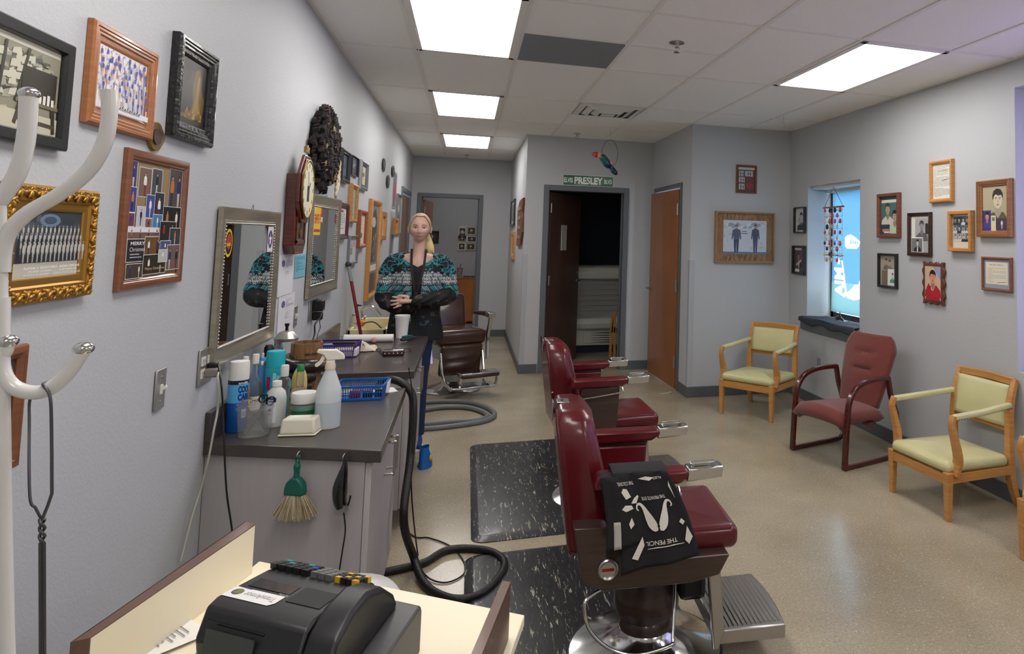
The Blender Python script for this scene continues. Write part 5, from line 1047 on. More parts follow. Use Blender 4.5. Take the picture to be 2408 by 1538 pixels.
# draped cape: folded over the near arm, hanging outside
cape = thing('barber_cape', 'black cape with white moustache prints folded over the near barber chair arm', 'cape', (.69, 2.53, 0), R(-4))
def fold(u, v):
    "u along the arm, v from the inside edge over the arm and down outside"
    x = -.185+.185*u
    if v < .18: t_ = v/.18; y = -.2; z = .62+.13*t_
    elif v < .38: t_ = (v-.18)/.2; a = math.pi*t_; y = -.25+.052*math.cos(a); z = .75+.007*math.sin(a)+.0
    else:
        t_ = (v-.38)/.62; y = -.303-.03*t_-.008*math.sin(u*7+t_*3)*t_; z = .75-.29*t_-(.035*(u-.5) if t_ > 0 else 0)*t_*-1.2; x += .12*t_*(.35+.65*u)-.0+.01*math.sin(t_*4)
    return Vector((x, y-.003*math.sin(u*14)*(v > .38), z))
q = MB(); q.c((24, 24, 27)); q.grid(fold, 20, 40); q.build('cloth', mat('black cape cloth', (24, 24, 27), rough=.8, bump=.2, bscale=250), cape, smooth=60, solid=.004)
q = MB(); q.grid(lambda u, v: fold(u*.5-.16, .3+v*.52)+Vector((-.01, -.004-.0*v, -.01)), 10, 20); q.build('under_fold', mat('black cape cloth', (24, 24, 27)), cape, smooth=60, solid=.004)
q = MB(); q.grid(lambda u, v: fold(u*.1-.1, .66+v*.16)+Vector((-.0, -.008, -.005)), 4, 8); q.build('tag', mat('pale lining', (176, 172, 164), rough=.8), cape, smooth=60, solid=.002)
q = MB(); q.c((222, 218, 208))
def cp(u, v): p = fold(u, .40+(1-v)*.58); return p+Vector((0, -.0045, 0))
def cpoly(pts):
    c_ = sum((Vector((a, b_, 0)) for a, b_ in pts), Vector())/len(pts); cv = q.v(cp(c_.x, c_.y)); V = [q.v(cp(a, b_)) for a, b_ in pts]
    for i in range(len(V)): q.f([V[i], V[(i+1) % len(V)], cv])
def curl(cx_, cy_, s_, m_):
    "one half of a moustache"
    up = [(.02, 0), (.1, .16), (.28, .3), (.42, .42), (.5, .55), (.46, .64), (.38, .6)]; lo = [(.42, .56), (.36, .46), (.24, .42), (.1, .38), (.0, .3), (-.02, .1)]
    return [(cx_+m_*a*s_, cy_+b_*s_*.8) for a, b_ in up+lo]
for m_ in (-1, 1):
    cl = [(.015, .02, .004), (.04, .0, .04), (.075, .05, .06), (.11, .13, .055), (.14, .21, .038), (.17, .28, .024), (.21, .325, .017), (.255, .32, .013), (.27, .275, .01), (.245, .25, .006)]
    cc = catmull([Vector(v) for v in cl], 4); prev = None
    for i, v in enumerate(cc):
        t = cc[min(i+1, len(cc)-1)]-cc[max(i-1, 0)]; t.z = 0; t.normalize(); n_ = Vector((-t.y, t.x, 0)); A, B = v+n_*v.z, v-n_*v.z
        cur = (q.v(cp(.54+m_*A.x, .385+A.y*.92)), q.v(cp(.54+m_*B.x, .385+B.y*.92)))
        if prev: q.f([prev[0], prev[1], cur[1], cur[0]])
        prev = cur
for pts in ([(.08, .84), (.12, .88), (.18, .87), (.22, .78), (.13, .76)], [(.04, .66), (.1, .7), (.2, .69), (.22, .65), (.1, .63)], [(.2, .71), (.26, .76), (.33, .79), (.34, .77), (.28, .7)], [(.12, .5), (.17, .56), (.2, .48), (.14, .44)], [(.14, .12), (.3, .32), (.32, .22), (.22, .08)], [(.86, .2), (.93, .36), (.97, .22), (.9, .14)], [(.84, .42), (.88, .46), (.92, .42), (.88, .38)], [(.88, .86), (.92, .92), (.9, .7)], [(.42, .97), (.56, .995), (.7, .97), (.6, .94), (.52, .955)]): cpoly(pts)
def ctext(t_, u0, v0, w, h):
    vs, fs, _ = text_faces(t_, .01); V = [q.v(cp(u0+w*(1-a), v0+h*(1-b_)+.04*(1-a)*0)) for a, b_ in vs]
    for f in fs: q.f([V[i] for i in f])
ctext('THE PRIVATE EYE', .38, .72, .38, .04); ctext('THE PENCIL', .34, .2, .42, .05); ctext('THE COLONEL', .04, .91, .28, .04); ctext('ALIST', .68, .95, .16, .03)
cpoly([(.36, .17), (.84, .17), (.84, .164), (.36, .164)])
q.build('moustache_print', CLOTH(), cape, recalc=False)['label'] = 'white moustache drawings and lettering'
# ---------------------------------------------------------------- brown barber chair down the hall
M_bv = mat('brown vinyl', (58, 36, 28), rough=.25, coat=.3)
o = thing('barber_chair', 'brown vinyl barber chair with chrome arms at the mouth of the hall', 'barber chair', (-.09, 7.15, 0), R(-90+20))
q = MB(); q.lathe([(0, 0), (.27, 0), (.275, .01), (.26, .02), (.2, .035), (.1, .075), (.09, .09), (0, .09)], 40); q.build('base_disc', M_chrome, o, smooth=30)
q = MB(); q.lathe([(.075, .08), (.075, .3), (.11, .33), (0, .33)], 24); q.build('pedestal', M_steel, o, smooth=30)
q = MB(); smoothbox(q, -.22, .25, -.235, .235, .46, .605, .045, bulge=.012); q.build('seat_cushion', M_bv, o, smooth=50)
q = MB(); q.bx(-.2, .2, -.2, .2, .33, .46); q.build('seat_frame', M_steel, o, bevel=.01)
Mt = Matrix.Translation((-.24, 0, .56)) @ Matrix.Rotation(R(-14), 4, 'Y'); q = MB(); smoothbox(q, -.05, .05, -.2, .2, 0, .36, .04, M=Mt); q.build('backrest', M_bv, o, smooth=50)
for s_ in (-1, 1):
    q = MB(); q.ribbon([(.2, s_*.27, .3), (.17, s_*.28, .45), (.16, s_*.285, .55), (.2, s_*.285, .66), (.21, s_*.285, .73)], .03, .035, up=(1, 0, 0)); q.build('arm_post', M_chrome, o, bevel=.004)
    q = MB(); q.prism([(-.24, .7), (.14, .715), (.24, .715), (.25, .75), (.14, .765), (-.24, .73)], s_*.31, s_*.25); a_ = q.build('armrest', M_bv, o, bevel=.01)
    q = MB(); q.prism([(.16, .712), (.26, .712), (.27, .755), (.16, .769)], s_*.313, s_*.247); q.build('arm_tip', M_chrome, a_, bevel=.004)
    q = MB(); q.tube([(-.22, s_*.28, .7), (-.22, s_*.27, .45), (-.18, s_*.25, .38)], .012, 8, smooth=4); q.build('rear_post', M_chrome, o, smooth=60)
    q = MB(); q.ribbon([(.24, s_*.2, .4), (.3, s_*.2, .22), (.34, s_*.18, .14), (.48, s_*.17, .1), (.5, s_*.17, .12)], .016, .03, up=(0, 0, 1)); q.build('leg_rest_rail', M_chrome, o, bevel=.003)
Mt = Matrix.Translation((.245, 0, .47)) @ Matrix.Rotation(R(192), 4, 'Y'); q = MB(); smoothbox(q, -.03, .03, -.2, .2, 0, .3, .025, M=Mt); q.build('calf_pad', M_bv, o, smooth=50)
q = MB(); q.bx(.29, .5, -.17, .25, .095, .115); q.build('foot_plate', M_chrome, o, bevel=.006)
q = MB(); smoothbox(q, .42, .56, -.1, .26, .2, .24, .015); f_ = q.build('foot_bar', M_bv, o, smooth=50)
q = MB(); q.bx(.415, .565, -.105, .265, .235, .25); q.build('bar_cover', M_chrome, f_, bevel=.004)
for y in (-.09, .25):
    q = MB(); q.ribbon([(.49, y, .23), (.5, y, .15), (.47, y, .105)], .02, .012, up=(1, 0, 0)); q.build('bar_post', M_chrome, o)
# ================================================================ WAITING CHAIRS
M_grn = mat('pale green vinyl', (204, 200, 150), rough=.3, coat=.2, var=.06, vscale=5); M_nail = mat('dark brass nails', (70, 50, 30), rough=.35, metal=.7)
def green_chair(label, loc, rz, W, D, S):
    "front faces local -y; W wide, D deep, S = (seat front top, seat back top, arm, back top)"
    sf, sb, ar, bt_ = S; o = thing('armchair', label, 'armchair', loc, rz, 'green vinyl armchairs'); w, d = W/2, D/2; fz = sf-.1
    for s_ in (-1, 1):
        q = MB(); q.bar((s_*(w-.02), -d+.02, 0), (s_*(w-.02), -d+.02, fz+.03), .03, .03, .042, .042); q.build('leg', M_honey, o, bevel=.003)
        q = MB(); q.rib([(s_*(w-.02), d-.0, 0), (s_*(w-.025), d-.05, fz*.6), (s_*(w-.03), d-.06, fz+.03), (s_*(w-.035), d-.05, ar), (s_*(w-.035), d-.0, bt_)], [.03, .036, .04, .036, .03], [.034, .045, .045, .038, .03], up=(1, 0, 0)); q.build('rear_leg', M_honey, o, bevel=.003)
        q = MB(); q.rib([(s_*(w-.01), -d+.055, fz+.01), (s_*(w-.0), -d+.075, fz+.1), (s_*(w-.0), -d+.045, ar-.1), (s_*(w-.0), -d+.03, ar-.04), (s_*(w-.005), -d+.045, ar+.012)], [.026, .03, .034, .03, .026], [.05, .056, .04, .034, .036], up=(1, 0, 0)); q.build('arm_post', M_honey, o, bevel=.005, smooth=30)
        q = MB(); q.ribbon([(s_*(w-.005), -d+.045, ar+.0), (s_*(w-.01), 0, ar+.012), (s_*(w-.03), d-.05, ar+.03)], .036, .034, up=(0, 0, 1)); a_ = q.build('arm_pad', M_grn, o, bevel=.012, seg=3)
        q = MB()
        for k in range(22): t_ = k/21; q.ell((s_*(w-.005-.024*t_)+s_*.019, -d+.05+(D-.11)*t_, ar-.012+.028*t_), .0028, 5, 4)
        q.build('nail_trim', M_nail, a_)
        q = MB(); q.bx(s_*(w-.02)-.014, s_*(w-.02)+.014, -d+.03, d-.07, fz-.03, fz+.02); q.build('side_rail', M_honey, o, bevel=.002)
    q = MB(); q.bx(-w+.03, w-.03, -d+.006, -d+.034, fz-.035, fz+.02); q.build('front_rail', M_honey, o, bevel=.002)
    q = MB(); smoothbox(q, -w+.012, w-.012, -d+.004, d-.075, fz+.018, sf-.012, .035, bulge=.02)
    for v in q.bm.verts:
        if v.co.y > 0: v.co.z -= (sf-sb)*v.co.y/d*.6
    st = q.build('seat', M_grn, o, smooth=50)
    q = MB()
    for k in range(42): q.ell((-w+.03+(W-.06)*k/41, -d+.004, fz+.024), .0028, 5, 4)
    for s_ in (-1, 1):
        for k in range(36): q.ell((s_*(w-.011), -d+.03+(D-.13)*k/35, fz+.024), .0028, 5, 4)
    q.build('nail_trim', M_nail, st)
    q = MB(); q.ribbon([(-w+.04, d-.003, bt_-.015), (0, d+.008, bt_-.01), (w-.04, d-.003, bt_-.015)], .028, .045, up=(0, 0, 1)); q.build('top_rail', M_honey, o, bevel=.004)
    bz = sf+.12; q = MB(); q.ribbon([(-w+.04, d-.045, bz), (0, d-.037, bz), (w-.04, d-.045, bz)], .026, .032, up=(0, 0, 1)); q.build('lower_rail', M_honey, o, bevel=.003)
    q = MB(); bw = w-.056; z0, z1 = bz+.014, bt_-.036
    q.grid(lambda u, v: Vector((-bw+2*bw*u, (d-.043+(.04)*v)-.022-.012*math.sin(math.pi*u)*math.sin(math.pi*v), z0+(z1-z0)*v)), 14, 10); b_ = q.build('back_pad', M_grn, o, smooth=60, solid=.03, recalc=False)
    b_.modifiers['s'].offset = 0
    q = MB()
    for k in range(36): [q.ell((-bw+.006+(2*bw-.012)*k/35, y, z), .0028, 5, 4) for y, z in ((d-.066+.0, z0+.006), (d-.028, z1-.006))]
    for k in range(20): t_ = (k+.5)/20; [q.ell((x, d-.066+.038*t_, z0+(z1-z0)*t_), .0028, 5, 4) for x in (-bw+.006, bw-.006)]
    q.build('nail_trim', M_nail, b_)
    return o
green_chair('pale green vinyl armchair with honey wood frame in the corner under the rustic frame', (2.55, 5.65, 0), R(-45-7+0), .53, .56, (.372, .35, .57, .75))
green_chair('pale green vinyl armchair with honey wood frame at the right, nearest the viewer', (2.84, 3.47, 0), R(-90+5), .5, .56, (.33, .31, .56, .735))
green_chair('pale green vinyl armchair cut off by the right edge of the photo', (2.88, 2.5, 0), R(-90), .5, .5, (.36, .34, .57, .75))
# maroon sled chair
M_fab = mat('maroon fabric', (112, 50, 44), rough=.9, bump=.3, bscale=500, sheen=.3, var=.08, vscale=60)
o = thing('guest_chair', 'maroon fabric guest chair with dark mahogany sled frame, between the green armchairs', 'armchair', (2.64, 4.4, 0), R(-90+16))
w, d = .255, .28
for s_ in (-1, 1):
    x = s_*w
    q = MB(); q.ribbon(catmull([(x, d, .3), (x, d+.015, .12), (x, d-.02, .03), (x, d-.09, .018), (x, 0, .016), (x, -d+.05, .016)], 5), .028, .026, up=(1, 0, 0)); q.build('sled_runner', M_mahog, o, bevel=.004)
    q = MB(); q.ribbon(catmull([(x, -d+.03, .004), (x, -d+.035, .1), (x, -d+.05, .3), (x, -d+.07, .44), (x, -d+.13, .525), (x, -d+.22, .56), (x, 0.05, .572), (x*.98, .2, .572)], 5), .03, .036, up=(1, 0, 0)); q.build('arm_frame', M_mahog, o, bevel=.005)
    q = MB(); q.ribbon([(x, d, .3), (x*.98, d-.06, .45), (x*.98, d-.09, .58)], .03, .034, up=(1, 0, 0)); q.build('rear_post', M_mahog, o, bevel=.005)
    q = MB(); q.bx(min(x, x*.8), max(x, x*.8), -.02, .06, .262, .282); q.build('bracket', M_mahog, o)
q = MB(); n_ = 16
def seatf(u, v):
    x = -.24+.48*u; y = -.27+.44*v; ed = (math.sin(math.pi*min(max(u, 0), 1)))**.35
    return Vector((x, y-.03*math.sin(math.pi*u), .315+.075*ed*(1 if v > .08 else .35+8*v)-.025*v+(-.03 if v < .12 else 0)*(1-v/.12)))
q.grid(seatf, 16, 16); q.build('seat', M_fab, o, smooth=60, solid=.065, recalc=False)
def backf(u, v):
    wv = .232*(1-.25*(1-v)**2) if v < .75 else .232*math.sqrt(max(0, 1-((v-.75)/.25)**2*.42)); x = (u*2-1)*wv; groove = sum(.022*math.exp(-((v-g)/.03)**2) for g in (.5, .74))*max(0, 1-(abs(x)/.11)**4)
    return Vector((x, .13+.16*v+.05*(1-math.cos((u-.5)*2))-(.025*math.sin(math.pi*v)*math.sin(math.pi*u))**1+groove, .345+.5*v))
q = MB(); q.grid(backf, 20, 26); b_ = q.build('backrest', M_fab, o, smooth=60, solid=.05, recalc=False)
q = MB(); q.bx(-.18, .18, -.15, .12, .27, .31); q.build('seat_pan', M_black, o, bevel=.01)
# ================================================================ THINGS ON THE COUNTERS
def attach(o, par):
    "make a mesh built in room coordinates a part of par"
    o.parent = par; o.matrix_parent_inverse = Matrix.LocRotScale(par.location, par.rotation_euler, par.scale).inverted(); return o
def at(px, py, w, z=CZ):
    "base centre and radius of a round thing whose bottom front edge is seen at px, py and which is w wide in the photograph"
    p = un(px, py, 'z', z); r = px2m(p, w)/2; d = Vector((p.x, p.y, 0)).normalized(); p = p+d*r+Vector((0, 0, .0006)); p.x = max(p.x, XL+.026+r); return p, r
def top(p, px, py):
    d = R2*((px-1204-SX)/FPX)-U2*((py-769-SY)/FPX)+_F; t = math.hypot(p.x, p.y)/math.hypot(d.x, d.y); return CAM.z+d.z*t-p.z
M_milk = mat('milky plastic', (226, 228, 224), rough=.35, trans=.25, ior=1.3)
M_clear = mat('clear plastic bottle', (235, 238, 238), rough=.08, trans=.92, ior=1.2)
M_frost = mat('frosted clear plastic', (240, 241, 240), rough=.12, trans=.93, ior=1.06)
M_amber = mat('amber liquid', (178, 122, 22), rough=.15, trans=.4, ior=1.3)
def wrap_text(q, t_, r, z0, z1, a0, a1, col, bold=.02, vert=False, ex=.0007):
    "letters bent round a cylinder; angles measured from local -y, to the right"
    vs, fs, _ = text_faces(t_, bold); q.c(col); V = []
    for a, b_ in vs:
        if vert: a, b_ = 1-b_, a
        an = a0+(a1-a0)*a; V.append(q.v(((r+ex)*math.sin(an), -(r+ex)*math.cos(an), z0+(z1-z0)*b_)))
    for f in fs: q.f([V[i] for i in f])
def band(q, r, z0, z1, a0, a1, col, ex=.0004, n=16):
    q.c(col); L_ = []
    for i in range(n+1):
        an = a0+(a1-a0)*i/n; L_.append((q.v(((r+ex)*math.sin(an), -(r+ex)*math.cos(an), z0)), q.v(((r+ex)*math.sin(an), -(r+ex)*math.cos(an), z1))))
    for A, B in zip(L_, L_[1:]): q.f([A[0], B[0], B[1], A[1]])
def face(p): return math.atan2(p.x, -p.y)+math.pi if False else -math.atan2(p.x, p.y)
def vessel(name, label, cat, px, py, w, ty, parts, group=None):
    "parts: (part name, [(r, z)...] as fractions, material)"
    p, r = at(px, py, w); h = top(p, px, ty); o = thing(name, label, cat, p, face(p), group)
    for pn, prof, m in parts:
        q = MB(); q.lathe([(a*r, b_*h) for a, b_ in prof], 28); q.build(pn, m, o, smooth=35)
    return o, r, h
# tall blue and white spray can
o, r, h = vessel('spray_can', 'tall blue spray can with white cap at the corner of the near counter', 'spray can', 531, 1021, 43, 852,
    [('can_body', [(0, 0), (.95, 0), (1, .01), (1, .73), (.96, .75), (0, .75)], mat('blue can', (20, 92, 178), rough=.25, coat=.4)), ('cap', [(0, .735), (.98, .735), (.99, .75), (.97, .97), (.9, 1), (0, 1)], M_white)])
q = MB(); band(q, r, h*.68, h*.735, -3.14, 3.14, (20, 20, 22), n=32); band(q, r, h*.42, h*.68, -3.14, 3.14, (80, 170, 222), n=32); wrap_text(q, 'andis', r, h*.685, h*.72, 0, 1.0, (240, 240, 240), ex=.001)
wrap_text(q, 'COOL', r, h*.56, h*.66, .0, 1.25, (24, 40, 120), .06, ex=.001); wrap_text(q, 'CARE', r, h*.45, h*.55, .0, 1.25, (24, 40, 120), .06, ex=.001); wrap_text(q, 'PLUS', r, h*.41, h*.435, .1, .9, (200, 40, 60), ex=.001); band(q, r, h*.395, h*.4, 0, 1.1, (20, 30, 60), .001); band(q, r, h*.2, h*.32, .4, .95, (220, 232, 240), .001, 6); wrap_text(q, '5 IN 1', r, h*.22, h*.29, .45, .9, (30, 90, 170), ex=.0015); q.build('printed_label', PAINT(), o, recalc=False)
bot = lambda neck, sh, body: [(0, 0), (.92, 0), (1, .02), (1, body), (.9, sh), (neck, sh+.12), (neck, .86), (0, .86)]
def cap(neck): return [(0, .85), (neck*1.25, .85), (neck*1.25, .985), (neck*1.15, 1), (0, 1)]
o, r, h = vessel('tonic_bottle', 'slim amber bottle with white cap just behind the tall blue can', 'bottle', 556, 1000, 27, 840, [('bottle_body', bot(.36, .55, .42), M_amber), ('cap', cap(.36), M_white)])
q = MB(); band(q, r, h*.1, h*.36, -1.3, 1.3, (226, 190, 60)); band(q, r, h*.1, h*.2, -1.2, 1.2, (120, 30, 24), .0008); wrap_text(q, 'Tres', r, h*.26, h*.33, -.5, .9, (40, 60, 110), ex=.001); q.build('printed_label', PAINT(), o, recalc=False)
o, r, h = vessel('tonic_bottle', 'slim clear bottle with white cap between the amber bottle and the blue can', 'bottle', 580, 985, 33, 834, [('bottle_body', bot(.36, .55, .42), M_clear), ('cap', cap(.36), M_white)])
q = MB(); band(q, r, h*.12, h*.34, -1.3, 1.3, (224, 222, 214)); wrap_text(q, 'Crest', r, h*.24, h*.32, -.6, .9, (120, 50, 50), ex=.001); q.build('printed_label', PAINT(), o, recalc=False)
o, r, h = vessel('spray_can', 'light blue metal spray can with no cap, under the near mirror', 'spray can', 584, 962, 36, 826, [('can_body', [(0, 0), (1, 0), (1, .8), (.8, .86), (.45, .9), (.4, .92), (0, .92)], mat('light blue can', (66, 130, 190), rough=.3, coat=.3)), ('nozzle', [(0, .91), (.16, .91), (.16, .99), (.1, 1), (0, 1)], M_white)])
q = MB(); q.lathe([(r*.8, h*.855), (r*1.0, h*.8), (r*1.0, h*.81), (r*.82, h*.875)], 24); q.build('rim', M_steel, o, smooth=50)
o, r, h = vessel('green_bottle', 'dark green bottle with a black bowler hat stopper', 'bottle', 612, 958, 34, 812, [('bottle_body', [(0, 0), (1, 0), (1, .6), (.55, .68), (.45, .8), (0, .8)], mat('green glass', (16, 86, 48), rough=.1, coat=.5)), ('hat_stopper', [(.0, .78), (.95, .78), (1.0, .8), (.75, .815), (.62, .86), (.6, .95), (.4, 1), (0, 1)], M_black)])
q = MB(); band(q, r, h*.3, h*.55, -1.5, 1.5, (220, 220, 210)); q.build('printed_label', PAINT(), o, recalc=False)
M_teal = mat('teal cap', (28, 170, 186), rough=.3)
o, r, h = vessel('hairspray_can', 'teal hairspray can with magenta swirl in the middle of the counter', 'spray can', 621, 980, 40, 828, [('can_body', [(0, 0), (.97, 0), (1, .02), (1, .73), (.95, .75), (0, .75)], mat('turquoise can', (30, 160, 176), rough=.25, coat=.4)), ('cap', [(0, .74), (1, .74), (1, .97), (.94, 1), (0, 1)], M_teal)])
q = MB(); band(q, r, h*.1, h*.4, -.6, 1.2, (168, 30, 110)); band(q, r, h*.4, h*.6, -.9, -.45, (168, 30, 110)); wrap_text(q, 'Rave', r, h*.52, h*.66, -.2, 1.2, (150, 220, 226), .05, ex=.001); q.build('printed_label', PAINT(), o, recalc=False)
o, r, h = vessel('mouthwash_bottle', 'small clear ribbed bottle with white cap beside the teal can', 'bottle', 650, 975, 30, 855, [('bottle_body', [(0, 0), (.9, 0), (.9, .5), (1, .6), (.85, .72), (.5, .76), (.5, .8), (0, .8)], M_clear), ('cap', [(0, .78), (.56, .78), (.56, .98), (.5, 1), (0, 1)], M_white)])
o, r, h = vessel('alcohol_bottle', 'white rubbing alcohol bottle with blue label', 'bottle', 645, 1006, 44, 896, [('bottle_body', [(0, 0), (.95, 0), (1, .02), (1, .62), (.85, .76), (.42, .86), (.4, .9), (0, .9)], M_milk), ('cap', [(0, .88), (.46, .88), (.46, .985), (.42, 1), (0, 1)], M_white)])
q = MB(); band(q, r, h*.1, h*.66, -.85, .05, (232, 234, 238)); band(q, r, h*.56, h*.66, -.85, .02, (30, 60, 140), .0008); wrap_text(q, 'Isopropyl', r, h*.58, h*.63, -.8, -.1, (230, 230, 240), ex=.0012); band(q, r, h*.36, h*.42, -.7, -.3, (40, 80, 160), .0008, 5); wrap_text(q, 'Alcohol', r, h*.48, h*.53, -.75, -.2, (30, 60, 140), ex=.0012); wrap_text(q, '70%', r, h*.28, h*.33, -.7, -.35, (190, 60, 60), ex=.0012); q.build('printed_label', PAINT(), o, recalc=False)
# clear tub with combs and scissors
p, r = at(592, 1032, 77); h = top(p, 592, 948); o = thing('plastic_tub', 'clear plastic tub holding scissors at the front edge of the near counter', 'tub', p, face(p))
q = MB(); q.lathe([(r*.84, .001), (r*.86, 0), (r*.97, h*.93), (r*1.0, h*.94), (r*1.0, h), (r*.96, h), (r*.95, h*.95), (r*.83, .003), (0, .003)], 40); q.build('tub_body', M_frost, o, smooth=35)
q = MB(); q.tube([(r*1.01*math.cos(a*math.pi/16), r*1.01*math.sin(a*math.pi/16), h*.86) for a in range(32)], .0014, 6, closed=True); q.build('rim_ring', M_frost, o, smooth=60)
def scissors(label, a, b_, m2=M_steel):
    s_ = thing('scissors', label, 'scissors', p, face(p)); d = (Vector(b_)-Vector(a)).normalized(); sd = d.cross(Vector((0, 1, 0))).normalized()
    for k in (-1, 1):
        q = MB(); q.bar(Vector(a)+sd*.002*k, Vector(b_)-sd*.004*k, .007, .002, .003, .0015, up=(0, 1, 0)); bl = q.build('blade', m2, s_)
        q = MB(); c_ = Vector(b_)+d*.016+sd*.013*k; q.tube([c_+d*.015*math.cos(t_)+sd*.011*math.sin(t_) for t_ in [2*math.pi*i/16 for i in range(16)]], .003, 6, closed=True); q.build('finger_ring', M_black, bl, smooth=60)
scissors('black handled scissors sticking out of the clear tub', (-r*.5, .006, .006), (r*.45, -.004, h*.97))
q = MB(); q.bar((r*.5, .012, .005), (-r*.75, .012, h*1.12), .006, .003, .007, .003, up=(0, 1, 0)); tag(q.build('metal_comb', M_steel, loc=p), 'steel comb handle leaning in the clear tub', 'comb').rotation_euler.z = face(p)
# tissue box
p = un(699, 1028, 'z', CZ); o = thing('tissue_dispenser', 'small cream tissue dispenser at the front of the near counter', 'tissue box', (p.x, p.y+.045, CZ), R(-7)); ww = px2m(p, 82); hh = top(p, 699, 985)*.93
Mct = mat('cream plastic', (226, 220, 200), rough=.4)
q = MB(); q.bx(-ww/2, ww/2, -.04, .04, .001, hh*.12); q.build('base_tray', Mct, o, bevel=.003)
q = MB(); V = q.bx(-ww/2+.003, ww/2-.003, -.038, .038, hh*.12, hh)
for v in V[4:]: v.co.x *= .9; v.co.y *= .85
q.build('cover', Mct, o, bevel=.007, seg=3)
q = MB(); q.prism([(-ww*.27, -.018), (-.008, -.016), (0, -.02), (.008, -.016), (ww*.27, -.018), (ww*.25, .018), (-ww*.25, .018)], hh-.0005, hh+.0012, 'z'); q.build('tissue', mat('tissue', (236, 234, 226), rough=.9), o)
# amber bottle, jar, brush
o, r, h = vessel('oil_bottle', 'amber oil bottle with green cap in front of the brown mug', 'bottle', 700, 984, 38, 858, [('bottle_body', [(0, 0), (.95, 0), (1, .02), (1, .42), (.93, .5), (.42, .58), (.38, .88), (0, .88)], M_clear), ('liquid', [(0, .01), (.92, .01), (.95, .03), (.95, .38), (0, .38)], M_amber), ('cap', [(0, .87), (.42, .87), (.42, .96), (.3, 1), (0, 1)], mat('green cap', (20, 130, 66), rough=.4))])
q = MB(); band(q, r, h*.06, h*.32, -1.3, 1.3, (206, 160, 40)); q.build('printed_label', PAINT(), o, recalc=False)
o, r, h = vessel('gel_jar', 'round jar of green gel with white lid', 'jar', 709, 1010, 56, 925, [('jar_body', [(0, 0), (.94, 0), (.98, .04), (.98, .72), (0, .72)], M_clear), ('gel', [(0, .02), (.92, .02), (.94, .06), (.94, .64), (0, .64)], mat('green gel', (110, 160, 140), rough=.3)), ('lid', [(0, .7), (1.0, .7), (1.02, .72), (1.02, .95), (.96, 1), (0, 1)], M_white)])
q = MB(); band(q, r, h*.06, h*.5, -1.5, 1.5, (24, 122, 80)); band(q, r, h*.4, h*.5, -1.5, 1.5, (18, 96, 56), .0008); band(q, r, h*.1, h*.3, -1.0, .9, (90, 176, 140), .001); q.build('printed_label', PAINT(), o, recalc=False)
p, r = at(702, 975, 34); o = thing('hand_brush', 'oval wooden brush standing behind the amber oil bottle', 'brush', p, face(p))
q = MB(); q.ell((0, 0, top(p, 702, 868)*.62), (r, .012, top(p, 702, 868)*.42), 18, 12); q.build('bristle_pad', mat('pale bristles', (204, 184, 110), rough=.8, bump=.4, bscale=300), o, smooth=60)
q = MB(); q.bx(-r*.5, r*.5, -.01, .01, 0, .06); q.build('handle_block', M_honey, o, bevel=.004)
# spray bottle
p, r = at(765, 1013, 56); h = top(p, 765, 822); o = thing('spray_bottle', 'white trigger spray bottle half full of water at the front of the near counter', 'spray bottle', p, face(p))
q = MB(); q.lathe([(0, 0), (r*.96, 0), (r, h*.015), (r, h*.42), (r*.94, h*.5), (r*.5, h*.68), (r*.36, h*.74), (r*.34, h*.8), (0, h*.8)], 36); q.build('bottle_body', mat('milky blue bottle', (230, 236, 238), rough=.25, trans=.3, ior=1.3), o, smooth=35)
q = MB(); q.lathe([(0, h*.01), (r*1.003, h*.02), (r*1.003, h*.33), (0, h*.33)], 36); q.build('water', mat('water tint', (206, 218, 222), rough=.2, trans=.3, ior=1.3), o, smooth=35)
q = MB(); q.lathe([(0, h*.74), (r*.42, h*.74), (r*.42, h*.8), (r*.34, h*.83), (0, h*.83)], 20); q.build('collar', mat('ivory plastic', (220, 208, 180), rough=.4), o, smooth=35)
Mtw = mat('ivory white plastic', (228, 224, 210), rough=.4)
q = MB(); q.prism([(-r*1.1, h*.965), (-r*1.0, h*1.0), (r*.4, h*.99), (r*.95, h*.93), (r*1.1, h*.88), (r*1.05, h*.86), (-r*.3, h*.86), (-r*.55, h*.93)], -.014, .014); q.build('trigger_head', Mtw, o, bevel=.004)
q = MB(); q.bx(-r*.34, r*.34, -.012, .012, h*.8, h*.87); q.build('neck', Mtw, o, bevel=.003)
q = MB(); q.ribbon(catmull([(-r*.45, 0, h*.93), (-r*.62, 0, h*.88), (-r*.8, 0, h*.83), (-r*1.15, 0, h*.79)], 4), .012, [.012]*12+[.004], up=(0, 0, 1)); q.build('trigger', Mtw, o)
# tiki mug held by a dark hand
p, r = at(698, 944, 70); h = top(p, 698, 800); o = thing('hand_mug', 'large bark textured mug gripped by a dark sculpted hand', 'mug', p+Vector((.02, 0, 0)), face(p))
Mbk = mat('bark ceramic', (96, 66, 38), mix=(150, 112, 70), var=.5, vscale=10, stretch=(8, 8, 1), rough=.5, bump=.5, bscale=25)
q = MB(); q.lathe([(0, 0), (r*.9, 0), (r*.92, h*.02), (r*.95, h*.97), (r*.93, h), (r*.85, h), (r*.84, h*.75), (0, h*.74)], 36); q.build('cup_body', Mbk, o, smooth=40)
q = MB(); wrap_text(q, 'BEER LOVER', r*.96, h*.8, h*.84, -.1, .7, (30, 20, 14), .03, ex=.001); q.build('lettering', PAINT(), o, recalc=False)
q = MB(); q.tube([(r*.85, .0, h*.62), (r*1.3, .0, h*.64), (r*1.52, 0, h*.5), (r*1.45, 0, h*.34), (r*1.1, 0, h*.2), (r*.8, 0, h*.18)], .012, 10, smooth=5); q.build('handle', wood('handle brown', (96, 54, 34), (120, 72, 46)), o, smooth=60)
Mha = mat('dark leather brown', (40, 28, 24), rough=.32, bump=.25, bscale=60, coat=.2)
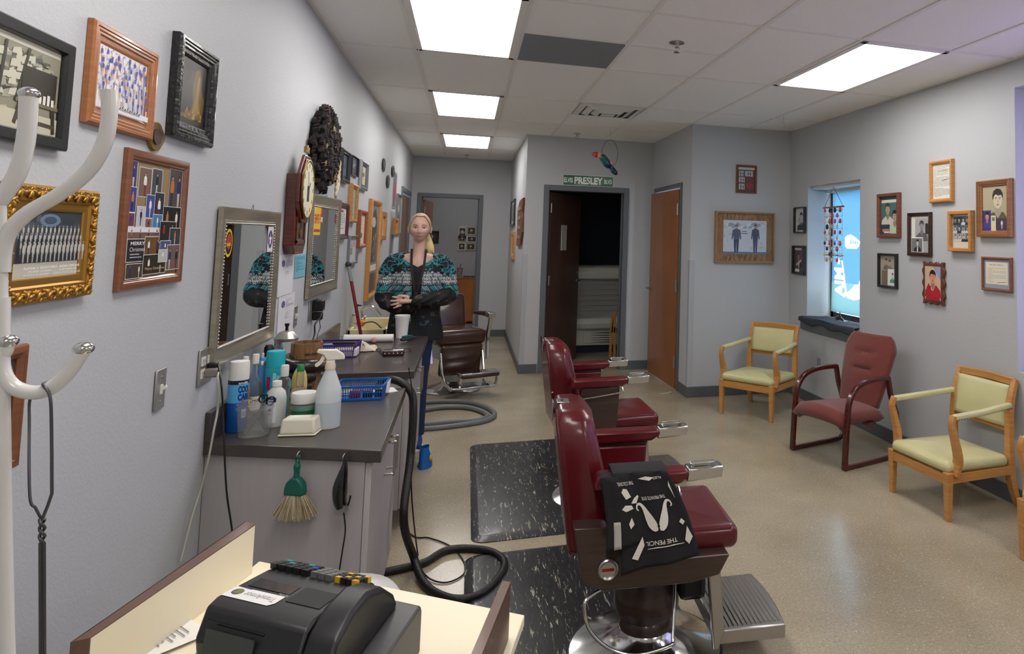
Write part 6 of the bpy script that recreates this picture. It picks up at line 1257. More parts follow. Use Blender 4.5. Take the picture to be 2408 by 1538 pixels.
for k, (z, a1, rr) in enumerate(((.68, .55, .115), (.5, .45, .11), (.34, .3, .105), (.18, .1, .1))):
    q = MB(); P = []; n = 10
    for i in range(n+1):
        an = -2.6+(a1+2.6)*i/n; P.append(((r*1.0+r*.16)*math.sin(an), -(r*1.0+r*.16)*math.cos(an), h*(z+.02*math.sin(i*.6)-(.03*i/n))))
    q.tube(P, [rr*h*.85 if i in (0, n) else rr*h*(1-.08*(i % 4 == 2)) for i in range(n+1)], 12, smooth=3); q.build('finger', Mha, o, smooth=60)
q = MB(); q.tube([(r*.2, -r*1.1, h*.62), (r*.75, -r*1.0, h*.62), (r*1.15, -r*.6, h*.58), (r*1.4, 0, h*.56)], [.02, .022, .02, .012], 12, smooth=4); q.build('thumb', Mha, o, smooth=60)
q = MB(); q.ell((-r*.9, r*.3, h*.42), (r*.6, r*.8, h*.4), 16, 12); q.build('palm', Mha, o, smooth=60)
# baskets
def basket(name, label, px, py, w, d_, hh_, m, rz, y_off=.0):
    p = un(px, py, 'z', CZ); ww = px2m(p, w); o = thing(name, label, 'basket', (p.x, p.y+d_/2+y_off, CZ+.0006), rz); x, y = ww/2, d_/2; fl = 1.1
    q = MB(); q.bx(-x*.9, x*.9, -y*.9, y*.9, 0, .003); q.build('basket_floor', m, o)
    q = MB(); t_ = .004
    for a in ('x', 'y'):
        for s_ in (-1, 1):
            if a == 'x': q.bx(-x, x, s_*y-t_/2, s_*y+t_/2, hh_-.01, hh_); q.bx(-x*.95, x*.95, s_*y*.95-t_/2, s_*y*.95+t_/2, 0, .01); q.bx(-x*.97, x*.97, s_*y*.97-t_/3, s_*y*.97+t_/3, hh_*.5, hh_*.5+.003)
            else: q.bx(s_*x-t_/2, s_*x+t_/2, -y, y, hh_-.01, hh_); q.bx(s_*x*.95-t_/2, s_*x*.95+t_/2, -y*.95, y*.95, 0, .01); q.bx(s_*x*.97-t_/3, s_*x*.97+t_/3, -y*.97, y*.97, hh_*.5, hh_*.5+.003)
    q.build('rim_bands', m, o, bevel=.001)
    q = MB(); n = max(8, int(ww/.0095)); n2 = max(5, int(d_/.0095))
    for s_ in (-1, 1):
        for i in range(n+1): u = -1+2*i/n; q.bar((u*x*.95, s_*y*.95, .005), (u*x, s_*y, hh_-.005), .0028, .0028, up=(0, 1, 0))
        for i in range(n2+1): u = -1+2*i/n2; q.bar((s_*x*.95, u*y*.95, .005), (s_*x, u*y, hh_-.005), .0028, .0028, up=(1, 0, 0))
    q.build('slats', m, o); return o, x, y
M_bl = mat('blue plastic', (36, 84, 190), rough=.4); M_pu = mat('purple plastic', (66, 32, 116), rough=.4)
bo, bx1, by1 = basket('plastic_basket', 'bright blue slatted basket of small tools on the near counter', 843, 943, 108, .17, .062, M_bl, R(-3))
def loose(name, label, cat, base, off, build):
    q = MB(); build(q); c_, s_ = math.cos(base.rotation_euler.z), math.sin(base.rotation_euler.z)
    return tag(q.build(name, PAINT(), bevel=.0015, loc=base.location+Vector((off[0]*c_-off[1]*s_, off[0]*s_+off[1]*c_, off[2]))), label, cat)
loose('clipper_guard', 'red clipper guard in the blue basket', 'clipper guard', bo, (-.02, -.03, .004), lambda q: q.c((150, 30, 44)).bx(-.022, .022, -.012, .012, 0, .028))
loose('clipper_guard', 'black clipper guard at the centre of the blue basket', 'clipper guard', bo, (.03, -.03, .004), lambda q: q.c((24, 24, 26)).bx(-.02, .02, -.012, .012, 0, .026))
loose('clipper_guard', 'black clipper guard at the right of the blue basket', 'clipper guard', bo, (.075, -.02, .004), lambda q: q.c((30, 30, 34)).bx(-.018, .018, -.014, .014, 0, .03))
loose('tape_roll', 'yellow topped roll in the left of the blue basket', 'roll', bo, (-.07, .03, .005), lambda q: (q.c((226, 226, 220)).lathe([(0, 0), (.025, 0), (.025, .02), (0, .02)], 20), q.c((214, 208, 80)).lathe([(.008, .0205), (.024, .0205), (.024, .03), (.008, .03)], 20)))
loose('blue_comb', 'dark blue comb lying in the blue basket', 'comb', bo, (.0, .03, .008), lambda q: q.c((28, 60, 150)).bx(-.06, .06, -.008, .008, 0, .004))
loose('paper_cup', 'white folded paper standing in the right of the blue basket', 'paper', bo, (.075, .035, .01), lambda q: q.c((232, 232, 228)).hexa([(-.05, -.02, 0), (.03, -.03, 0), (.03, .03, 0), (-.05, .02, 0), (-.01, -.005, .01), (.035, -.02, .055), (.035, .02, .055), (-.01, .005, .012)]))
p = un(905, 920, 'z', CZ); q = MB().c((230, 230, 226)); q.bx(-.05, .04, -.05, .05, .001, .003, Matrix.Rotation(.5, 4, 'Z')); q.bx(-.04, .045, -.045, .05, .003, .0045, Matrix.Rotation(.3, 4, 'Z')); tag(q.build('folded_paper', PAINT(), loc=(p.x, p.y, CZ)), 'white folded paper beside the blue basket at the counter edge', 'paper')
# second counter
po, bx2, by2 = basket('plastic_basket', 'purple slatted basket on the far counter with scissors and papers', 783, 843, 92, .2, .075, M_pu, R(-4))
loose('folded_paper', 'white crumpled paper sticking out of the purple basket', 'paper', po, (-.11, -.03, .02), lambda q: q.c((232, 232, 230)).hexa([(-.03, -.03, 0), (.03, -.02, 0), (.03, .03, 0), (-.03, .02, 0), (-.02, -.01, .06), (.005, -.005, .075), (.02, .01, .05), (-.02, .01, .06)]))
loose('hair_clipper', 'black hair clipper resting in the purple basket', 'clipper', po, (.05, .0, .055), lambda q: q.c((20, 20, 22)).hexa([(-.07, -.018, 0), (.06, -.014, .004), (.06, .014, .004), (-.07, .018, 0), (-.07, -.016, .022), (.06, -.012, .02), (.06, .012, .02), (-.07, .016, .022)]))
loose('blue_packet', 'light blue packet in the purple basket', 'packet', po, (-.04, .0, .045), lambda q: q.c((120, 150, 200)).bx(-.03, .03, -.03, .03, 0, .02))
loose('white_cloth', 'white cloth lining the purple basket', 'cloth', po, (.06, -.03, .006), lambda q: q.c((226, 220, 222)).bx(-.06, .06, -.05, .05, 0, .04))
p, r = at(703, 928, 50); h = top(p, 703, 757); o = thing('disinfectant_jar', 'glass disinfectant jar with domed steel lid, behind the brown mug', 'jar', p, 0)
q = MB(); q.lathe([(0, 0), (r*.95, 0), (r*.96, h*.75), (r*.9, h*.77), (0, h*.77)], 30); q.build('jar_body', M_clear, o, smooth=35)
q = MB(); q.lathe([(r*.97, h*.76), (r*1.02, h*.77), (r*1.02, h*.8), (r*.95, h*.81), (r*.6, h*.88), (r*.2, h*.905), (0, h*.905)], 30); q.build('lid', M_steel, o, smooth=35)
q = MB(); q.lathe([(0, h*.9), (r*.14, h*.9), (r*.12, h*.95), (r*.2, h*.98), (r*.2, h), (0, h)], 16); q.build('knob', M_black, o, smooth=40)
q = MB(); q.cyl((0, 0, h*.1), (0, 0, h*.55), r*.15); q.build('basket_stem', M_steel, o)
o, r, h = vessel('small_cup', 'tiny frosted cup near the wall on the far counter', 'cup', 768, 799, 10, 786, [('cup_body', [(0, 0), (.8, 0), (1, 1), (.85, 1), (.7, .1), (0, .1)], M_frost)])
for lb, (px, py), (w_, d_), a in (('small white card near the wall on the far counter', (785, 796), (.07, .045), .5), ('thin white paper strip behind the paper roll', (805, 788), (.12, .025), -.1)):
    p = un(px, py, 'z', CZ); q = MB().c((228, 228, 226)); q.bx(-w_/2, w_/2, -d_/2, d_/2, .0008, .002, Matrix.Rotation(a, 4, 'Z')); tag(q.build('paper_card', PAINT(), loc=(p.x, p.y, CZ)), lb, 'paper')
p = un(866, 806, 'z', CZ); L_ = px2m(p, 107)/2; rr = px2m(p, 18)/2; o = thing('paper_roll', 'long white roll of neck paper on the far counter', 'paper roll', (p.x, p.y+rr, CZ+rr+.0005), R(-3))
q = MB(); q.tube([(-L_, 0, 0), (L_, 0, 0)], rr, 24); q.build('roll_body', mat('white paper roll', (232, 230, 224), rough=.7), o, smooth=40)
q = MB(); q.tube([(-L_-.001, 0, 0), (L_+.001, 0, 0)], rr*.35, 12); q.build('roll_core', mat('card', (150, 130, 100)), o)
p = un(852, 826, 'z', CZ); Mtow = mat('cream towel', (214, 204, 184), rough=.95, bump=.6, bscale=160); q = MB()
def tw_(u, v):
    x = (u-.5)*.17; y = (v-.5)*.11; ed = (math.sin(math.pi*u)*math.sin(math.pi*v))**.4; return Vector((x, y, .004+ed*(.035+.012*math.sin(u*11+v*4)+.008*math.sin(v*17-u*6))))
q.grid(tw_, 30, 22); q.grid(lambda u, v: Vector(((u-.5)*.17, (v-.5)*.11, .001)), 2, 2); tag(q.build('towel', Mtow, smooth=60, loc=(p.x-.01, p.y+.03, CZ)), 'crumpled cream towel in front of the paper roll', 'towel')
p = un(880, 806, 'z', CZ); q = MB().c((208, 140, 136)); q.ell((0, 0, .018), (.018, .014, .018), 12, 8); tag(q.build('powder_puff', CLOTH(), smooth=60, loc=(p.x, p.y-.02, CZ+.001)), 'small pink puff leaning on the paper roll', 'puff')
p = un(924, 838, 'z', CZ); ww = px2m(p, 48); o = thing('hair_trimmer', 'brown and chrome hair trimmer lying on the far counter', 'trimmer', (p.x, p.y+.02, CZ+.0006), R(4))
q = MB(); q.bx(-ww/2, ww/2, -.018, .018, 0, .034); q.build('body', mat('brown metallic', (58, 22, 22), rough=.3, coat=.5), o, bevel=.009, seg=3)
q = MB(); q.bx(-ww/2+.004, ww/2-.004, -.0188, .014, .028, .036); q.build('trim', M_chrome, o, bevel=.002)
for k in range(5): q = MB(); q.ell((-ww*.38+ww*.19*k, -.0185, .015), (.004, .002, .004), 8, 6); q.build('stud', M_chrome, o, smooth=60)
q = MB(); q.lathe([(0, .034), (.01, .034), (.009, .044), (0, .046)], 16); q.build('thumb_switch', M_chrome, o, smooth=40)
def CPt(x, y, z=CZ+.005): return un(x, y, 'z', z)
q = MB(); q.tube([CPt(905, 838), CPt(893, 828), CPt(880, 822), CPt(868, 824), CPt(862, 818), CPt(856, 812, CZ+.04), CPt(850, 806, CZ+.045), CPt(838, 803, CZ+.06)], .0022, 6, smooth=6); q.tube([CPt(905, 838), CPt(898, 832), CPt(893, 819), CPt(880, 824), CPt(866, 828), CPt(850, 830), CPt(833, 833)], .0022, 6, smooth=6); attach(q.build('cord', M_black, smooth=60), o)
q = MB(); q.tube([CPt(944, 826), CPt(950, 820), CPt(962, 820), CPt(967, 825), CPt(955, 828), CPt(945, 827)], .0015, 6, smooth=5); attach(q.build('cord', M_black, smooth=60), o)
o, r, h = vessel('foam_cup', 'tall white foam cup on the far counter in front of the woman', 'cup', 944, 796, 25, 741, [('cup_body', [(0, 0), (.98, 0), (1.0, .02), (1.24, .86), (1.3, .88), (1.33, .97), (1.38, .98), (1.38, 1), (1.28, 1), (.95, .05), (0, .05)], mat('white foam', (236, 236, 232), rough=.8))])
p = un(957, 803, 'z', CZ); Mx = Matrix.Rotation(.9, 4, 'Z'); o = thing('fade_brush', 'teal and black fade brush beside the foam cup', 'brush', (p.x, p.y+.01, CZ+.002), .95)
q = MB(); q.tube([(-.055, 0, .014), (-.03, 0, .015), (.02, 0, .016), (.075, 0, .014)], [.012, .016, .014, .009], 12, smooth=3, flat=.8); q.build('handle', mat('dark grey rubber', (48, 52, 52), rough=.5), o, smooth=60)
q = MB(); q.bx(-.04, .04, -.013, .013, .024, .036); q.build('bristles', mat('teal bristles', (16, 84, 90), rough=.8, bump=.6, bscale=300), o, bevel=.003)
# broom, soap bottle, orange ball on the sink
a = un(819, 622, 'y', 5.3); b_ = un(848, 784, 'y', 5.3); dd = (b_-a)/(b_.z-a.z); foot = a+dd*(-a.z+.02); o = thing('broom_handle', 'red mop handle with grey grip leaning against the left wall', 'mop', (0, 0, 0))
gp = a+(b_-a)*.24; q = MB(); q.cyl(gp, foot, .011, seg=12); q.build('handle', mat('dark red enamel', (120, 14, 34), rough=.3, coat=.3), o, smooth=40)
q = MB(); q.cyl(a, gp, .013, seg=12); q.build('grip', mat('grey grip', (140, 142, 144)), o, smooth=40); q = MB(); q.ell(a, (.02, .018, .022), 10, 8); q.build('end_cap', mat('dark grey rubber', (48, 52, 52)), o, smooth=60)
q = MB(); q.ell(foot+Vector((0, 0, .03)), (.09, .05, .03), 14, 8); q.build('mop_head', CLOTH(), o, smooth=60)
p = Vector((-.775, 5.68, .816)); o = thing('soap_bottle', 'clear soap bottle with dark pump on the cream sink', 'bottle', p); q = MB(); q.lathe([(0, 0), (.028, 0), (.03, .01), (.03, .09), (.012, .11), (0, .11)], 20); q.build('bottle_body', M_clear, o, smooth=35)
q = MB().c((220, 214, 200)); band(q, .03, .03, .08, -1.6, 1.6, (226, 216, 196)); q.build('printed_label', PAINT(), o, recalc=False)
q = MB(); q.cyl((0, 0, .11), (0, 0, .15), .007); q.prism([(-.01, .15), (.03, .15), (.034, .158), (-.01, .165)], -.008, .008); q.build('pump', mat('dark brown plastic', (50, 28, 24)), o)
q = MB(); q.ell((0, 0, 0), (.032, .026, .026), 14, 10); tag(q.build('orange_sponge', mat('orange sponge', (236, 130, 30), rough=.7), smooth=60, loc=(-.735, 5.62, .842)), 'orange sponge on the rim of the cream sink', 'sponge')
q = MB(); q.tube([(-.74, 5.56, .822), (-.70, 5.6, .85), (-.64, 5.62, .85), (-.58, 5.6, .8)], .006, 8, smooth=5); tag(q.build('sink_hose', M_hoseg, smooth=60), 'grey spray hose arched over the cream sink', 'hose')
# brush and clipper hanging from the near worktop edge
def edge_pt(x):  # on the front edge of the near worktop
    t_ = (x-(XL+.002))/(-.24-(XL+.002)); return Vector((x, 2.7+(2.474-2.7)*t_, 0))
ead = math.atan2(2.474-2.7, -.24-XL)
def hang(px, py):
    lo, hi = XL, -.24
    for _ in range(40):
        m_ = (lo+hi)/2; p = edge_pt(m_); 
        d = un(px, py, 'y', p.y)
        if d.x > m_: lo = m_
        else: hi = m_
    return edge_pt((lo+hi)/2)
for lb, px in (('small steel screw hook holding the green brush', 708), ('small steel screw hook holding the black clipper', 815)):
    b_ = hang(px, 1070); o = thing('screw_hook', lb, 'hook', (b_.x, b_.y, CZ-.012), ead)
    q = MB(); q.tube([(0, 0, 0), (0, -.014, 0), (0, -.022, -.008), (0, -.016, -.018), (0, -.007, -.013)], .0018, 8, smooth=4); q.build('hook_wire', M_steel, o, smooth=60)
b_ = hang(706, 1080); z0 = CZ-.022; f = px2m(b_, 1); o = thing('whisk_brush', 'green handled whisk brush hanging from the near worktop edge', 'brush', (b_.x, b_.y, z0), ead)
Mg = mat('dark green plastic', (16, 92, 78), rough=.45)
q = MB(); q.tube([(.006*math.sin(t_), -.014, -.012+.014*math.cos(t_)) for t_ in [2*math.pi*i/14 for i in range(14)]], .0022, 6, closed=True); q.tube([(0, -.014, -.024), (0, -.014, -.035), (0, -.014, -.05), (0, -.014, -.075)], [.007, .0105, .0085, .0095], 12, smooth=4); q.build('handle', Mg, o, smooth=60)
q = MB(); q.prism([(-.01, -.068), (-.026, -.085), (-.031, -.1), (-.033, -.125), (.033, -.125), (.031, -.1), (.026, -.085), (.01, -.068)], -.03, -.002); q.build('ferrule', Mg, o, bevel=.005)
q = MB(); random.seed(5)
for i in range(900):
    u = random.uniform(-1, 1); v = random.uniform(-1, 1); l_ = .065+.012*math.cos(u*1.5)+random.uniform(-.008, .006); q.c(random.choice([(206, 192, 160), (222, 212, 184), (186, 168, 134), (150, 128, 96)]) )
    x0, y0 = u*.03, -.016+v*.011; sp = u*.052+random.uniform(-.008, .008); q.bar((x0, y0, -.124), (x0+sp*.75, y0+v*.012, -.124-l_),   .0009, .0009, .0007, .0007)
q.build('bristles', CLOTH(), o)
b_ = hang(815, 1085); o = thing('hair_clipper', 'black hair clipper hanging upside down from the near worktop edge', 'clipper', (b_.x, b_.y, z0), ead)
q = MB(); q.tube([(.0, -.014, .0), (.002, -.018, -.02), (.0, -.02, -.045), (-.004, -.022, -.09), (-.003, -.022, -.13), (.004, -.02, -.155)], [.004, .006, .014, .026, .024, .019], 14, smooth=4, flat=.8); q.build('body', mat('glossy black', (12, 12, 13), rough=.15, coat=.6), o, smooth=60)
q = MB(); q.hexa([(-.012, -.03, -.168), (.022, -.03, -.168), (.022, -.012, -.168), (-.012, -.012, -.168), (-.012, -.032, -.146), (.02, -.032, -.146), (.02, -.01, -.146), (-.012, -.01, -.146)]); q.build('blade', M_steel, o)
q = MB(); q.tube([(.024, -.02, -.15), (.029, -.02, -.13), (.031, -.02, -.118)], .003, 8, smooth=3); q.build('taper_lever', M_black, o, smooth=60)
q = MB(); q.tube([(0, -.014, .003), (.01, -.016, -.02), (.014, -.018, -.06), (.012, -.02, -.1)], .0022, 6, smooth=4); q.build('hang_loop', M_black, o, smooth=60)
q = MB(); P = [b_+Vector((0, -.012, z0-.165)), un(812, 1245, 'y', b_.y-.01), un(806, 1290, 'y', b_.y-.01), un(797, 1350, 'y', b_.y-.01), un(792, 1420, 'y', b_.y-.01)]; q.tube(P, .0024, 6, smooth=5); attach(q.build('cord', M_black, smooth=60), o)
# plugs and cords at the outlets
q = MB(); q.bx(XL+.008, XL+.045, oloc.y-.02, oloc.y+.02, oloc.z-.035, oloc.z-.008); pl = tag(q.build('grey_plug', mat('grey plug', (120, 116, 112)), bevel=.004), 'grey plug in the four-socket outlet, with beige cord down the wall', 'plug')
def W_(x, y, d=.05): return un(x, y, 'x', XL+d)
q = MB(); q.tube([Vector((XL+.045, oloc.y, oloc.z-.02)), W_(512, 890, .06), W_(512, 960, .06), W_(503, 1010, .06), W_(490, 1080, .05), W_(472, 1150, .03), W_(450, 1220, .02), W_(425, 1320, .012)], .0032, 8, smooth=5); attach(q.build('cord', mat('beige cord', (172, 170, 156), rough=.5), smooth=60), pl)
q = MB(); q.bx(XL+.008, XL+.035, oloc.y+.005, oloc.y+.035, oloc.z-.01, oloc.z+.008); pl = tag(q.build('black_plug', M_black, bevel=.004), 'black plug above the grey one, its cord dropping over the near worktop edge', 'plug')
eg = lambda x, y: un(x, y, 'y', 2.58)
q = MB(); q.tube([Vector((XL+.035, oloc.y+.02, oloc.z)), W_(520, 900, .07), Vector((un(524, 960, 'y', 2.6).x, 2.6, un(524, 960, 'y', 2.6).z)), eg(527, 1050), eg(531, 1130), eg(535, 1175), eg(546, 1250), eg(552, 1330)], .0028, 8, smooth=5); attach(q.build('cord', M_black, smooth=60), pl)
z_ = oloc2
q = MB(); q.bx(XL+.008, XL+.06, z_.y-.05, z_.y+.02, z_.z-.005, z_.z+.055); ad1 = tag(q.build('power_adapter', M_black, bevel=.006), 'black power adapter, upper plug under the second mirror', 'adapter')
q = MB(); q.bx(XL+.008, XL+.055, z_.y-.04, z_.y+.01, z_.z-.055, z_.z-.012); ad2 = tag(q.build('power_adapter', M_black, bevel=.006), 'black power adapter, lower plug under the second mirror', 'adapter')
q = MB(); q.tube([Vector((XL+.05, z_.y-.02, z_.z-.04)), W_(741, 762, .05), W_(740, 785, .05), W_(735, 800, .05)], .004, 8, smooth=5); attach(q.build('cord', M_black, smooth=60), ad2)
q = MB(); q.tube([Vector((XL+.058, z_.y, z_.z+.01)), W_(752, 752, .07), W_(753, 770, .06), W_(746, 790, .06), W_(749, 808, .08)], .002, 8, smooth=5); attach(q.build('cord', M_black, smooth=60), ad1)
# ================================================================ OVER THE DOORWAY: hanging bird
by = 7.0
def B_(x, y): return un(x, y, 'y', by)
o = thing('bird_ornament', 'painted toucan ornament hanging on a wire ring before the doorway', 'ornament', (0, 0, 0))
M_att = mat('glossy paint', 'attr', rough=.25, coat=.5)
P = [(1392, 361, 2), (1400, 363, 6.5), (1410, 365, 7), (1418, 371, 9), (1424, 380, 9.5), (1431, 388, 9), (1437, 393, 5.5), (1442, 401, 6.5), (1449, 408, 5), (1452, 410, 1)]
pts = catmull([B_(x, y) for x, y, _ in P], 4); rr = [v.x for v in catmull([Vector((px2m(B_(1420, 380), r_), 0, 0)) for _, _, r_ in P], 4)]
q = MB(); seg = 12
for i in range(len(pts)-1):
    t_ = i/(len(pts)-1); q.c((190, 50, 40) if t_ < .16 else (226, 170, 130) if t_ < .25 else (20, 96, 96) if t_ < .48 else (24, 40, 100) if t_ < .75 else (16, 56, 70)); q.tube([pts[i], pts[i+1]], [max(rr[i], .001), max(rr[i+1], .001)], seg)
q.build('bird_body', M_att, o, smooth=80)
q = MB(); c_ = B_(1437, 383); q.ell(c_+Vector((0, -.02, 0)), (.026, .022, .026), 12, 8); q.build('wing', mat('red white paint', (200, 170, 160), mix=(150, 40, 50), var=.7, vscale=40), o, smooth=60)
rc = B_(1434, 362); R_ = px2m(rc, 19); q = MB(); q.tube([rc+Vector((R_*math.cos(2*math.pi*i/36), 0, R_*1.75*math.sin(2*math.pi*i/36))) for i in range(36)], .0022, 6, closed=True); q.build('wire_ring', M_black, o, smooth=60)
q = MB(); q.tube([rc+Vector((0, 0, R_*1.75)), Vector((rc.x, by, H-.006))], .0015, 6); q.build('hanging_line', M_steel, o)
# ================================================================ WINDOW SILL: cloth, dolphin, shell hanging
q = MB(); y0, y1 = WY0+.0, WY1+.03
def sl(u, v):
    y = y0+.006+(y1-y0-.01)*u; y = min(y, WY1-.004) if v > .3 else y
    if v < .3: t_ = v/.3; return Vector((XR-.045-.01*math.sin(u*9), y0+.006+(WY1+.07-y0)*u, WZ0-.05+.055*t_-.012*math.sin(u*17+1)*(1-t_)))
    t_ = (v-.3)/.7; return Vector((XR-.04+.25*t_, y, WZ0+.006+.003*math.sin(u*13+t_*6)))
q.grid(sl, 40, 20); tag(q.build('sill_cloth', mat('black sill cloth', (52, 58, 68), rough=.7, bump=.2, bscale=120), smooth=60, solid=.003), 'dark cloth draped over the window sill', 'cloth')
p = un(1975, 742, 'z', WZ0+.012); o = thing('dolphin_figurine', 'small dark carved dolphin on the window sill', 'figurine', (XR+.1, un(1975, 742, 'x', XR+.1).y, WZ0+.013), R(-90))
Mdo = mat('ironwood', (34, 22, 20), rough=.25, coat=.5)
q = MB(); q.tube([(-.085, 0, .012), (-.06, 0, .022), (-.02, 0, .028), (.02, 0, .024), (.055, 0, .012), (.08, 0, .008)], [.004, .015, .021, .018, .009, .004], 12, smooth=4, flat=.8); q.build('dolphin_body', Mdo, o, smooth=60)
q = MB(); q.prism([(-.02, .04), (.02, .04), (.01, .055), (-.0, .085), (-.008, .06)], -.004, .004); q.build('dorsal_fin', Mdo, o, bevel=.002)
q = MB(); q.prism([(.07, -.004), (.115, -.03), (.1, 0), (.115, .03), (.07, .004)], .006, .011, 'z'); q.build('tail_fluke', Mdo, o, bevel=.002)
q = MB(); q.prism([(-.03, -.015), (.0, -.05), (.01, -.03), (0, -.01)], .008, .014, 'z'); q.build('flipper', Mdo, o, bevel=.002)
# shell hanging in front of the banner
sx = XR+.06; a_ = un(1938, 489, 'x', sx); b_ = un(1983, 488, 'x', sx); c_ = un(1960, 425, 'x', sx); lo = un(1938, 623, 'x', sx)
o = thing('shell_hanging', 'hanging curtain of red and cream shells in front of the blue banner', 'shell hanging', (sx, (a_.y+b_.y)/2, a_.z), R(-90)); hw = abs(a_.y-b_.y)/2; hz = a_.z-lo.z-.03
q = MB(); q.tube([(-hw*1.06, 0, 0), (hw*1.06, 0, .002)], .008, 8); q.build('driftwood_bar', M_oak, o, smooth=60)
q = MB(); q.tube([(-hw*.9, 0, -hz*.87), (hw, 0, -hz*.87)], .006, 8); q.build('driftwood_bar', M_oak, o, smooth=60)
q = MB(); tz = WZ1-.03-a_.z; q.tube([(-hw, 0, 0), (0, 0, tz)], .0022, 5); q.tube([(hw, 0, 0), (0, 0, tz)], .0022, 5); q.build('hanging_string', M_dark, o)
q = MB()
for k in range(5): x = -hw*.9+hw*1.8*k/4; q.tube([(x, 0, 0), (x, 0, -hz)], .0012, 4)
for k in range(9): z = -hz*(k+.5)/9; q.tube([(-hw, 0, z), (hw, 0, z)], .0012, 4)
q.build('netting', M_dark, o)
random.seed(21); SC = [(206, 60, 44), (214, 196, 150), (206, 60, 44), (222, 210, 180), (110, 50, 50), (190, 160, 120), (214, 70, 60), (40, 30, 34)]
Msh = mat('shell', 'attr', rough=.35, coat=.3)
for r_ in range(10):
    for k in range(3 if r_ % 2 else 4):
        x = -hw*.82+hw*1.64*(k+(.5 if r_ % 2 else 0)*.9)/3.1; z = -hz*(r_+.55)/10; s_ = random.uniform(.018, .027); col_ = random.choice(SC); q = MB().c(col_)
        q.ell((x, -.008, z), (s_, .008, s_*.95), 12, 6); q.c(tuple(min(255, c+50) for c in col_)); q.ell((x, -.012, z+s_*.1), (s_*.5, .006, s_*.45), 8, 5); q.build('shell', Msh, o, smooth=50)
# ================================================================ BEYOND THE DOORWAY: tanning bed, folded chair
o = thing('tanning_bed', 'large pale ribbed tanning bed in the dark room behind the doorway', 'tanning bed', (1.55, 9.0, 0))
Mtb = mat('pale grey shell', (214, 216, 208), rough=.35, coat=.2); M_tb2 = mat('mid grey shell', (160, 162, 158), rough=.45)
q = MB(); q.prism([(0, .3), (-.02, .3), (-.1, .33), (-.13, .4), (-.1, .46), (0, .47), (.5, .47), (.5, .3)], -.7, .9, 'x'); q.build('lower_canopy', Mtb, o, bevel=.01, seg=3)
q = MB(); q.prism([(0, .95), (-.08, .98), (-.1, 1.06), (-.06, 1.12), (0, 1.14), (.5, 1.14), (.5, .95)], -.7, .9, 'x'); q.build('upper_canopy', Mtb, o, bevel=.01, seg=3)
q = MB(); q.bx(-.7, .9, .0, .5, .47, .96); q.build('middle_body', M_tb2, o)
for z in (.55, .62, .69, .76, .83, .9): q = MB(); q.bx(-.7, .9, -.012, 0, z, z+.035 if z != .69 else z+.05); q.build('rib_panel', M_tb2, o, bevel=.004)
q = MB(); q.bx(-.7, .9, .0, .5, .1, .3); q.build('base_panel', Mtb, o)
q = MB(); q.bx(-.05, .6, -.015, 0, .12, .285); v_ = q.build('vent_panel', Mtb, o, bevel=.004)
for k in range(5):
    for (a, b_) in ((.03, .3), (.34, .55)): q = MB(); q.prism([(a, .138+k*.03), (b_, .132+k*.03), (b_, .144+k*.03), (a+.05, .141+k*.03)], -.018, -.0155); q.build('vent_slot', M_black, v_)
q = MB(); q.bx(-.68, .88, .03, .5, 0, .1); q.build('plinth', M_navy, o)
q = MB(); q.bx(-.7, .9, .5, .55, 0, 1.1); q.build('back_panel', M_tb2, o)
for k in range(8): q = MB(); q.bx(-.52+.12, -.52+.24-.012*k*.5, -.02, -.013, .86-k*.042, .868-k*.042); q.build('chrome_strip', M_chrome, o)
o = thing('folding_chair', 'orange wooden chair edge just inside the dark doorway', 'chair', (1.73, 8.35, 0))
for (a, b_) in (((0, 0), (.02, .55)), ((.06, 0), (.05, .42))): q = MB(); q.bar((a[0], 0, 0), (b_[0], 0, b_[1]), .04, .03); q.build('leg', M_honey, o, bevel=.003)
q = MB(); q.prism([(.0, .35), (.06, .35), (.06, .62), (.035, .6)], -.02, .02); q.build('side_board', M_honey, o, bevel=.004)
# ================================================================ FAR ROOM: cabinet and cup
o = thing('wood_cabinet', 'orange wood cabinet seen through the far hall doorway', 'cabinet', (-.05, 12.3, 0)); Mob = wood('orange maple', (176, 104, 44), (196, 124, 60), stretch=(2, 2, 1))
q = MB(); q.bx(-.55, .35, 0, .45, .03, .76); q.build('body', Mob, o, bevel=.003); q = MB(); q.bx(-.56, .36, -.012, .46, .76, .785); q.build('top', M_oak, o, bevel=.003)
q = MB(); q.bx(-.02, .34, -.016, -.001, .05, .75); q.build('door', Mob, o, bevel=.002); q = MB(); q.lathe([(0, 0), (.018, 0), (.015, .01), (0, .012)], 14, Matrix.Translation((-.16, -.001, .66)) @ Matrix.Rotation(R(90), 4, 'X')); q.build('knob', M_black, o, smooth=40)
p = un(1080, 655, 'y', 12.45); o = thing('iced_drink', 'brown iced drink with straw on the orange cabinet', 'cup', (p.x, 12.45, .786))
q = MB(); q.lathe([(0, 0), (.035, 0), (.05, .15), (0, .15)], 18); q.build('cup_body', mat('iced drink', (120, 78, 66), mix=(190, 180, 170), var=.5, vscale=30, rough=.2), o, smooth=35)
q = MB(); q.lathe([(0, .15), (.053, .15), (.05, .165), (0, .168)], 18); q.build('lid', M_frost, o, smooth=35); q = MB(); q.cyl((0, 0, .16), (.02, 0, .23), .005, seg=8); q.build('straw', mat('maroon straw', (80, 30, 40)), o)
p = un(1037, 657, 'y', 12.4); q = MB(); q.ell((0, 0, .02), (.06, .03, .02), 12, 8); tag(q.build('white_cable_bundle', M_white, smooth=60, loc=(p.x, 12.4, .786)), 'small white bundle on the orange cabinet beside the woman', 'cable')
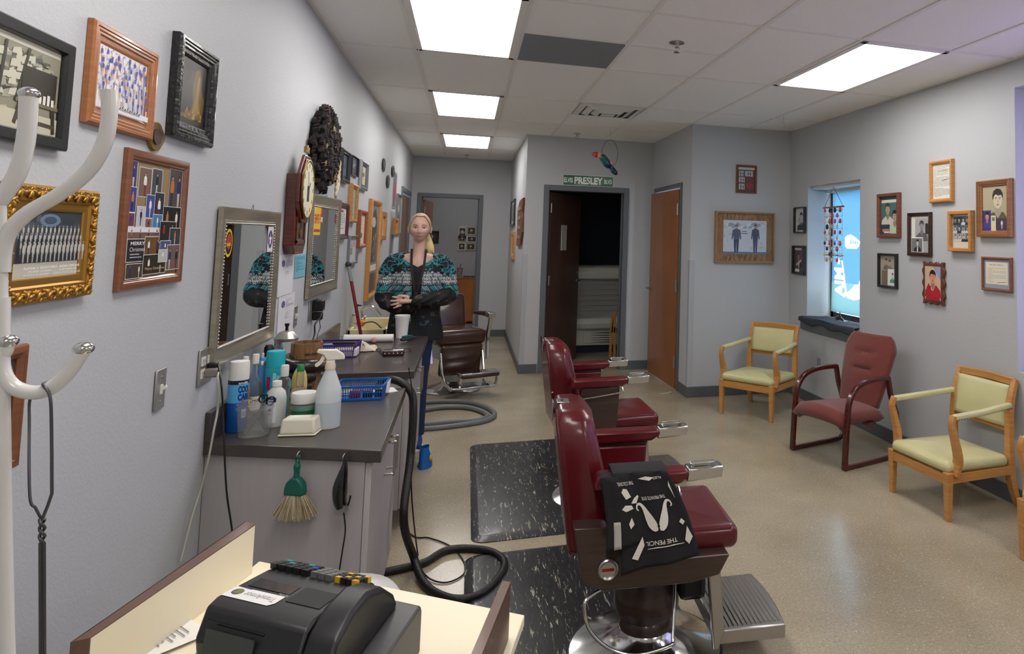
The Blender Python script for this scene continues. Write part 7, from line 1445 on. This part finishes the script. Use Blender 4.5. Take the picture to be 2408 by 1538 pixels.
for lb, px in (('small dark box right of the iced drink', 1097), ('small dark box at the right end of the orange cabinet', 1113)):
    p = un(px, 656, 'y', 12.4); q = MB(); q.bx(-.05, .05, -.03, .03, 0, .018); tag(q.build('dark_box', M_dark, bevel=.002, loc=(p.x, 12.4, .786)), lb, 'box')
# ================================================================ THE WOMAN behind the far counter
def vnoise(x, y):
    def h(i, j): n = math.sin(i*127.1+j*311.7)*43758.5453; return n-math.floor(n)
    i, j = math.floor(x), math.floor(y); f, g = x-i, y-j; f = f*f*(3-2*f); g = g*g*(3-2*g)
    return (h(i, j)*(1-f)+h(i+1, j)*f)*(1-g)+(h(i, j+1)*(1-f)+h(i+1, j+1)*f)*g
woman = thing('person', 'smiling blonde woman in black and teal top, arms folded, behind the far counter', 'person', (-.335, 5.32, 0), R(2))
M_skin = mat('skin', (214, 174, 158), rough=.5, var=.05, vscale=18)
M_skin.node_tree.nodes['Principled BSDF'].inputs['Subsurface Weight'].default_value = .08
# one body: torso, neck, head, arms and hands, legs, fused by a voxel remesh
q = MB()
def headp(t, p):
    "t 0-1 round (0 front), p 0-1 from chin to crown"
    an = 2*math.pi*t; ph = math.pi*(p-.5); cx_ = math.cos(ph); z = math.sin(ph)
    fx, fy = math.sin(an), -math.cos(an); w_ = .070; d_ = .09; front = max(0, -fy)
    x = w_*cx_*fx; y = d_*cx_*fy; zz = .112*z
    jaw = max(0, -z-.05); x *= 1-.38*jaw**1.1; y = y*(1-.08*jaw)-(.010*jaw if fy < 0 else -.02*jaw)
    if fy < 0 and z < .35: y *= .96
    def g(x0, z0, sx_, sz, a):
        nonlocal y
        if fy < .1: y -= a*math.exp(-((x-x0)/sx_)**2-((zz-z0)/sz)**2)
    g(0, -.018, .0085, .017, .017); g(0, -.031, .0125, .008, .0085); g(0, .004, .006, .02, .006)
    for s_ in (-1, 1): g(s_*.03, .006, .016, .012, -.0095); g(s_*.03, .027, .024, .007, .0035); g(s_*.041, -.024, .019, .018, .0058); g(s_*.013, -.03, .006, .006, .004); g(s_*.036, -.05, .008, .012, -.0026)
    g(0, -.054, .021, .0048, .0042); g(0, -.0625, .017, .0045, .0042); g(0, -.0582, .026, .0022, -.003); g(0, -.088, .018, .014, .007)
    return Vector((x, y, zz))
HC = Vector((.0, -.012, 1.563)); HR = Matrix.Rotation(R(3), 4, 'X') @ Matrix.Diagonal((1.02, 1, .9, 1))
q.grid(lambda u, v: HC+(HR @ headp(u, v)), 72, 60, closeu=True)
for s_ in (-1, 1):
    q.ell(HC+Vector((s_*.0765, .004, -.008)), (.008, .017, .027), 10, 8); q.ell(HC+Vector((s_*.075, -.002, -.028)), (.006, .008, .009), 8, 6)
q.tube([(0, .012, 1.50), (0, .014, 1.43), (0, .02, 1.38), (0, .022, 1.33)], [.041, .042, .048, .066], 20, smooth=3)
q.tube([(0, .02, 1.34), (0, .02, 1.28), (0, .015, 1.15), (0, .015, 1.0), (0, .015, .9), (0, .02, .8)], [.06, .08, .085, .08, .085, .085], 24, smooth=4, flat=1.5)
q.tube([(-.15, .02, 1.31), (-.07, .02, 1.345), (0, .02, 1.35), (.07, .02, 1.345), (.15, .02, 1.31)], [.034, .034, .04, .034, .034], 16, smooth=4)
def limb(P, r): q.tube(P, r, 14, smooth=5)
limb([(.15, .02, 1.31), (.205, .01, 1.2), (.215, -.02, 1.085), (.15, -.11, 1.062), (.05, -.158, 1.052), (-.015, -.17, 1.048)], [.045, .043, .038, .036, .03, .026])
limb([(-.15, .02, 1.31), (-.2, .015, 1.19), (-.205, -.005, 1.065), (-.13, -.08, 1.02), (-.04, -.115, 1.0), (.02, -.11, 1.02)], [.036, .043, .038, .036, .03, .026])
# her left hand, laid over the other arm, fingers to the left of the picture
hb = Vector((-.02, -.172, 1.047))
q.tube([hb+Vector((.02, 0, 0)), hb+Vector((-.02, -.004, .003)), hb+Vector((-.055, -.006, .004)), hb+Vector((-.078, -.002, .0))], [.024, .03, .036, .032], 16, smooth=4, flat=.5)
for k, (z, l_, dz, r_) in enumerate(((.026, .062, .008, .0086), (.009, .072, -.004, .009), (-.009, .068, -.014, .0088), (-.025, .052, -.02, .0078))):
    a = hb+Vector((-.07, -.004, z)); q.tube([a, a+Vector((-l_*.4, -.006, dz*.3)), a+Vector((-l_*.75, .0, dz*.7)), a+Vector((-l_, .008, dz))], [r_*1.1, r_, r_*.92, r_*.75], 10, smooth=3)
q.tube([hb+Vector((-.025, -.008, .026)), hb+Vector((-.05, -.016, .038)), hb+Vector((-.08, -.014, .04)), hb+Vector((-.1, -.008, .036))], [.013, .0115, .0098, .0078], 10, smooth=3)
# her right hand, tucked under the other forearm
hb = Vector((.05, -.1, 1.045)); q.tube([hb-Vector((.03, 0, 0)), hb, hb+Vector((.04, .0, .002))], [.025, .034, .033], 14, smooth=3, flat=.5)
for k, (z, l_) in enumerate(((.024, .06), (.008, .068), (-.008, .064), (-.023, .05))):
    a = hb+Vector((.04, 0, z)); q.tube([a, a+Vector((l_*.5, -.004, 0)), a+Vector((l_, .012, .002))], [.009, .0085, .0068], 10, smooth=3)
q.tube([hb+Vector((.0, -.006, .026)), hb+Vector((.03, -.014, .042)), hb+Vector((.055, -.012, .046))], [.012, .011, .008], 10, smooth=3)
for s_ in (-1, 1): q.tube([(s_*.065-.02, .02, .84), (s_*.07-.03, .015, .62), (s_*.07-.03, .02, .45), (s_*.07-.03, .035, .25), (s_*.07-.03, .04, .09), (s_*.07-.03, .03, .05)], [.08, .066, .05, .048, .034, .032], 16, smooth=5); q.tube([(s_*.07-.03, .05, .04), (s_*.072-.03, -.02, .04), (s_*.075-.03, -.12, .03)], [.034, .036, .026], 12, smooth=4)
body = q.build('body', M_skin, woman)
md = body.modifiers.new('r', 'REMESH'); md.mode = 'VOXEL'; md.voxel_size = .0032; md.use_smooth_shade = True
md = body.modifiers.new('s', 'SMOOTH'); md.iterations = 3; md.factor = .5
# face details
def fp(x, z, out=.0):
    "a point on the face"
    best = None
    for i in range(-30, 31):
        for_t = (i/30)*.25; 
    p_ = math.asin(max(-1, min(1, z/.112)))/math.pi+.5; lo, hi = 0, .25
    for _ in range(24):
        m_ = (lo+hi)/2
        if headp(m_, p_).x < abs(x): lo = m_
        else: hi = m_
    v = headp(lo, p_); v.x = x; v.y -= out; return HC+(HR @ v)
for s_ in (-1, 1):
    q = MB(); q.ell(fp(s_*.029, .006, -.005), (.0125, .0105, .0062), 16, 10); ey = q.build('eyeball', mat('eye white', (226, 218, 212), rough=.2, coat=.5), woman, smooth=80)
    q = MB(); q.ell(fp(s_*.029, .006, .0022), (.0052, .0042, .0052), 12, 8); q.build('iris', mat('iris', (52, 66, 72), rough=.2, coat=.5), ey, smooth=80)
    q = MB(); q.tube([fp(s_*.016, .008, .0), fp(s_*.023, .0135, .0025), fp(s_*.033, .0145, .0025), fp(s_*.044, .008, .001)], [.0018, .0026, .0026, .0016], 8, smooth=3); q.build('eyelid', mat('eyelid', (150, 100, 86), rough=.6), woman, smooth=80)
    q = MB(); q.tube([fp(s_*.013, .026, .001), fp(s_*.028, .0325, .001), fp(s_*.046, .027, .001)], [.0022, .0028, .0012], 8, smooth=4); q.build('eyebrow', mat('pale brow', (142, 104, 76), rough=.8), woman, smooth=80)
q = MB(); q.tube([fp(-.026, -.0545, .0), fp(-.012, -.057, .001), fp(0, -.056, .0015), fp(.012, -.057, .001), fp(.026, -.0545, .0)], [.0012, .003, .003, .003, .0012], 8, smooth=4, flat=.7); q.tube([fp(-.024, -.0575, .0), fp(-.01, -.063, .001), fp(.01, -.063, .001), fp(.024, -.0575, .0)], [.0012, .0034, .0034, .0012], 8, smooth=4)
q.build('lips', mat('lips', (172, 104, 98), rough=.45), woman, smooth=80)
q = MB(); q.tube([fp(-.027, -.056, .0022), fp(-.012, -.0595, .0036), fp(0, -.0598, .004), fp(.012, -.0595, .0036), fp(.027, -.056, .0022)], .0008, 6, smooth=4); q.build('mouth_line', mat('mouth line', (104, 48, 48)), woman)
# hair: a close cap pulled back, a ponytail over one shoulder
M_hair = mat('blonde hair', (166, 142, 108), mix=(206, 186, 150), var=.5, vscale=30, stretch=(6, 6, 1), rough=.5, bump=.4, bscale=60)
q = MB()
def hairp(u, v):
    an = 2*math.pi*u; fy = -math.cos(an); lim = .80 if fy < -.5 else .80-.55*min(1, (fy+.5)/.9)
    lim = .80-.52*(max(0, min(1, (fy+.72)/.9)))**.8; p_ = lim+(1-lim)*v; h_ = headp(u, p_); k = 1.085+.01*math.sin(an*23)*(1-v); return HC+(HR @ Vector((h_.x*k*1.02, h_.y*k, h_.z*1.075+.004)))
q.grid(hairp, 72, 18, closeu=True); q.build('hair', M_hair, woman, smooth=80, solid=.006)
q = MB()
for k in range(9): a = k*.7; q.tube([(.02+.01*math.cos(a), .1, 1.56), (.045+.014*math.cos(a), .105+.01*math.sin(a), 1.49), (.07+.018*math.cos(a), .07+.012*math.sin(a), 1.42), (.085+.016*math.cos(a), .05, 1.36+.004*k)], [.012, .018, .015, .004], 8, smooth=5)
q.build('ponytail', mat('light blonde hair', (214, 190, 140), rough=.5, bump=.4, bscale=80), woman, smooth=80)
# clothing
BLK, TEAL, WHT, BRN = (17, 17, 22), (52, 150, 158), (196, 204, 206), (74, 58, 54)
def hsh(i, j): n = math.sin(i*12.9898+j*78.233)*43758.5453; return n-math.floor(n)
def print_col(x, z, sl=False):
    ax = abs(x); n = vnoise(x*55+9, z*55); n3 = vnoise(ax*34+2.2, z*42+5)
    edge = 1.232+.02*math.sin(min(1, ax/.2)*math.pi*1.1)
    if z > edge+.004:
        if ax < .045 and z < 1.3: return BLK
        r1 = abs(vnoise(ax*42+3, z*42)-.5); r2 = abs(vnoise(ax*85+5, z*85)-.5); k = vnoise(ax*16+1, z*16+4)
        return TEAL if k > .34 and r1 < .075 else (40, 116, 126) if k > .4 and r2 < .09 else (28, 74, 84) if k > .5 and r1 < .14 else BLK
    if z > 1.07 and ax > .03:
        if z > edge-.006: return (150, 156, 160) if hsh(math.floor(ax*120), 3) > .3 else BLK
        up = z > 1.16; th, cw = (.024, .0115) if up else (.042, .0135); zz = (z-1.07)/th; row = math.floor(zz); dv = zz-row
        fx = (ax+(z-1.07)*(.35 if up else .75)+row*.005)/cw; c_ = math.floor(fx); du = abs(fx-c_-.5)*2; hh = hsh(c_, row)
        if du < .72*math.sqrt(max(0, 1-(1-min(1, dv*2.2))**2)) and dv < .93:
            if up: return WHT if hh > .35 else (128, 134, 138)
            return TEAL if hh > .55 else (150, 172, 176) if hh > .25 else (36, 84, 92)
        return BLK
    if .93 < z < 1.0 and n3 > .6: return BRN
    if .86 < z < .93 and n > .74: return (44, 70, 84)
    return BLK
M_top = mat('printed knit', 'attr', rough=.75, bump=.15, bscale=200)
q = MB()
def ttop(u, v):
    an = 2*math.pi*u; fx, fy = math.sin(an), -math.cos(an); front = max(0, -fy)**2
    ztop = 1.385-.10*max(0, 1-abs(math.atan2(fx, -fy))/1.15) if fy < 0 else 1.385
    z = .76+(ztop-.76)*v; t_ = (z-.76)/.64
    w_ = [.195, .185, .172, .165, .17, .182, .19, .174, .1]; d_ = [.125, .12, .118, .115, .125, .135, .125, .1, .068]; k = t_*8/1.0; i = min(7, int(k)); f = min(1, k-i); f = f*f*(3-2*f) if i >= 6 else f
    w2 = w_[i]*(1-f)+w_[i+1]*f; d2 = d_[i]*(1-f)+d_[i+1]*f; wr = .004*math.sin(an*7+z*20)*(1 if z < 1.1 else .3)
    return Vector((fx*(w2+wr), .015+fy*(d2+wr), z))
q.grid(ttop, 250, 230, closeu=True, colfn=lambda u, v: (lambda p: print_col(p.x, p.z))(ttop(u, v)))
q.build('tunic', M_top, woman, smooth=80, solid=.004)
def sleeve(P, r, n, name='sleeve'):
    q = MB(); pts = catmull(P, n); rr = [v.x for v in catmull([Vector((a, 0, 0)) for a in r], n)]; seg = 90
    rings = []; nrm = None
    for i, p in enumerate(pts):
        t = (pts[min(i+1, len(pts)-1)]-pts[max(i-1, 0)]).normalized()
        if nrm is None: nrm = t.cross(Vector((0, 1, 0))).normalized()
        nrm = (nrm-t*nrm.dot(t)).normalized(); bn = t.cross(nrm)
        rings.append([p+(nrm*math.cos(2*math.pi*k/seg)+bn*math.sin(2*math.pi*k/seg))*(rr[i]+.003*math.sin(k*.4+i*.32)) for k in range(seg)])
    for i in range(len(rings)-1):
        for k in range(seg):
            A, B, C_, D = rings[i][k], rings[i][(k+1) % seg], rings[i+1][(k+1) % seg], rings[i+1][k]; m_ = (A+C_)/2
            dark = i > len(rings)*.52
            q.c((BLK if vnoise(m_.x*40, m_.z*40+3) < .72 else BRN) if dark else print_col(m_.x*1.0, m_.z)); q.f([q.v(A), q.v(B), q.v(C_), q.v(D)])
    bmesh.ops.remove_doubles(q.bm, verts=q.bm.verts, dist=.00005)
    return q.build(name, M_top, woman, smooth=80, solid=.003, recalc=True)
sleeve([(.095, .018, 1.357), (.155, .016, 1.325), (.195, .012, 1.26), (.213, .002, 1.17), (.222, -.02, 1.09), (.17, -.1, 1.066), (.08, -.152, 1.058), (.0, -.17, 1.05), (-.018, -.171, 1.049)], [.024, .052, .06, .058, .062, .058, .046, .037, .034], 22)
sleeve([(-.095, .018, 1.357), (-.155, .016, 1.325), (-.195, .015, 1.26), (-.208, .01, 1.16), (-.212, -.01, 1.062), (-.15, -.085, 1.02), (-.06, -.118, 1.01), (.03, -.115, 1.03)], [.024, .052, .06, .058, .062, .057, .048, .036], 22)
M_jean = mat('dark blue denim', (26, 42, 76), rough=.8, bump=.2, bscale=300)
q = MB()
for s_ in (-1, 1): q.tube([(s_*.065-.02, .02, .86), (s_*.07-.03, .015, .62), (s_*.07-.03, .02, .45), (s_*.07-.03, .035, .25), (s_*.07-.03, .038, .075)], [.09, .076, .062, .058, .055], 20, smooth=5)
q.tube([(0, .02, .92), (0, .02, .8)], [.1, .1], 20, flat=1.5); q.build('jeans', M_jean, woman, smooth=80)
for s_ in (-1, 1):
    q = MB(); q.tube([(s_*.07-.03, .075, .04), (s_*.072-.03, .02, .05), (s_*.074-.03, -.06, .042), (s_*.077-.03, -.135, .032), (s_*.077-.03, -.15, .028)], [.034, .042, .043, .036, .02], 16, smooth=4, flat=.8); sh = q.build('shoe', mat('navy canvas', (30, 60, 120), rough=.8), woman, smooth=60)
    q = MB(); q.prism([(s_*.074-.03+.046*math.cos(a), -.035+.125*math.sin(a)) for a in [2*math.pi*i/24 for i in range(24)]], .001, .022, 'z'); q.build('sole', M_white, sh, bevel=.004)
# lanyard with a small badge
M_lan = mat('black ribbon', (20, 20, 22), rough=.7)
q = MB()
for s_ in (-1, 1): q.ribbon(catmull([(s_*.05, .045, 1.395), (s_*.0485, -.005, 1.41), (s_*.046, -.052, 1.358), (s_*.038, -.128, 1.26), (s_*.018, -.152, 1.16), (s_*.004, -.148, 1.1)], 6), .016, .002, up=(0, -1, .35))
q.build('lanyard', M_lan, woman); q = MB(); q.bx(-.014, .014, -.163, -.155, 1.07, 1.11); q.build('badge_clip', M_lan, woman, bevel=.002)
q = MB(); q.bx(-.034, -.028, -.128, -.122, .905, .94); q.build('zip_pull', M_steel, woman)
# last: small bottles set clear of one another on the near worktop
for _n, _x, _y in (('spray_can', -.757, 2.836), ('plastic_tub', -.682, 2.765), ('scissors', -.682, 2.765), ('metal_comb', -.682, 2.765), ('tonic_bottle.001', -.757, 3.03), ('spray_can.001', -.757, 3.125), ('green_bottle', -.757, 3.21), ('hairspray_can', -.70, 3.078), ('mouthwash_bottle', -.655, 3.03), ('hand_brush', -.612, 3.075), ('gel_jar', -.549, 2.862), ('spray_bottle', -.462, 2.818), ('hand_mug', -.628, 3.26), ('disinfectant_jar', -.735, 3.385)):
    _o = bpy.data.objects.get(_n)
    if _o: _o.location.x = _x; _o.location.y = _y
